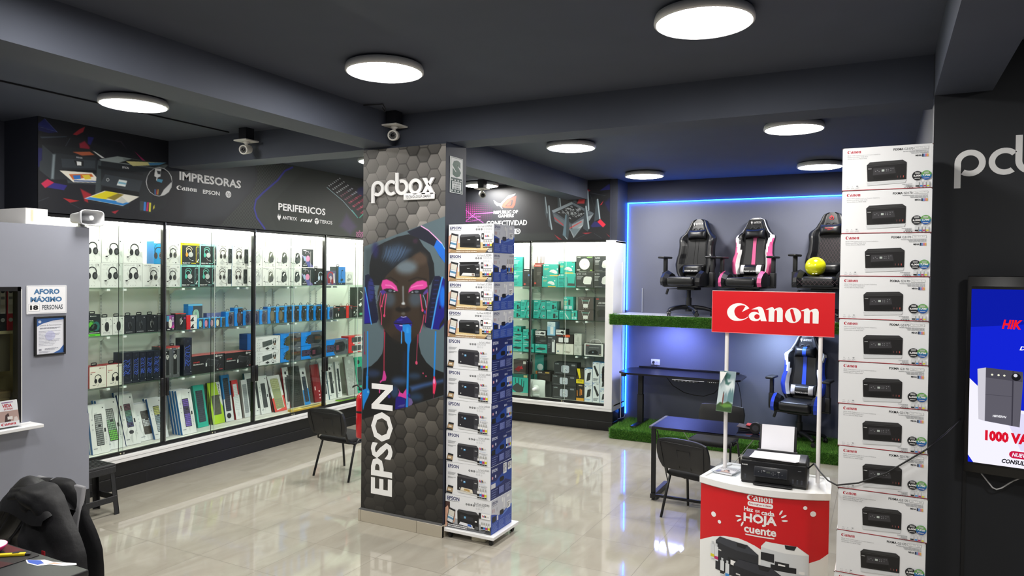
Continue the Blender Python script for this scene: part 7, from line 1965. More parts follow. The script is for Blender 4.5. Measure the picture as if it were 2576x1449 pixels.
def side_w(v):
    def f(A):
        A.r(0, 0, 100, 100, '#c9ccd6'); A.p([(0, 40), (18, 46), (36, 54), (54, 52), (76, 44), (100, 40), (100, 100), (0, 100)], '#2749a8')
        A.p([(40, 66), (70, 50), (100, 40), (100, 44), (72, 56)], '#5a80cc')
        epson_word(A, 5, 6, 30, 15, '#3a4070'); A.lines(5, 18, 28, 1, 3, 1.4, '#8a8c98')
        for u in (6, 12, 26):
            A.r(u, 27, u + 3, 38, ('#b89090', '#9a9cb0', '#b0b2bc')[u % 3])
        if v:
            A.r(50, 6, 56, 20, '#e8eaec'); A.r(58, 10, 64, 40, '#e4e6ea'); A.r(74, 6, 88, 14, '#e8eaec'); A.r(74, 26, 92, 48, '#eef0f2'); A.lines(76, 30, 90, 4, 4, 2, '#3a3c44')
        else:
            bottles(A, 64, 20, 8, 54); A.t('L3250', 74, 6, 96, 12, '#4a4c58', res=1)
        A.rr(40, 42, 59, 56, '#0c0c10', .4); A.rr(5, 50, 22, 66, '#15161c', .1); A.r(26, 52, 33, 66, '#d8dce8')
        for i, u in enumerate((4, 36, 68)):
            A.lines(u, 70, u + 28, 8, 3.4, 1.4, '#7c93d4', i)
    return f
def side_n(v):
    def f(A):
        A.r(0, 0, 100, 100, '#1b2764'); A.p([(0, 44), (24, 48), (44, 36), (70, 24), (100, 26), (100, 70), (70, 54), (50, 62), (30, 66), (0, 56)], '#23479e')
        epson_word(A, 5, 8, 30, 18, '#d4d8ee'); A.t('EcoTank L4360', 74, 6, 98, 10, '#c0c6e4', res=1)
        for i in range(3):
            A.p(ell(62 + i * 5, 18, 1.6, 3.6, 10), '#c8cee8')
        A.r(5, 30, 11, 38, '#d8a0b0'); A.p(ell(22, 32, 3, 5, 10), '#c8cee8')
        if v:
            A.r(58, 4, 74, 36, '#e8eaee'); A.lines(60, 8, 72, 6, 4, 2, '#5a5c64'); A.r(80, 6, 98, 30, '#e4e6ea'); A.lines(82, 9, 96, 4, 4, 2, '#3a3c44'); A.r(2, 52, 22, 66, '#d8dae0')
        else:
            for i in range(4):
                A.r(72 + i * 6.2, 28, 76.6 + i * 6.2, 60, '#d8dce8'); A.r(72 + i * 6.2, 46, 76.6 + i * 6.2, 54, INK[i])
            A.r(3, 48, 20, 64, '#14181c')
        A.rr(42, 42, 62, 56, '#0a0a0e', .45); A.lines(4, 72, 34, 4, 7, 1.6, '#8a96cc', 3); A.r(38, 70, 62, 92, '#5a66a8'); A.lines(40, 72, 60, 6, 3.2, 1.2, '#8a96cc'); A.lines(68, 70, 96, 7, 3.4, 1.4, '#8a96cc', 6)
    return f
zt = [2.678, 2.436, 2.194, 1.955, 1.718, 1.45, 1.183, .916, .65, .372, .085]
kinds = [(l3250(False), side_w(1)), (l3250(True), side_w(0)), (l3250(False), side_w(1)), (l3250(False), side_w(1)), (l4360(False), side_n(0)), (l4360(False), side_n(0)), (l4360(False), side_n(0)), (l4360(False), side_n(0)), (l4360(True), side_n(1)), (l5590, side_w(1))]
lab = ['topmost white and blue printer box of the tower beside the pillar', 'second box from top of pillar tower, printer shown with sheet and open lid', 'third box from top of the pillar tower, phone and closed printer on front', 'fourth box from top of pillar tower, the last with a pale side', 'fifth box from top of pillar tower, first with a navy side', 'sixth box from top of pillar tower, navy sided', 'seventh box from top of pillar tower, navy sided', 'eighth box from top of pillar tower, navy sided', 'ninth box from top of pillar tower, navy side with pasted white labels', 'lowest and largest printer box of the pillar tower, on the white dolly']
for i in range(10):
    W = .437 if i < 9 else .447
    b = carton(W, .375, zt[i] - zt[i + 1] - .002, '#e6e8ec', '#c9ccd6' if i in (0, 1, 2, 3, 9) else '#1b2764', None, *kinds[i])
    o = b.build('printer_box', loc=(-3.3 + W / 2 + (.006, .004, .009, .006, .0, .003, .002, .001, .003, .0)[i], 5.185, zt[i + 1]), rotz=R((.2, -.3, .3, 0, -.2, .2, -.3, .1, -.4, .3)[i]))
    tag(o, lab[i], 'printer box', 'printer boxes stacked beside the pillar')
dl = thing('dolly', 'low white rolling platform under the pillar box tower', 'dolly', (-3.06, 5.385, 0))
MB().box(-.235, -.232, .055, .25, .23, .084, WHITEP, .003, 1).build('platform', dl)
for x in (-.19, .205):
    for y in (-.19, .19):
        k = MB()
        k.box(x - .018, y - .018, .045, x + .018, y + .018, .055, '#2a2a2c')
        k.cyl((x - .011, y, .0225), (x + .011, y, .0225), .0222, '#151516', n=18)
        k.box(x - .015, y - .008, .02, x - .011, y + .008, .05, '#2a2a2c'); k.box(x + .011, y - .008, .02, x + .015, y + .008, .05, '#2a2a2c')
        k.build('caster', dl)
pw = MB().obox((0, 0, .017), (.13, .05, .034), '#d8d3c0', .008, 3)
tag(pw.build('power_strip', loc=(-2.99, 5.235, 0), rotz=R(6)), 'cream power adapter lying on the floor under the white dolly', 'power adapter')
# ------------------------------------------------------------------ alcove: grass shelf, platform, blue light strips
def turf(name, par, boxes, n, h, seed):
    """artificial grass: thin bent blades standing on the faces listed as (origin, edge a, edge b, normal, share)"""
    rng = np.random.RandomState(seed)
    V, F, fm, q = [], [], [], 0
    for O, a, b, N, sh in boxes:
        k = int(n * sh)
        O, a, b, N = [np.array(v, float) for v in (O, a, b, N)]
        s, t = rng.rand(k, 1), rng.rand(k, 1)
        P = O + a * s + b * t
        d = N + rng.randn(k, 3) * .42 + np.array([0, 0, .25])
        d /= np.linalg.norm(d, axis=1)[:, None]
        L = h * (.6 + .6 * rng.rand(k, 1))
        w = np.cross(d, rng.randn(k, 3))
        w = w / np.linalg.norm(w, axis=1)[:, None] * .0022
        V.append(np.stack([P - w, P + w, P + d * L], 1).reshape(-1, 3))
        fm.append(rng.randint(0, 3, k))
        q += k
    V = np.concatenate(V)
    me = bpy.data.meshes.new(name)
    me.vertices.add(len(V))
    me.vertices.foreach_set('co', V.ravel())
    me.loops.add(len(V))
    me.loops.foreach_set('vertex_index', np.arange(len(V)))
    me.polygons.add(q)
    me.polygons.foreach_set('loop_start', np.arange(q) * 3)
    me.polygons.foreach_set('loop_total', np.full(q, 3))
    me.update(calc_edges=True)
    for c in ('#3f7826', '#56942f', '#74a542'):
        me.materials.append(M(c, .7))
    me.polygons.foreach_set('material_index', np.concatenate(fm))
    o = bpy.data.objects.new(name, me)
    COL.objects.link(o)
    o.parent = par
    o['kind'] = 'stuff'
    return o
GB = M('#345f22', .9, name='turf_backing')
pf = thing('grass_platform', 'low floor platform covered in green artificial grass under the alcove', 'platform', (-1.58, 9.46, 0))
MB().box(-1.75, .0, 0, 1.84, .87, .135, GB).build('base', pf)
turf('grass_cover', pf, [((-1.75, 0, 0), (3.59, 0, 0), (0, 0, .14), (0, -1, 0), .3), ((-1.75, 0, .135), (3.59, 0, 0), (0, .87, 0), (0, 0, 1), .66), ((-1.75, 0, 0), (0, .5, 0), (0, 0, .14), (-1, 0, 0), .04)], 60000, .035, 5)
sf = thing('grass_shelf', 'wall shelf with green grass front edge carrying three racing chairs', 'shelf', (-1.58, 9.46, 1.6))
MB().box(-1.78, .03, 0, 1.84, .875, .118, M('#a8abb6', .5)).box(-1.785, .02, -.02, 1.84, .03, .125, GB).box(-1.785, .03, -.01, -1.78, .4, .122, GB).build('board', sf)
turf('grass_cover', sf, [((-1.78, .02, -.02), (3.62, 0, 0), (0, 0, .14), (0, -1, 0), .94), ((-1.78, .02, -.01), (0, .36, 0), (0, 0, .13), (-1, 0, 0), .06)], 24000, .034, 9)
bb = MB()
bb.box(-1.2, .3, -.03, -.85, .42, -.001, '#d8d8dc')
for x in (-1.24, .2, 1.2):
    bb.box(x, .05, -.02, x + .03, .86, 0, '#30323a')
bb.build('bracket', sf)
BLUE = emit_mat('blue_led', (.01, .16, 1), 13 * LED_L)
COOL = emit_mat('blue_white_led', (.3, .36, 1), 22 * SHELF_L)
COLD = emit_mat('white_led', (.62, .74, 1), 16 * SHELF_L)
ls = thing('led_strip', 'blue glowing strip along the top and left edge of the alcove', 'light strip', (-3.4, 10.33, .2))
m_ = MB()
m_.box(-.006, -.012, 0, .006, 0, 1.36, BLUE)
m_.box(-.006, -.012, 1.55, .006, 0, 3.14, BLUE)
m_.build('vertical_strip', ls)
m_ = MB()
m_.box(-.006, -.014, 3.14, 3.6, 0, 3.152, BLUE)
m_.build('horizontal_strip', ls)
m_ = MB().loft([(0, -.006, 0), (-.002, -.02, -.03), (-.01, -.05, -.06), (-.05, -.3, -.05)], .003, '#d0d4e0', 6)
m_.build('lead', ls)
for x, mt, lab_ in ((-2.62, COOL, 'bluish lit panel under the grass shelf above the standing desk'), (-1.2, COLD, 'white lit panel under the grass shelf above the blue chair')):
    t = thing('panel_light', lab_, 'panel light', (x, 9.98, 1.572), group='panel lights under the grass shelf')
    MB().box(-.22, -.06, .012, .22, .06, .028, '#d8d8dc').build('housing', t)
    MB().box(-.2, -.045, .006, .2, .045, .012, mt).build('diffuser', t)
rl = MB().box(0, 0, 0, .02, .02, .36, '#8f939d', .003, 1)
tag(rl.build('wall_rail', loc=(-3.17, 10.316, 1.722)), 'short grey metal rail on the wall left of the black racing chair', 'rail')
cv = MB().box(0, 0, 0, .012, .012, 2.3, '#d6d8e0')
tag(cv.build('cable_duct', loc=(-3.419, 10.14, .16)), 'white cable duct up the alcove side panel', 'cable duct')
# ------------------------------------------------------------------ racing chairs
LEA = lambda c: M(c, .36, spec=.45, bump=.12, bscale=60)
def racing(label, loc, rz, c1=None, c2=None, stripe=None, pip=None, logo='ant', quilt=False, sc=1.0):
    t = thing('racing_chair', label, 'racing chair', loc, rz, 'racing chairs in the alcove')
    BK = LEA('#131417')
    zs = [.5, .606, .712, .797, .861, .978, 1.084, 1.11, 1.159, 1.244, 1.318, 1.342, 1.352]
    ws = [.2, .265, .285, .275, .255, .25, .267, .258, .198, .148, .118, .095, .05]
    wf = lambda z: float(np.interp(z, zs, ws))
    sm = lambda x: x * x * (3 - 2 * x)
    yl = lambda z: .17 + (z - .5) * .17
    def P(s, z):
        a = abs(s)
        k = float(np.interp(z, [.5, .7, 1.05, 1.15, 1.36], [.07, .085, .075, .025, .01]))
        return Vector((s * wf(z), yl(z) - k * sm(min(1, max(0, (a - .5) / .3))) + .05 * max(0, (a - .86) / .14) ** 2, z))
    NX, Z = 28, [z for z in np.linspace(.5, 1.352, 44)]
    b = MB()
    S_ = [math.sin((i / NX - .5) * PI) * .25 + (i / NX - .5) * 1.5 for i in range(NX + 1)]
    fr = [[P(s, z) for s in S_] for z in Z]
    bk = [[Vector((p.x * .97, yl(z) + .1 - .03 * abs(s) ** 3, p.z)) for p, s in zip(r, S_)] for r, z in zip(fr, Z)]
    def cm(s, z):
        a = abs(s)
        if pip and (abs(z - 1.1) < .012 and a > .8 or z > 1.1 and a > .9 and a < .965 or z > 1.335 and a < .9 and z < 1.348):
            return LEA(pip)
        if c1 and .58 < z < 1.09:
            lo = .6 + .22 * max(0, (z - .85) / .25)
            if a > lo + .17:
                return LEA(c2)
            if a > lo:
                return LEA(c1)
        return BK
    for i in range(len(Z) - 1):
        for j in range(NX):
            b.add([fr[i][j], fr[i][j + 1], fr[i + 1][j + 1], fr[i + 1][j]], [[0, 1, 2, 3]], cm((S_[j] + S_[j + 1]) / 2, (Z[i] + Z[i + 1]) / 2), True)
    b.surf(bk, BK)
    for e in (0, NX):
        b.surf([[f[e], k[e]] for f, k in zip(fr, bk)], BK)
    b.surf([fr[-1], bk[-1]], BK); b.surf([fr[0], bk[0]], BK)
    for s in (-.52, .52):
        b.loft([P(s, z) + Vector((0, -.002, 0)) for z in np.linspace(.55, 1.08, 14)], .004, '#0c0d0f', 5)
    if quilt:
        for k in range(-4, 9):
            for d in (-1, 1):
                pts = [(s, .72 + k * .06 + d * s * .42) for s in np.linspace(-.5, .5, 7)]
                pts = [P(s, z) + Vector((0, -.001, 0)) for s, z in pts if .6 < z < 1.06]
                if len(pts) > 1:
                    b.loft(pts, .0022, '#4a3a40', 4)
    else:
        for s in (-.1, .1):
            b.loft([P(s, z) + Vector((0, -.002, 0)) for z in np.linspace(.6, 1.08, 10)], .003, '#0a0b0c', 5)
    bo = b.build('backrest', t)
    for s in (-.055, .055):
        q = MB()
        c = P(s * 4, 1.2) + Vector((0, -.004, 0))
        q.loft([c + Vector((.03 * math.cos(a), 0, .022 * math.sin(a))) for a in np.linspace(0, 2 * PI, 15)], .006, '#2c2e31', 6)
        q.build('belt_slot', bo)
    if stripe:
        MB().surf([[P(s, z) + Vector((0, -.003, 0)) for s in (-.1, 0, .1)] for z in np.linspace(.58, 1.1, 12)], LEA(stripe)).build('centre_stripe', bo)
    q = MB()
    A = Art(q, P(-.8, 1.305) + Vector((0, -.012, 0)), (1, 0, 0), (0, .16, -.98), .17, .055, step=.0005)
    A.O = Vector((-.085, yl(1.29) - .022, 1.312))
    if logo == 'ant':
        antryx(A, 8, 22, 92, 72, '#e8e8ea')
    else:
        A.ring(50, 50, 46, 12, '#d8343c', 24, -60, 240); A.r(46.5, -8, 53.5, 48, '#d8343c')
    q.build('logo', bo)
    def pillow(name, zc, hz, hw, th, flare, col=BK, yo=0, tilt=-.17):
        p = MB()
        rows = []
        for i in range(17):
            a = -1 + i / 8
            row = []
            for j in range(25):
                u = -1 + j / 12
                f = max(0, (1 - abs(u) ** 4) * (1 - abs(a) ** 3))
                z = zc + a * hz * (1 + flare * u * u)
                row.append(Vector((u * hw, yl(z) + yo - th * f ** .5, z)))
            rows.append(row)
        p.surf(rows, col)
        p.surf([[v + Vector((0, .03, 0)) for v in (r[0], r[-1])] for r in rows], col)
        return p, rows
    p, rows = pillow('head_pillow', 1.135, .062, .135, .085, .22, yo=-.006)
    hp = p.build('head_pillow', t)
    if stripe == '#2a52d8':
        MB().surf([[v + Vector((0, -.003, 0)) for v in r[10:15]] for r in rows], LEA(stripe)).build('pillow_stripe', hp)
    if quilt:
        q = MB(); A = Art(q, (-.055, yl(1.135) - .096, 1.16), (1, 0, 0), (0, .1, -.99), .11, .04, step=.0004)
        A.t('MACHINE', 4, 8, 96, 45, '#b03038', bold=.02, res=1); A.t('GAMING', 28, 60, 72, 90, '#b03038', bold=.02, res=1); q.build('stitched_text', hp)
    p, rows = pillow('lumbar_pillow', .645, .07, .165, .1, 0, yo=-.02)
    if c1 and not quilt:
        for r0, r1 in ((2, 6), (18, 22)):
            p.surf([[v + Vector((0, -.003, 0)) for v in r[r0:r1 + 1]] for r in rows[1:-1]], LEA('#e9e8ea'))
    lp = p.build('lumbar_pillow', t)
    if not quilt:
        q = MB(); A = Art(q, (-.1, yl(.62) - .128, .633), (1, 0, 0), (0, 0, -1), .2, .022, step=.0004)
        A.t('XTREME RACING', 2, 5, 98, 95, '#e8e8ea', bold=.03, res=1); q.build('stitched_text', lp)
    s_ = MB().obox((0, -.06, .475), (.4, .5, .13), BK, .05, 5)
    s_.box(-.25, -.26, .395, .25, .2, .42, '#0d0e10', .004, 1)
    if quilt:
        for k in range(-5, 6):
            for d in (-1, 1):
                s_.loft([(k * .05 + d * .03, -.311, .44), (k * .05 - d * .03, -.311, .5)], .0018, '#4a3a40', 4)
    s_.build('seat', t)
    for d in (-1, 1):
        w_ = MB()
        pr_ = [(-.3, .415), (-.325, .47), (-.31, .53), (-.24, .59), (-.15, .625), (-.06, .6), (.03, .54), (.14, .5), (.2, .46), (.2, .41)]
        n = len(pr_)
        x0, x1 = d * .19, d * .285
        for k in range(n):
            (ya, za), (yb, zb) = pr_[k], pr_[(k + 1) % n]
            for xa, xb, o0, o1, cc in ((x0, (x0 + x1) / 2, .82, 1, None), ((x0 + x1) / 2, x1, 1, .93, c2)):
                f = lambda y, z, o: (y * o, .43 + (z - .43) * o)
                A0, A1, B0, B1 = f(ya, za, o0), f(ya, za, o1), f(yb, zb, o0), f(yb, zb, o1)
                w_.add([(xa, *A0), (xb, *A1), (xb, *B1), (xa, *B0)], [[0, 1, 2, 3]], LEA(cc) if cc and k < 6 else BK, True)
        w_.face([(x0, y * .82, .43 + (z - .43) * .82) for y, z in pr_], BK)
        w_.face([(x1, y * .93, .43 + (z - .43) * .93) for y, z in pr_], BK)
        w_.build('seat_wing', t)
        a = MB()
        a.obox((d * .345, -.03, .805), (.1, .27, .03), M('#17181a', .5), .014, 3)
        a.box(d * .345 - .03, -.06, .42, d * .345 + .03, .03, .6, '#141517', .008, 2)
        a.box(d * .345 - .022, -.045, .6, d * .345 + .022, .015, .79, '#1b1c1f', .006, 2)
        a.box(d * .2, -.05, .4, d * .375, .02, .425, '#141517', .004, 1)
        a.build('armrest', t)
    k = MB()
    k.box(-.13, -.1, .355, .13, .12, .395, '#101113', .01, 2)
    k.cyl((0, 0, .2), (0, 0, .36), .03, '#101114', n=18); k.cyl((0, 0, .07), (0, 0, .25), .042, '#17181b', n=20)
    k.build('gas_column', t)
    l = MB()
    l.loft([(-.1, -.02, .375), (-.2, -.05, .37), (-.275, -.07, .365)], .005, '#17181a', 6)
    l.obox((-.285, -.075, .33), (.035, .016, .085), M('#141517', .5), .012, 3, Matrix.Rotation(R(18), 3, 'Y'))
    l.build('tilt_lever', t)
    s5 = MB()
    for i in range(5):
        q = R(-90 + 36 + i * 72 + 8)
        c, e = math.cos(q), math.sin(q)
        s5.loft([(c * r, e * r, z) for r, z in ((.02, .115), (.12, .118), (.22, .105), (.3, .085), (.325, .068))], [.034, .03, .026, .023, .02], M('#15161a', .4), 10)
    s5.cyl((0, 0, .06), (0, 0, .14), .048, '#15161a', n=20)
    s5.build('star_base', t)
    for i in range(5):
        q = R(-90 + 36 + i * 72 + 8)
        c, e = math.cos(q) * .325, math.sin(q) * .325
        w_ = MB()
        for dd in (-.014, .014):
            w_.cyl((c - math.sin(q + .9) * (dd - .009), e + math.cos(q + .9) * (dd - .009), .028), (c - math.sin(q + .9) * (dd + .009), e + math.cos(q + .9) * (dd + .009), .028), .0278, M('#1a1b1e', .35), n=18)
        w_.obox((c, e, .045), (.03, .03, .035), '#15161a', .008, 2)
        w_.build('caster', t)
    t.scale = (sc,) * 3
    return t
racing('plain black racing chair on the grass shelf, nearest the showcase', (-2.38, 9.92, 1.7185), R(-11))
racing('black, pink and white racing chair in the middle of the grass shelf', (-1.6, 9.92, 1.7185), R(-11), '#ecebec', '#d4568c', '#d4568c', '#ecebec')
racing('all black quilted racing chair with red power symbol and yellow ball', (-.66, 9.92, 1.7185), R(-11), logo='pow', quilt=True, sc=1.035)
racing('black, blue and white racing chair on the floor platform', (-.92, 9.86, .155), R(-8), '#e6e6ea', '#2a48c4', '#2a52d8', '#e6e6ea', sc=1.0)
yb = MB().lathe([(.124 * math.sin(R(a)) + .0004, .124 - .124 * math.cos(R(a)) * .98) for a in range(0, 181, 10)], M('#d2d414', .18, coat=.5), n=36)
yb.box(-.03, -.123, .03, -.006, -.1, .042, '#e8e8c0'); yb.box(.006, -.123, .03, .03, -.1, .042, '#e8e8c0')
tag(yb.build('ball', loc=(-.755, 9.8, 2.278)), 'glossy yellow ball resting on the seat of the quilted black chair', 'ball')
# ------------------------------------------------------------------ standing desk, outlet, cables
DK = M('#14141b', .28, name='black_desk_top')
sd = thing('standing_desk', 'long black standing desk with blue glow along the alcove wall', 'desk', (-2.46, 9.95, .15))
d = MB().prism([(-.83, -.25), (-.72, -.36), (.72, -.36), (.83, -.25), (.83, .22), (.74, .33), (-.74, .33), (-.83, .22)], ((0, 0, .735), (1, 0, 0), (0, 1, 0)), .025, DK)
d.box(-.72, .31, .76, .72, .335, .785, DK, .004, 1)
d.build('desk_top', sd)
for x in (-.59, .62):
    l = MB()
    l.box(x - .04, -.03, .02, x + .04, .04, .42, '#121318', .004, 1); l.box(x - .033, -.024, .42, x + .033, .034, .735, '#0e0f13', .003, 1)
    l.build('leg', sd)
    MB().box(x - .04, -.34, .0, x + .04, .3, .022, M('#15162a', .3), .006, 2).build('foot', sd)
l = MB().box(-.5, -.05, .7, .55, .05, .735, '#17181c')
l.build('cross_beam', sd)
l = MB().box(-.05, -.345, .69, .3, -.27, .715, '#1a1b20', .004, 1)
l.box(-.05, -.347, .712, .38, -.344, .719, '#cfd2dc')
for i in range(6):
    l.box(-.02 + i * .05, -.347, .696, .0 + i * .05, -.345, .704, '#8a8e98')
l.build('cable_tray', sd)
l = MB().box(.42, -.36, .7, .58, -.31, .73, '#101115', .006, 2)
for i in range(4):
    l.box(.45 + i * .025, -.362, .713, .46 + i * .025, -.36, .719, '#c8ccd4')
l.build('control_box', sd)
MB().box(-.8, -.26, .69, -.74, -.2, .735, '#101115', .006, 2).build('cup_hook', sd)
MB().loft([(-.28, .1, .72), (-.16, .12, .56), (0, .14, .47), (.14, .15, .445), (.27, .15, .44), (.42, .14, .5), (.53, .12, .63), (.55, .1, .7)], .006, '#0f1014', 8).build('cable', sd)
MB().loft([(.68, .2, .73), (.73, .24, .6), (.76, .25, .42), (.77, .26, .2), (.79, .27, .01)], .005, '#17181e', 8).build('power_lead', sd)
ou = thing('wall_outlet', 'white wall socket plate with black plug above the standing desk', 'socket', (-2.95, 10.338, .995))
o_ = MB().obox((0, -.005, 0), (.132, .01, .084), M('#e6e6ea', .4), .003, 2)
for x in (.02, .038):
    o_.box(x, -.0115, -.01, x + .004, -.0102, .012, '#55555c')
o_.build('plate', ou)
MB().cyl((-.025, -.045, 0), (-.025, -.01, 0), .016, '#141417', n=16).loft([(-.025, -.045, 0), (-.01, -.06, -.03), (.03, -.03, -.06)], .004, '#141417', 8).build('plug', ou)
# ------------------------------------------------------------------ glass table, visitor chairs
gt = thing('glass_table', 'black glass topped table with slanted metal legs beside the kiosk', 'table', (-1.5, 7.32, 0))
MB().box(-.55, -.3, .742, .55, .31, .75, M('#0d0e1a', .06, spec=.8, name='black_glass')).build('glass_top', gt)
f = MB()
f.box(-.56, -.305, .726, -.53, .315, .7515, '#4a4c55', .002, 1); f.box(.53, -.305, .726, .56, .315, .7515, '#4a4c55', .002, 1); f.box(-.53, -.3, .726, .53, -.27, .742, '#17181c'); f.box(-.53, .28, .726, .53, .31, .742, '#17181c')
f.build('top_frame', gt)
SB = M('#15161a', .45)
for x in (-.52, .52):
    l = MB()
    l.obox((x, -.26, .385), (.045, .025, .69), SB, .003, 1, Matrix.Rotation(R(1.5), 3, 'X'))
    l.build('leg', gt)
    l = MB().box(x - .025, -.285, .02, x + .025, .24, .065, SB, .003, 1)
    for y in (-.26, .215):
        l.cyl((x, y, 0), (x, y, .022), .016, '#0e0e10', n=12)
    l.build('foot_bar', gt)
    MB().loft([(x + (.03 if x < 0 else -.03), -.25, .7), (x + (.03 if x < 0 else -.03), .2, .06)], .006, SB, 6).build('brace_rod', gt)
MB().box(-.52, -.3, .045, .52, -.275, .07, SB).build('stretcher', gt)
for x in (-.5, .5):
    MB().loft([(x * .9, .3, .73), (x * .3, .3, .3)], .0035, '#c8c8c4', 6).build('cross_rod', gt)
def visitor(label, loc, rz, front=False):
    """back of the chair towards local -y"""
    t = thing('visitor_chair', label, 'chair', loc, rz, 'black visitor chairs')
    FA, PL_ = M('#141416', .85, bump=.3, bscale=300), M('#19191b', .45, bump=.08, bscale=400)
    s = MB()
    rows = []
    s.obox((0, .02, .42), (.46, .44, .06), FA, .028, 4)
    s.build('seat', t)
    def back(y0, m, g, half):
        rows = []
        for i in range(13):
            a = -1 + i / 6
            row = []
            for j in range(17):
                u = -1 + j / 8
                e = (1 - .16 * max(0, abs(a) - .35) ** 1.6 - (.1 if a < 0 else 0) * abs(a) ** 1.5)
                z = .625 + a * .15 * (1 - .12 * abs(u) ** 4)
                row.append(Vector((u * .235 * e * g, y0 - (z - .5) * .22 + .05 * u * u * -1 + .03 + half * (1 - max(abs(a), abs(u)) ** 4), z)))
            rows.append(row)
        return rows
    b = MB()
    r1, r2 = back(-.275, PL_, 1.12, -.025), back(-.24, FA, 1.1, .03)
    b.surf(r1, PL_)
    for r_a, r_b in ((r1[0], r2[0]), (r1[-1], r2[-1])):
        b.surf([r_a, r_b], PL_)
    for e in (0, -1):
        b.surf([[p[e], q[e]] for p, q in zip(r1, r2)], PL_)
    fr = [[p + Vector((0, -.004, 0)) for p in r[6:11]] for r in r1[1:9]]
    b.loft([fr[0][0], fr[-1][0], fr[-1][-1], fr[0][-1]], .0025, '#101012', 4)
    b.loft([r1[1][1], r1[11][1] + Vector((0, -.002, 0)), r1[11][15] + Vector((0, -.002, 0)), r1[1][15]], .003, '#0f0f11', 4)
    b.build('backrest', t)
    MB().surf(r2, FA).build('back_pad', t)
    TB = M('#0f0f11', .35)
    for d in (-1, 1):
        f = MB()
        f.loft([(d * .255, -.25, .0), (d * .245, -.19, .2), (d * .235, -.13, .38), (d * .232, -.06, .425), (d * .232, .1, .43)], .0125, TB, 10)
        f.build('leg', t)
        f = MB()
        f.loft([(d * .25, .24, .0), (d * .24, .21, .22), (d * .235, .18, .4), (d * .232, .13, .43)], .0125, TB, 10)
        f.build('leg', t)
        f = MB()
        f.loft([(d * .232, .05, .395), (d * .225, -.14, .395), (d * .215, -.22, .43), (d * .205, -.245, .52), (d * .2, -.262, .6)], .0115, TB, 10)
        f.build('back_support', t)
    f = MB().loft([(-.235, .14, .385), (.235, .14, .385)], .01, TB, 8).loft([(-.235, -.12, .385), (.235, -.12, .385)], .01, TB, 8)
    f.build('cross_bar', t)
    return t
visitor('black visitor chair left of the pillar, its back to the viewer', (-5.31, 6.27, 0), R(-2))
visitor('black visitor chair in front of the glass table, its back to the viewer', (-1.49, 6.75, 0), R(-16))
visitor('black visitor chair behind the glass table, facing the viewer', (-1.66, 8.2, 0), R(176))
gd = thing('gadget', 'red and black computer part lying on the right end of the glass table', 'computer part', (-1.12, 7.33, .752))
MB().obox((0, .03, .02), (.27, .17, .008), '#2a1a1e', .002, 1, Matrix.Rotation(R(5), 3, 'Y')).obox((.02, .06, .036), (.15, .1, .012), '#a82a30', .004, 2, Matrix.Rotation(R(6), 3, 'Y')).box(-.12, -.04, 0, .12, .1, .012, '#1c1c20').build('board', gd)
MB().cyl((.06, -.16, .055), (.06, -.11, .055), .053, '#141416', n=22).cyl((.06, -.161, .055), (.06, -.158, .055), .03, '#3a3a40', n=18).box(.1, -.17, 0, .2, -.1, .025, '#3a5a9a', .006, 2).build('fan', gd)
# ------------------------------------------------------------------ promotion kiosk
KW, KR = M('#eceded', .4, name='kiosk_white'), M('#d0101c', .42, name='kiosk_red')
kk = thing('promotion_kiosk', 'red and white promotion counter with header board on two poles', 'kiosk', (-.6715, 4.905, 0))
half, bul = .4, .115
def front(u):
    return (-half + 2 * half * u, -bul * (1 - (2 * u - 1) ** 2))
NU = 36
F = [front(i / NU) for i in range(NU + 1)]
out = F + [(.385, .2), (.36, .38), (-.29, .445), (-.345, .3)]
b = MB()
n = len(out)
vs = [(x, y, z) for z in (0, .865) for x, y in out]
b.add(vs, [[i, (i + 1) % n, n + (i + 1) % n, n + i] for i in range(n)], KW)
b.build('counter_body', kk)
# printed front sheet following the curve
def bendp(u, v, lift=.0012):
    x, y = front(u / 100)
    return Vector((x, y - lift, .865 * (1 - v / 100)))
class Curved(Art):
    def pt(s, u, v):
        return bendp(u, v, .0008 + s.k * .00012)
    def p(s, pts, c):
        """cut into strips so that the print hugs the curve"""
        us = [q[0] for q in pts]
        if max(us) - min(us) < 3:
            return Art.p(s, pts, c)
        a = int(math.floor(min(us) / 2.5)); e = int(math.ceil(max(us) / 2.5))
        for k in range(a, e):
            l, r = k * 2.5, k * 2.5 + 2.5
            def clip(P, sgn, x):
                o = []
                for i in range(len(P)):
                    p, q = P[i], P[(i + 1) % len(P)]
                    ip, iq = sgn * (p[0] - x) >= 0, sgn * (q[0] - x) >= 0
                    if ip:
                        o.append(p)
                    if ip != iq:
                        t = (x - p[0]) / (q[0] - p[0])
                        o.append((x, p[1] + (q[1] - p[1]) * t))
                return o
            c2 = clip(clip(pts, 1, l), -1, r)
            if len(c2) > 2:
                s.mb.face([s.pt(*q) for q in c2], s.m(c))
        s.k += 1
        return s
b = MB()
A = Curved(b, (0, 0, 0), (1, 0, 0), (0, 0, -1), .82, .865)
cu = lambda x: (x + 1.0715) / .8 * 100
cz = lambda z: (.865 - z) / .865 * 100
A.r(0, 1.2, 100, 100, KR)
A.p([(0, 46)] + [(cu(x), cz(z)) for x, z in ((-.98, .518), (-.9, .545), (-.849, .552), (-.8, .555), (-.747, .545), (-.7, .53), (-.658, .51), (-.6, .478), (-.534, .452), (-.46, .44), (-.384, .455), (-.32, .48))] + [(100, 40), (100, 100), (0, 100)], KW)
WK = '#f2eff0'
canon(A, cu(-.752), 1.2, cu(-.595), 5.6, WK)
A.rr(cu(-.748), 6.2, cu(-.592), 9.7, WK, .4); A.t('Este regreso a clases', cu(-.738), 7.1, cu(-.602), 8.9, '#b01822', bold=.02, res=1)
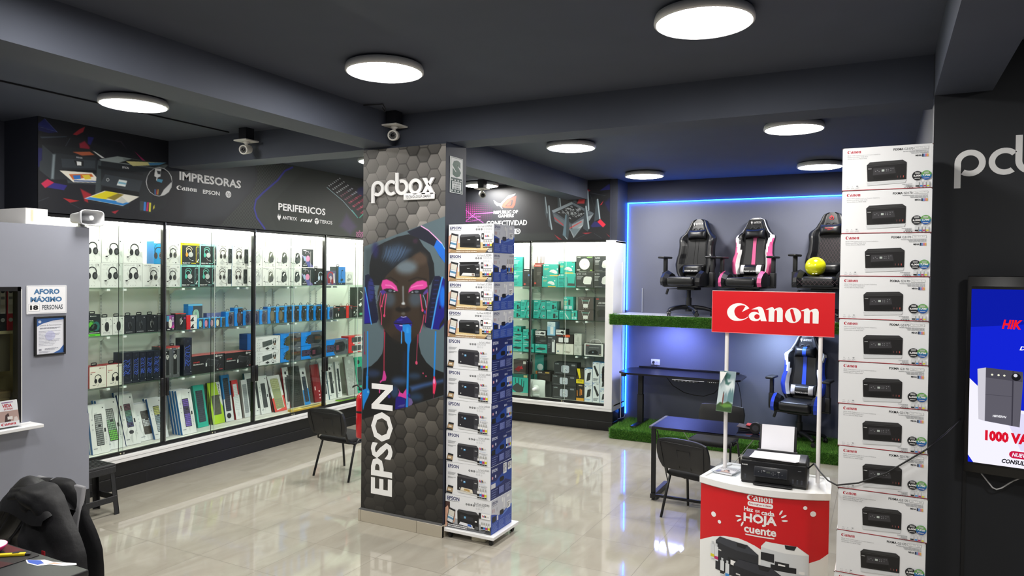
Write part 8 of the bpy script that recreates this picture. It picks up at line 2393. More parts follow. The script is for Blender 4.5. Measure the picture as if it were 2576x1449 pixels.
A.t('Haz', cu(-.77), 10.6, cu(-.712), 14, WK, bold=.03); A.t('que', cu(-.7), 11.8, cu(-.672), 14.6, WK, bold=.01); A.t('cada', cu(-.662), 11.4, cu(-.583), 15, WK, bold=.03); A.r(cu(-.7), 15, cu(-.67), 15.3, WK)
A.t('HOJA', cu(-.772), 15.2, cu(-.568), 23.8, WK, bold=.04); A.t('cuente', cu(-.768), 24.6, cu(-.57), 30, WK, bold=.03); A.rr(cu(-.76), 31, cu(-.58), 31.9, WK, .5)
for x, z, a in ((-.545, .765, 60), (-.528, .742, 30), (-.522, .715, 5), (-.806, .7, 185), (-.8, .675, 215), (-.78, .655, 245)):
    A.p([(cu(x) + 2.3 * math.cos(R(t)) * math.cos(R(a)) + .7 * math.sin(R(t)) * math.sin(R(a)), cz(z) - 2.2 * math.cos(R(t)) * math.sin(R(a)) + .7 * math.sin(R(t)) * math.cos(R(a))) for t in range(0, 360, 30)], WK)
for x, z, r_ in ((-.974, .67, 2), (-.932, .631, 1.4), (-.406, .806, 1.4), (-.361, .77, 2)):
    A.c(cu(x), cz(z), r_, WK)
def pk(ox, oz, s, body, topc, pan):
    T_ = lambda P: [(cu(ox + x * s), cz(oz - y * s)) for x, y in P]
    A.p(T_([(0, .12), (.1, 0), (.75, .04), (1, .22), (1, .9), (0, .8)]), body); A.p(T_([(0, .14), (.1, 0), (.75, .04), (1, .24), (.5, .22)]), topc)
    A.p(T_([(.3, .42), (.6, .45), (.6, .66), (.3, .62)]), pan); A.p(T_([(.37, .47), (.52, .49), (.52, .6), (.37, .58)]), '#f0f0f0'); A.p(T_([(.8, .6), (.92, .61), (.92, .68), (.8, .66)]), '#e8e8e8'); A.p(T_([(.05, .3), (.14, .31), (.14, .34), (.05, .33)]), '#d0d0d0'); A.p(T_([(.5, .03), (.75, .04), (.7, .14), (.52, .12)]), '#202126')
pk(-.955, .535, .28, '#2a2c32', '#3b3e46', '#1e2024')
pk(-.66, .57, .28, '#d4d8dc', '#eceeef', '#26282c')
A.p([(cu(x), cz(z)) for x, z in ((-.66, .5), (-.58, .495), (-.58, .44), (-.66, .45))], '#25262b'); A.p([(cu(x), cz(z)) for x, z in ((-.6, .43), (-.45, .42), (-.45, .36), (-.6, .37))], '#1e2024')
A.p([(cu(x), cz(z)) for x, z in ((-.66, .4), (-.39, .38), (-.39, .26), (-.66, .26))], '#c8ccd0')
pk(-.83, .42, .31, '#24262c', '#34363e', '#1a1c20')
for x, z, c in ((-.99, .47, '#d8d028'), (-.962, .462, '#c02a6a'), (-.92, .38, '#202020'), (-.885, .372, '#3a8ad0'), (-.45, .36, '#d8d028'), (-.4, .35, '#8ab83a')):
    A.r(cu(x), cz(z), cu(x + .026), cz(z - .095), '#d8dce0'); A.r(cu(x + .006), cz(z + .02), cu(x + .02), cz(z), '#c4c8cc'); A.r(cu(x), cz(z - .065), cu(x + .026), cz(z - .085), c)
b.build('printed_front', kk)
t_ = MB()
rim = [(x * 1.02, y - .012) for x, y in F] + [(.4, .2), (.375, .39), (-.3, .46), (-.36, .3)]
inn = [(x * .95, y + .014) for x, y in F] + [(.368, .2), (.345, .365), (-.275, .43), (-.325, .3)]
n = len(rim)
t_.add([(x, y, z) for z in (.862, .902) for x, y in rim], [[i, (i + 1) % n, n + (i + 1) % n, n + i] for i in range(n)], KW)
t_.add([(x, y, .902) for x, y in rim] + [(x, y, .902) for x, y in inn] + [(x, y, .892) for x, y in inn], [[i, (i + 1) % n, n + (i + 1) % n, n + i] for i in range(n)] + [[n + i, n + (i + 1) % n, 2 * n + (i + 1) % n, 2 * n + i] for i in range(n)] + [list(range(2 * n, 3 * n))], KW)
t_.face([(x, y, .862) for x, y in rim], KW)
t_.build('tray_top', kk)
for x, y in ((-.3, .3), (.312, .25)):
    MB().cyl((x, y, .892), (x, y + (.0 if x < 0 else .04), 1.88), .0135, M('#e9e6e6', .35), n=16).build('pole', kk)
h = MB()
h.box(-.4, .27, 1.865, .395, .288, 2.157, KR)
h.box(-.401, .2695, 1.863, .396, .2885, 1.8665, '#e88a90'); h.box(-.401, .2695, 2.1555, .396, .2885, 2.159, '#f0c8c8'); h.box(-.402, .2695, 1.863, -.4, .2885, 2.159, '#e8a0a4')
h.build('header_board', kk)
A = Art(h2 := MB(), (-.4, .27, 2.157), (1, 0, 0), (0, 0, -1), .795, .292)
canon(A, 13, 28.6, 87.8, 71.5, M('#f0f0f1', .4))
h2.build('header_lettering', kk)
# printer on the kiosk
BP = M('#16171b', .38, bump=.06, bscale=500, name='printer_black')
pr = thing('printer', 'black inkjet printer with loaded paper on top of the kiosk', 'printer', (-.615, 5.055, .8925), R(1.5))
b = MB()
b.box(-.205, -.13, .012, .205, .13, .155, BP, .012, 3)
b.box(-.2, -.125, .0, .2, .125, .02, '#0f1012', .004, 1)
b.box(-.206, -.131, .128, .206, .131, .131, '#0b0c0e')
b.obox((0, .0, .16), (.4, .25, .022), BP, .009, 3)
b.build('body', pr)
f = MB()
f.obox((-.015, -.134, .086), (.21, .02, .07), M('#212329', .3), .008, 3, Matrix.Rotation(R(-14), 3, 'X'))
A = Art(f, (-.11, -.1375, .12), (1, 0, 0), (0, .24, -.97), .19, .066, step=.0003)
A.V = Vector((0, .249, -.968)); A.O = Vector((-.112, -.1535, .117))
A.rr(38, 34, 50, 68, '#3f4740', .1)
for u, v in ((12, 45), (22, 30), (22, 45), (31, 34), (31, 66), (60, 36), (66, 50), (54, 50), (60, 64), (60, 50), (78, 32), (78, 50), (89, 50), (78, 74)):
    A.c(u, v, 7, '#3a3d45', n=10); A.c(u, v, 2.4, '#9a9da4', n=8)
for u, v in ((31, 24), (78, 20), (78, 88)):
    A.r(u - 4, v - 3, u + 4, v + 3, '#c4c6ca')
f.build('control_panel', pr)
f = MB().box(-.11, -.132, .018, .1, -.128, .05, '#08090a')
f.box(-.12, -.175, .006, .12, -.13, .013, '#131418', .002, 1)
f.build('output_tray', pr)
f = MB()
for x in (-.18, .115, .142, .168):
    f.box(x, -.1325, .03, x + .012, -.129, .058, '#2f323a', .002, 1)
f.build('ink_windows', pr)
f = MB(); A = Art(f, (-.196, -.1302, .127), (1, 0, 0), (0, 0, -1), .035, .011); canon(A, 0, 0, 100, 90, '#d8d9dc'); A = Art(f, (.15, -.1302, .118), (1, 0, 0), (0, 0, -1), .02, .006); A.r(0, 0, 100, 70, '#6a6c72'); f.build('lettering', pr)
f = MB()
f.obox((.0, .155, .24), (.24, .012, .2), M('#25262b', .5), .004, 2, Matrix.Rotation(R(-16), 3, 'X'))
f.box(-.13, .1, .168, .13, .125, .182, '#3a3b40', .003, 1)
f.build('paper_support', pr)
PA = M('#eeeef6', .6)
p = MB().add([(-.105, .108, .175), (.105, .108, .175), (.105, .158, .345), (-.105, .158, .345), (-.105, .112, .174), (.105, .112, .174), (.105, .162, .344), (-.105, .162, .344)], [[0, 1, 2, 3], [4, 7, 6, 5], [0, 3, 7, 4], [1, 5, 6, 2], [3, 2, 6, 7], [0, 4, 5, 1]], PA)
tag(p.build('paper_sheets', loc=(-.615, 5.055, .8925), rotz=R(1.5)), 'white sheets standing in the rear feed of the kiosk printer', 'paper')
p = MB()
for i in range(4):
    p.obox((.0 + i * .003, -.01 - i * .002, .1725 + i * .0016), (.29, .2, .0012), PA, 0, 2, Matrix.Rotation(R(2 * i - 4), 3, 'Z'))
tag(p.build('paper_sheets', loc=(-.615, 5.03, .8925), rotz=R(1.5)), 'white sheets lying flat on the lid of the kiosk printer', 'paper')
cb = MB().loft([(-.42, 5.02, 1.0), (-.37, 4.98, 1.06), (-.33, 4.86, 1.045), (-.27, 4.7, 1.034), (-.218, 4.625, 1.033), (-.102, 4.62, 1.064), (.04, 4.62, 1.141), (.234, 4.62, 1.3), (.34, 4.8, 1.37), (.43, 5.04, 1.42)], .005, '#101013', 8)
tag(cb.build('power_cable'), 'black cable running from the kiosk printer across the box tower to the television', 'cable')
ah = thing('leaflet_tray', 'clear acrylic tray on the left of the kiosk top', 'leaflet tray', (-.937, 5.14, .8925), R(-8))
a_ = MB()
a_.box(-.085, -.1, 0, .085, .1, .004, ACRYL); a_.box(-.085, -.1, .004, -.082, .1, .03, ACRYL); a_.box(.082, -.1, .004, .085, .1, .03, ACRYL); a_.box(-.085, -.1, .004, .085, -.097, .02, ACRYL); a_.box(-.085, .097, .004, .085, .1, .06, ACRYL)
a_.build('tray', ah)
a_ = MB().box(-.07, -.085, 0, .06, .06, .008, '#d8d8dc')
A = Art(a_, (-.07, .06, .008), (1, 0, 0), (0, -1, 0), .13, .145)
A.r(0, 0, 100, 100, '#c8c8cc')
for i in range(10):
    A.r(4 + i * 9.5, 2, 8 + i * 9.5, 30, '#8a8c90')
A.p(ell(50, 52, 16, 14, 12), '#3a3030'); A.p([(18, 90), (34, 62), (66, 62), (90, 88)], '#a89088'); A.p(ell(50, 58, 9, 9, 10), '#c8a494'); A.p([(5, 60), (24, 58), (28, 96), (6, 96)], '#7a80a0')
tag(a_.build('leaflets', loc=(-.93, 5.12, .897), rotz=R(-14)), 'small stack of printed photo leaflets in the clear acrylic tray', 'leaflets')
# picture hanging on the left pole: a plain landscape stands in for the printed artwork
P_ = Paint(.21, .29, 60, 84, '#b9c8cc')
for o in art_table('''P 8fa4ac 40 10 0 0 1000 0 1000 300 600 380 300 260 0 420
P d8e2e4 60 10 300 250 900 200 1000 420 500 480
P 3f6a66 30 10 250 0 420 40 700 90 640 190 480 200 560 280 760 260 600 350 400 330
P 5f8288 30 10 640 560 760 420 830 520 900 420 1000 560 1000 760 600 760
P 7a98a0 30 10 350 640 520 520 620 640 600 760 330 780
P 2c4a20 20 10 0 860 200 780 450 800 700 740 1000 800 1000 1000 0 1000
P 5c8a34 30 10 200 850 500 800 900 800 960 860 500 900
P 6a3026 10 10 330 560 390 560 400 700 380 850 340 850 320 700
P 201a18 10 10 340 520 390 520 390 570 340 570'''):
    P_.op(o)
po = thing('picture_print', 'landscape photo print with curled corner hanging on the kiosk left pole', 'print', (-1.005, 5.165, 1.305), R(3))
P_.mesh('printed_sheet', (0, 0, .29), (.56, -.42, .04), (-.1, 0, -.99), PRINT, po, lambda u, v: np.stack([0 * u, -.05 * np.clip(.35 - u - v, 0, 1) + .014 * np.sin(v * 3), 0 * u], -1))
w_ = MB().face([(.0, -.03, .285), (.05, -.05, .287), (.005, -.028, .2)], '#f2f2f2')
w_.build('curled_margin', po)
# ------------------------------------------------------------------ television and wall lettering
tv = thing('television', 'upright wall television showing a blue and white power supply advert', 'television', (.449, 5.02, 1.112), R(-8))
b = MB()
b.box(0, 0, 0, .69, .045, 1.165, M('#0c0c0e', .3), .004, 2)
b.box(.02, -.0015, .05, .67, .0, 1.105, '#040405')
b.box(.1, .03, .3, .6, .08, .85, '#101012')
b.build('cabinet', tv)
SE = lambda h: emit_mat('screen_' + h, lin('#' + h), 1.15)
A = Art(sc_ := MB(), (0, -.0016, 1.165), (1, 0, 0), (0, 0, -1), .69, 1.165)
W_, RD_, BL_ = SE('e8e6f4'), SE('d0142c'), SE('1222c8')
A.r(3, 6.6, 97, 94.6, BL_); A.p([(3, 6.6), (97, 6.6), (97, 20), (3, 26)], SE('0c1a9e')); A.p([(3, 52), (26, 66), (97, 66), (97, 94.6), (7, 94.6), (3, 91)], W_); A.p([(26, 66), (97, 74), (97, 82), (40, 86)], SE('d6d2ec'))
A.t('HIK', 25, 21.6, 39, 26.2, SE('e81c28'), bold=.04, shear=.25); A.t('VISION', 40, 21.6, 70, 26.2, W_, bold=.04, shear=.25)
A.t('UPS', 42, 30, 60, 33.8, W_, bold=.05, shear=.25); A.t('DS-UPS1000', 37.5, 34.4, 66, 36.4, W_, bold=.03, shear=.25)
A.p([(8.5, 47), (14.5, 46), (14.5, 73), (10, 72.4)], SE('c4c2cc')); A.p([(14.5, 46), (40, 47), (40.5, 50), (38.8, 74.4), (14.5, 73)], SE('5a5862')); A.p([(14.5, 46), (40, 47), (40, 52), (14.5, 51)], SE('484650')); A.p([(33, 46.7), (34, 46.7), (34, 74), (33, 74)], SE('3a3842')); A.r(14.5, 59.4, 33, 59.7, SE('4a4852'))
A.c(35.6, 49.7, 1.9, SE('18181c')); A.c(35.2, 49, .8, SE('d0d0d8'))
for u in (19, 23.5, 27.5):
    A.c(u, 49.4, .5, SE('e8e8d0'), n=8)
A.t('HIKVISION', 20, 69.4, 29.5, 70.6, SE('f4f4f8'), bold=.03, shear=.2, res=1)
A.t('1000 VA', 15, 77.4, 45.6, 82.8, RD_, bold=.06); A.rr(32, 86.4, 72, 90, SE('c01840'), .5); A.t('NUEVO', 34, 87.2, 46, 89.2, W_, bold=.03, shear=.25); A.t('INGRESO', 48, 87.2, 68, 89.2, W_, bold=.03, shear=.25); A.t('CONSULTA', 27, 90.8, 47.6, 93, SE('17171c'), bold=.04, shear=.25)
A.ring(49, 64, 3, .35, SE('8a9ae8'), 16); A.ring(50, 67, 4, .35, SE('8a9ae8'), 16)
sc_.build('screen', tv)
cb = MB().loft([(.5, 5.06, 1.16), (.566, 5.06, 1.072), (.6, 5.06, 1.026), (.62, 5.06, 1.018), (.645, 5.06, 1.03), (.7, 5.06, 1.08), (.8, 5.06, 1.14)], .004, '#d8d8da', 8)
tag(cb.build('cable'), 'thin white cable hanging below the television', 'cable')
s_ = thing('wall_sign', 'large white raised wordmark on the charcoal wall above the television', 'sign', (.376, 5.098, 3.105))
b = MB()
for l in pcbox_parts():
    for pts in l:
        b.prism([(x * .78, -y * .78) for x, y in pts], ((0, 0, 0), (1, 0, 0), (0, 0, 1)), -.02, LW)
b.build('raised_lettering', s_)
MB().box(.36, -.02, -.335, .74, .0, -.277, LW, .012, 3).build('pill_plate', s_)
# ------------------------------------------------------------------ cash booth, stool, desk on the left; signs and cameras
GP = M('#8d909c', .5, var=.03, bscale=3, name='grey_board')
bo = thing('cash_booth', 'grey panelled cash booth with a service window at the left edge', 'booth', (-5.9, 0, 0))
b = MB()
b.box(-.06, 1.2, 2.115, 0, 3.7, 2.607, GP)
b.box(-.06, 1.2, .414, 0, 3.7, 1.05, GP)
b.prism([(3.15, 1.05), (3.688, 1.05), (3.7, 2.115), (3.15, 2.115)], ((0, 0, 0), (0, 1, 0), (0, 0, 1)), -.06, GP)
b.build('front_panel', bo)
MB().box(-1.0, 1.2, 2.585, -.06, 3.5, 2.605, '#b8bac2').build('roof', bo)
MB().box(-.9, 1.2, 0, -.2, 3.45, .414, '#0e0f12').build('plinth', bo)
b = MB()
b.box(-.062, 1.2, 2.085, .004, 3.165, 2.118, BLK); b.box(-.062, 3.14, 1.07, .004, 3.165, 2.118, BLK); b.box(.001, 3.165, 1.07, .003, 3.172, 2.1, '#e8e8e8')
b.build('window_frame', bo)
MB().box(-.035, 1.2, 1.06, -.03, 3.14, 2.09, GLASS).build('window_pane', bo)
MB().box(-.06, 1.2, 1.038, .18, 3.235, 1.064, WHITEP, .003, 1).build('ledge', bo)
CR = M('#cfc79c', .6, name='cream_cupboard')
b = MB()
b.box(-.95, 1.2, 1.0, -.9, 3.7, 2.58, CR); b.box(-.9, 3.46, 1.0, -.06, 3.5, 2.58, CR); b.box(-.9, 1.2, 1.72, -.5, 3.46, 1.745, CR); b.box(-.9, 1.2, 1.03, -.06, 3.46, 1.05, CR); b.box(-.62, 2.4, 1.4, -.6, 3.4, 1.72, '#6f6a58')
b.build('inner_cupboard', bo)
for y, c, l in ((3.3, '#26282c', 'black and white ring binder standing in the booth window'), (3.36, '#c01c2c', 'red ring binder standing in the booth window beside a black one')):
    b = MB().box(-.15, -.028, 0, .15, .028, .37, c, .003, 1)
    A = Art(b, (.15, -.028, .37), (0, 1, 0), (0, 0, -1), .056, .37)
    A.N = Vector((1, 0, 0))
    A.r(14, 4, 86, 62, '#e8e6e2'); A.c(50, 12, 4.5, '#2a2c30'); A.r(24, 24, 76, 30, '#8a8c90'); A.c(50, 76, 4.5, '#c4c6ca'); A.r(20, 42, 80, 58, '#d0ccc4')
    tag(b.build('ring_binder', loc=(-6.56, y, 1.7455)), l, 'binder', 'ring binders in the booth')
b = MB().box(-.2, -.25, 0, .15, .2, .2, '#9c8a68', .004, 1).box(-.205, -.255, .15, .155, .205, .205, '#8f7d5c', .003, 1)
tag(b.build('cardboard_box', loc=(-6.5, 3.12, 1.0505)), 'brown cardboard box inside the booth window', 'box')
br = MB()
br.box(-.03, -.15, 0, .03, .075, .005, ACRYL); br.add([(.02, -.15, .005), (.02, .075, .005), (-.03, .075, .26), (-.03, -.15, .26)], [[0, 1, 2, 3]], ACRYL)
lf = thing('leaflet_stand', 'clear stand of campaign leaflets on the booth window ledge', 'leaflet stand', (-5.79, 3.02, 1.065))
br.build('stand', lf)
b = MB().add([(.012, -.148, .01), (.012, .072, .01), (-.028, .072, .2), (-.028, -.148, .2), (.0, -.148, .01), (.0, .072, .01), (-.04, .072, .2), (-.04, -.148, .2)], [[0, 1, 2, 3], [7, 6, 5, 4], [3, 2, 6, 7], [1, 5, 6, 2], [0, 3, 7, 4]], '#eceaea')
A = Art(b, (-.027, -.148, .2), (0, 1, 0), (.2, 0, -.98), .22, .19); A.N = Vector((1, 0, .2))
A.t('VIDA', 52, 12, 82, 26, '#c02438', bold=.03); A.t('DE IDEAS', 56, 29, 84, 36, '#c02438', bold=.02, res=1); A.r(50, 5, 86, 8, '#8a5a90'); A.r(0, 40, 100, 82, '#b89a90'); A.p([(54, 82), (58, 56), (68, 48), (74, 82)], '#4a3430'); A.r(64, 62, 80, 74, '#e8e0d8'); A.p([(82, 82), (86, 66), (94, 66), (98, 82)], '#e0d0c8'); canon(A, 42, 86, 88, 96, '#c41c30')
b.build('leaflets', lf)
b = MB().box(-.62, -.0, 0, 0, .17, .132, M('#e4e2de', .6), .002, 1).box(-.0, .04, .03, .001, .058, .12, '#cabfa4').box(-.001, .0, .126, .001, .17, .128, '#c0bcb4')
tag(b.build('carton', loc=(-6.0, 3.253, 2.606)), 'plain white carton lying on the roof of the grey booth', 'carton')
h = thing('horn_speaker', 'pale grey horn loudspeaker on the top corner of the booth', 'loudspeaker', (-5.95, 3.69, 2.607), R(4))
HG = M('#c9cacd', .4)
rows = []
for x, hy, hz in ((-.13, .035, .035), (-.1, .045, .042), (.0, .06, .05), (.05, .085, .058), (.1, .108, .066), (.104, .1, .06), (.05, .075, .05), (-.05, .03, .028)):
    rows.append([Vector((x, hy * math.copysign(abs(math.cos(R(a))) ** .4, math.cos(R(a))), .08 + hz * math.copysign(abs(math.sin(R(a))) ** .4, math.sin(R(a))))) for a in range(0, 360, 12)])
b = MB().surf(rows, HG, True)
b.face(rows[0], HG); b.face(rows[-1], '#8f9094')
b.build('horn', h)
MB().cyl((-.06, 0, .08), (.09, 0, .08), .024, HG, .02, n=20).cyl((.09, 0, .08), (.092, 0, .08), .012, '#e8e8ea', n=14).build('driver_tube', h)
MB().box(-.07, -.025, .0, .0, .025, .012, '#b0b2b6', .003, 1).box(-.05, -.02, .012, -.02, .02, .035, '#a8aaae').build('foot', h)
sg = MB().box(0, 0, 0, .004, .306, .222, '#f0f0f2')
A = Art(sg, (.004, 0, .222), (0, 1, 0), (0, 0, -1), .306, .222); A.N = Vector((1, 0, 0))
A.r(2, 2.6, 98, 97.4, '#b8bcc6'); A.r(2.8, 3.6, 97.2, 96.4, '#eeeef2'); A.t('AFORO', 17, 12, 82, 31, '#44729e', bold=.05); A.t('MÁXIMO', 9, 36, 88, 58.6, '#44729e', bold=.05); A.r(4, 64, 32, 91, '#c4c6cc'); A.r(5, 66, 31, 89, '#f8f8f8'); A.t('18', 8, 69, 28, 86, '#141416', bold=.06); A.t('PERSONAS', 38, 69, 90, 86, '#3a4450', bold=.012)
tag(sg.build('wall_notice', loc=(-5.899, 3.204, 1.904)), 'white capacity notice with blue letters on the grey booth', 'notice')
fm = thing('framed_licence', 'black framed licence certificate hanging below the capacity notice', 'certificate', (-5.899, 3.258, 1.571))
b = MB()
for y0, z0, y1, z1 in ((0, 0, .238, .014), (0, .298, .238, .312), (0, .014, .014, .298), (.224, .014, .238, .298)):
    b.box(0, y0, z0, .022, y1, z1, '#101114', .002, 1)
b.build('frame', fm)
b = MB().box(.004, .014, .014, .012, .224, .298, '#e6e8f0')
A = Art(b, (.012, .014, .298), (0, 1, 0), (0, 0, -1), .21, .284); A.N = Vector((1, 0, 0))
A.p([(0, 0), (100, 0), (100, 6), (60, 8), (20, 16), (0, 24)], '#3c66a8'); A.p([(100, 78), (100, 100), (60, 100), (84, 92)], '#3c66a8'); A.c(12, 10, 4, '#dfe6f4'); A.t('Licencia de Funcionamiento', 12, 18, 92, 22.4, '#4a4c58', shear=.2, res=1)
A.lines(12, 27, 90, 2, 2.4, 1.2, '#6a6c78'); A.lines(8, 36, 88, 11, 4, 1, '#9a9cac', 7); A.p(ell(50, 50, 18, 14, 14), '#c4c6e0'); A.lines(30, 44, 70, 5, 4, 1.2, '#9a9cc0', 4); A.r(8, 86, 18, 90, '#8a8c98'); A.lines(30, 85, 80, 2, 3, 1.2, '#7a7c88', 2); A.lines(10, 93, 50, 2, 2.4, 1, '#8a8c98')
b.build('certificate_sheet', fm)
# stool
so = thing('plastic_stool', 'black woven pattern plastic stool behind the end of the booth', 'stool', (-6.41, 4.04, 0))
ST = M('#232427', .5, bump=.6, bscale=70, name='black_plastic')
b = MB().obox((0, 0, .455), (.29, .29, .03), ST, .012, 3)
for k in range(9):
    b.box(-.12, -.115 + k * .027, .468, .12, -.105 + k * .027, .4735, '#2c2d30')
b.build('seat', so)
for sx in (-1, 1):
    for sy in (-1, 1):
        l = MB()
        for dx, dy in ((.045, .008), (.008, .045)):
            a, c = .135, .165
            l.add([(sx * (q - (dx if i in (1, 2) else 0)), sy * (q - (dy if i in (2, 3) else 0)), z) for z, q in ((.445, a), (0, c)) for i in range(4)], [[0, 1, 5, 4], [1, 2, 6, 5], [2, 3, 7, 6], [3, 0, 4, 7], [4, 5, 6, 7]], ST)
        l.build('leg', so)
for k in range(4):
    q = Matrix.Rotation(k * PI / 2, 4, 'Z')
    l = MB(); l.T = q
    l.box(-.137, -.148, .385, .137, -.134, .445, ST, .004, 1); l.box(-.148, -.158, .12, .148, -.146, .175, ST, .004, 1)
    l.build('side_band', so)
# desk with small things, chair and jacket
dk = thing('desk', 'black desk corner at the bottom left of the photo', 'desk', (-4.25, 1.85, 0))
MB().box(-.9, -.35, .715, .74, .352, .75, M('#131316', .4, name='desk_black'), .006, 2).build('desk_top', dk)
MB().box(.69, -.33, 0, .72, .33, .715, '#17181b').build('side_panel', dk)
MB().box(-.9, .28, .3, .69, .3, .715, '#17181b').build('back_panel', dk)
mp = MB().box(-.45, -.25, 0, .45, .235, .004, '#1c1a1c', .001, 1)
A = Art(mp, (-.45, .235, .004), (1, 0, 0), (0, -1, 0), .9, .485)
A.p([(60, 0), (86, 0), (80, 14), (66, 10)], '#5a1c20'); A.p([(90, 30), (100, 26), (100, 60), (94, 56)], '#3a1418'); A.p([(40, 20), (56, 10), (60, 40), (48, 50)], '#4a181c')
tag(mp.build('mouse_pad', loc=(-4.355, 1.95, .7502)), 'black and dark red mouse pad on the corner desk', 'mouse pad')
bw = MB().lathe([(.001, .004), (.04, .0), (.062, .012), (.078, .034), (.08, .04), (.076, .04), (.06, .018), (.001, .012)], '#d83a8a', n=32)
bw.lathe([(.0015, .036), (.05, .041), (.078, .0405)], '#e8e4ea', n=32)
tag(bw.build('bowl', loc=(-4.16, 2.075, .7545)), 'small pink bowl with white lid on the mouse pad', 'bowl')
ct = thing('cutter_knife', 'yellow cutter knife lying on the mouse pad', 'cutter', (-4.01, 2.11, .7545), R(39))
MB().box(-.085, -.011, 0, .06, .011, .014, '#e8cc1c', .003, 2).build('handle', ct)
MB().box(.055, -.009, .002, .085, .009, .011, '#2a2a2c', .002, 1).box(.0, -.006, .0142, .03, .006, .017, '#2a2a2c').build('slider', ct)
sk_ = MB().prism([(-.15, .0), (-.1, -.03), (-.02, -.035), (.02, .0), (.1, .01), (.15, .045), (.13, .06), (.06, .04), (.0, .03), (-.06, .035), (-.1, .015)], ((0, 0, 0), (1, 0, 0), (0, 1, 0)), .0012, '#e8e8ec')
sk_.prism([(-.14, .0), (-.1, -.022), (-.03, -.027), (-.02, .0), (-.07, .02)], ((0, 0, .0012), (1, 0, 0), (0, 1, 0)), .0005, '#3a5ab8'); sk_.prism([(0, .0), (.04, .012), (.07, .03), (.02, .025)], ((0, 0, .0012), (1, 0, 0), (0, 1, 0)), .0005, '#c8a890')
tag(sk_.build('sticker', loc=(-3.76, 2.14, .7503), rotz=R(8)), 'blue and white cut sticker lying on the black desk', 'sticker')
ch = thing('office_chair', 'grey mesh office chair under the black jacket', 'chair', (-4.63, 2.66, 0))
MB().obox((0, .03, .68), (.5, .03, .46), M('#86868a', .8, bump=.4, bscale=300), .012, 3, Matrix.Rotation(R(-8), 3, 'X')).build('backrest', ch)
MB().obox((0, -.22, .44), (.5, .48, .08), '#1a1b1d', .03, 4).build('seat', ch)
MB().cyl((0, -.2, .1), (0, -.2, .42), .03, '#151517').build('gas_column', ch)
b = MB()
for i in range(5):
    a = i * 2 * PI / 5
    b.loft([(0, -.2, .11), (.28 * math.cos(a), -.2 + .28 * math.sin(a), .06), (.3 * math.cos(a), -.2 + .3 * math.sin(a), .0)], [.03, .022, .02], '#151517', 10)
b.build('star_base', ch)
jk = thing('jacket', 'black quilted padded jacket draped over the office chair', 'jacket', (0, 0, 0))
JM = M('#17171a', .55, bump=.5, bscale=25, name='quilted_nylon')
def drape(prs, y0, fold, n=26, m=34):
    rows = []
    P = np.array(prs, float)
    tt = np.linspace(0, len(P) - 1, n)
    for i, t in enumerate(tt):
        ox, oz, ix, iz = [np.interp(t, range(len(P)), P[:, k]) for k in range(4)]
        row = []
        for j in range(m):
            s = j / (m - 1)
            f = max(0, 1 - abs(2 * s - 1) ** 3)
            quilt = abs(math.sin(s * PI * 3.5 + t * .7)) * .012 + abs(math.sin(t * 2.2)) * .008
            sag = .012 * math.sin(5 * s + t * 1.9)
            row.append(Vector((ox + (ix - ox) * s, y0 - fold * f ** .6 - quilt * f - .02 * math.sin(t + s * 4) * f, oz + (iz - oz) * s + sag)))
        rows.append(row)
    return rows
rr_ = drape([(-4.671, .925, -4.70, .76), (-4.5, .922, -4.68, .70), (-4.417, .881, -4.74, .64), (-4.335, .751, -4.82, .567), (-4.255, .636, -4.79, .52), (-4.2, .555, -4.747, .46), (-4.185, .45, -4.70, .38), (-4.18, .25, -4.66, .2)], 2.62, .11)
rl_ = drape([(-4.671, .925, -4.70, .76), (-4.847, .887, -4.74, .745), (-4.95, .774, -4.80, .71), (-5.043, .614, -4.95, .563), (-5.13, .5, -5.05, .48), (-5.2, .3, -5.1, .3)], 2.61, .08)
b = MB().surf(rr_, JM)
b.surf([[p + Vector((0, .1 - (p.y - 2.62) * .6, 0)) for p in r] for r in rr_], JM)
b.build('right_front', jk)
b = MB().surf(rl_, JM)
b.surf([[p + Vector((0, .09 - (p.y - 2.61) * .6, 0)) for p in r] for r in rl_], JM)
b.build('left_front', jk)
hd = []
for i in range(15):
    a = i / 14
    x = -4.93 + .5 * a
    top = .79 + .15 * math.sin(PI * min(1, a * 1.02)) ** .55
    hd.append([Vector((x + .02 * math.sin(j), 2.67 + .1 * math.cos(PI * j / 11) - .07, .72 + .02 * math.sin(6 * a) + (top - .72) * math.sin(PI * j / 11) ** .7 - .0)) for j in range(12)])
MB().surf(hd, JM).build('hood', jk)
kt = MB().cyl((0, 0, 0), (0, -.006, 0), .02, '#e8e8ea', n=20).box(-.03, -.003, .018, .004, 0, .06, '#a01c28')
A = Art(kt, (-.012, -.0065, .012), (1, 0, 0), (0, 0, -1), .024, .024); A.t('G', 10, 5, 90, 95, '#17171a', bold=.06)
tag(kt.build('zip_tag', loc=(-4.36, 2.47, .53)), 'round white tag with red strap hanging on the jacket', 'tag')
# extinguisher
fx = thing('fire_extinguisher', 'red fire extinguisher hung on the left side of the pillar', 'fire extinguisher', (-4.318, 5.33, .705))
MB().lathe([(.001, 0), (.06, .004), (.066, .02), (.066, .36), (.06, .395), (.035, .425), (.018, .432), (.018, .45)], M('#c41824', .25, coat=.4), n=28).lathe([(.0665, .24), (.0672, .245), (.0672, .255), (.0665, .26)], '#141416', n=28).build('cylinder', fx)
MB().box(-.02, -.05, .45, .02, .03, .475, '#17181a', .004, 2).loft([(0, -.03, .46), (-.04, -.04, .5), (-.09, -.02, .485), (-.11, -.02, .47)], .008, '#141416', 8).build('valve', fx)
MB().box(.06, -.03, .2, .127, .03, .24, '#8a8a8c').build('wall_bracket', fx)
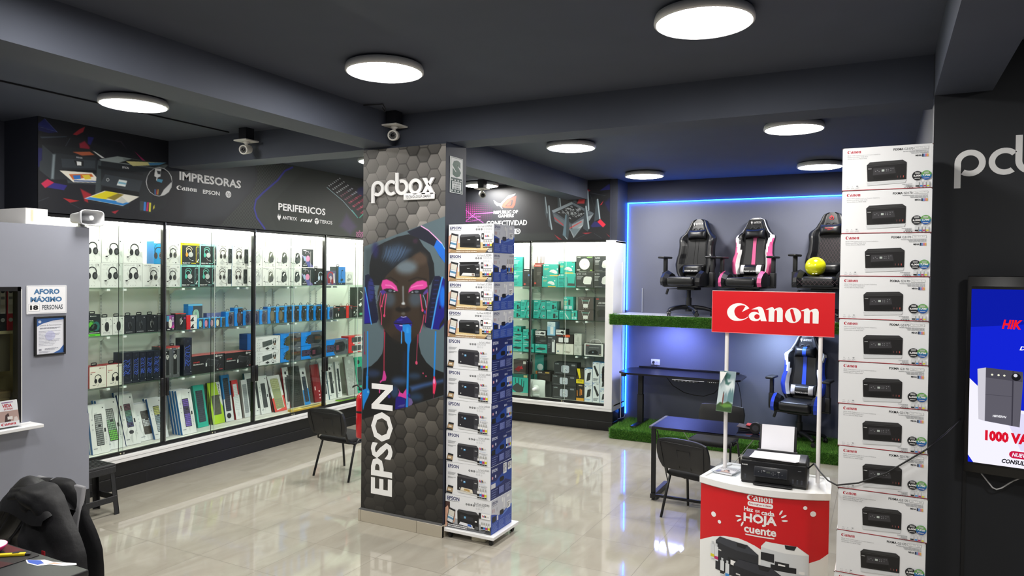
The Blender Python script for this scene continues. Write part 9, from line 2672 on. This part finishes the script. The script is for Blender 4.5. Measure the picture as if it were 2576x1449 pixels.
# safe zone sign on the pillar side
sz = MB().box(0, 0, 0, .003, .207, .31, '#dfe5e2')
A = Art(sz, (.003, 0, .31), (0, 1, 0), (0, 0, -1), .207, .31); A.N = Vector((1, 0, 0))
A.r(4, 2, 96, 98, '#1d4238'); A.r(6, 3, 94, 57.5, '#e8ecea'); A.t('S', 16, 8, 84, 55, '#15543a', bold=.08)
for v in (62, 92):
    for u in (14, 38, 62, 84):
        A.r(u - 5, v, u + 5, v + 4, '#e8ecea')
A.r(14, 68, 86, 90, '#e8ecea'); A.t('ZONA SEGURA', 19, 70, 81, 75, '#1d4238', bold=.02); A.t('EN CASOS', 27, 77, 73, 82, '#1d4238', bold=.02); A.t('DE SISMOS', 25, 84, 75, 89, '#1d4238', bold=.02)
tag(sz.build('safety_sign', loc=(-3.31, 5.219, 2.957)), 'green and white safe zone sign on the pillar side', 'sign')
# surveillance cameras
def cctv(lab, loc, up, yaw, pit):
    t = thing('security_camera', lab, 'security camera', loc, 0, 'white security cameras on the ceiling')
    CW = M('#dcdad4', .4)
    if up:
        MB().box(-.05, -.05, .012, .05, .05, up, '#14161e').build('junction_box', t)
    MB().box(-.085, -.085, 0, .085, .085, .014, CW, .003, 1).build('base_plate', t)
    MB().lathe([(.03, 0), (.032, -.012), (.016, -.02), (.014, -.05)], CW, n=18).build('mount', t)
    X = Matrix.Translation((0, 0, -.075)) @ Matrix.Rotation(R(yaw), 4, 'Z') @ Matrix.Rotation(R(90 + pit), 4, 'X')
    b = MB(); b.T = X
    b.lathe([(.001, -.07), (.03, -.066), (.042, -.05), (.045, .0), (.046, .06), (.042, .064)], CW, n=26)
    b.build('camera_body', t)
    b = MB(); b.T = X
    b.lathe([(.043, .0642), (.034, .066), (.032, .06)], CW, n=26); b.lathe([(.0335, .062), (.001, .0622)], '#26272a', n=24); b.lathe([(.016, .063), (.012, .067), (.001, .0665)], M('#08080a', .1), n=18)
    for i in range(12):
        b.cyl((.026 * math.cos(i * PI / 6), .026 * math.sin(i * PI / 6), .062), (.026 * math.cos(i * PI / 6), .026 * math.sin(i * PI / 6), .0635), .0035, '#8a8a86', n=8)
    b.build('lens', t)
cctv('white bullet security camera above the pillar banner', (-3.8, 5.08, 3.53), .13, 25, 10)
cctv('white bullet security camera under the left ceiling, over the printer lettering', (-5.57, 5.06, 3.53), .13, 20, 12)
cctv('white security camera by the far lamp above the router banner', (-5.3, 9.25, 3.52), .14, 40, 18)
cd_ = MB().box(-.006, -1.2, 0, .006, 1.15, .012, '#11131a')
tag(cd_.build('conduit', loc=(-5.86, 3.95, 3.647)), 'thin dark cable duct along the left ceiling', 'conduit')
wr = MB().loft([(-3.86, 4.74, 3.65), (-3.75, 4.76, 3.648), (-3.69, 4.777, 3.65), (-3.685, 4.8, 3.62), (-3.7, 4.82, 3.6), (-3.715, 4.8, 3.63)], .005, '#0c0d12', 6)
tag(wr.build('wire'), 'loose black wire end on the ceiling in front of the pillar', 'wire')
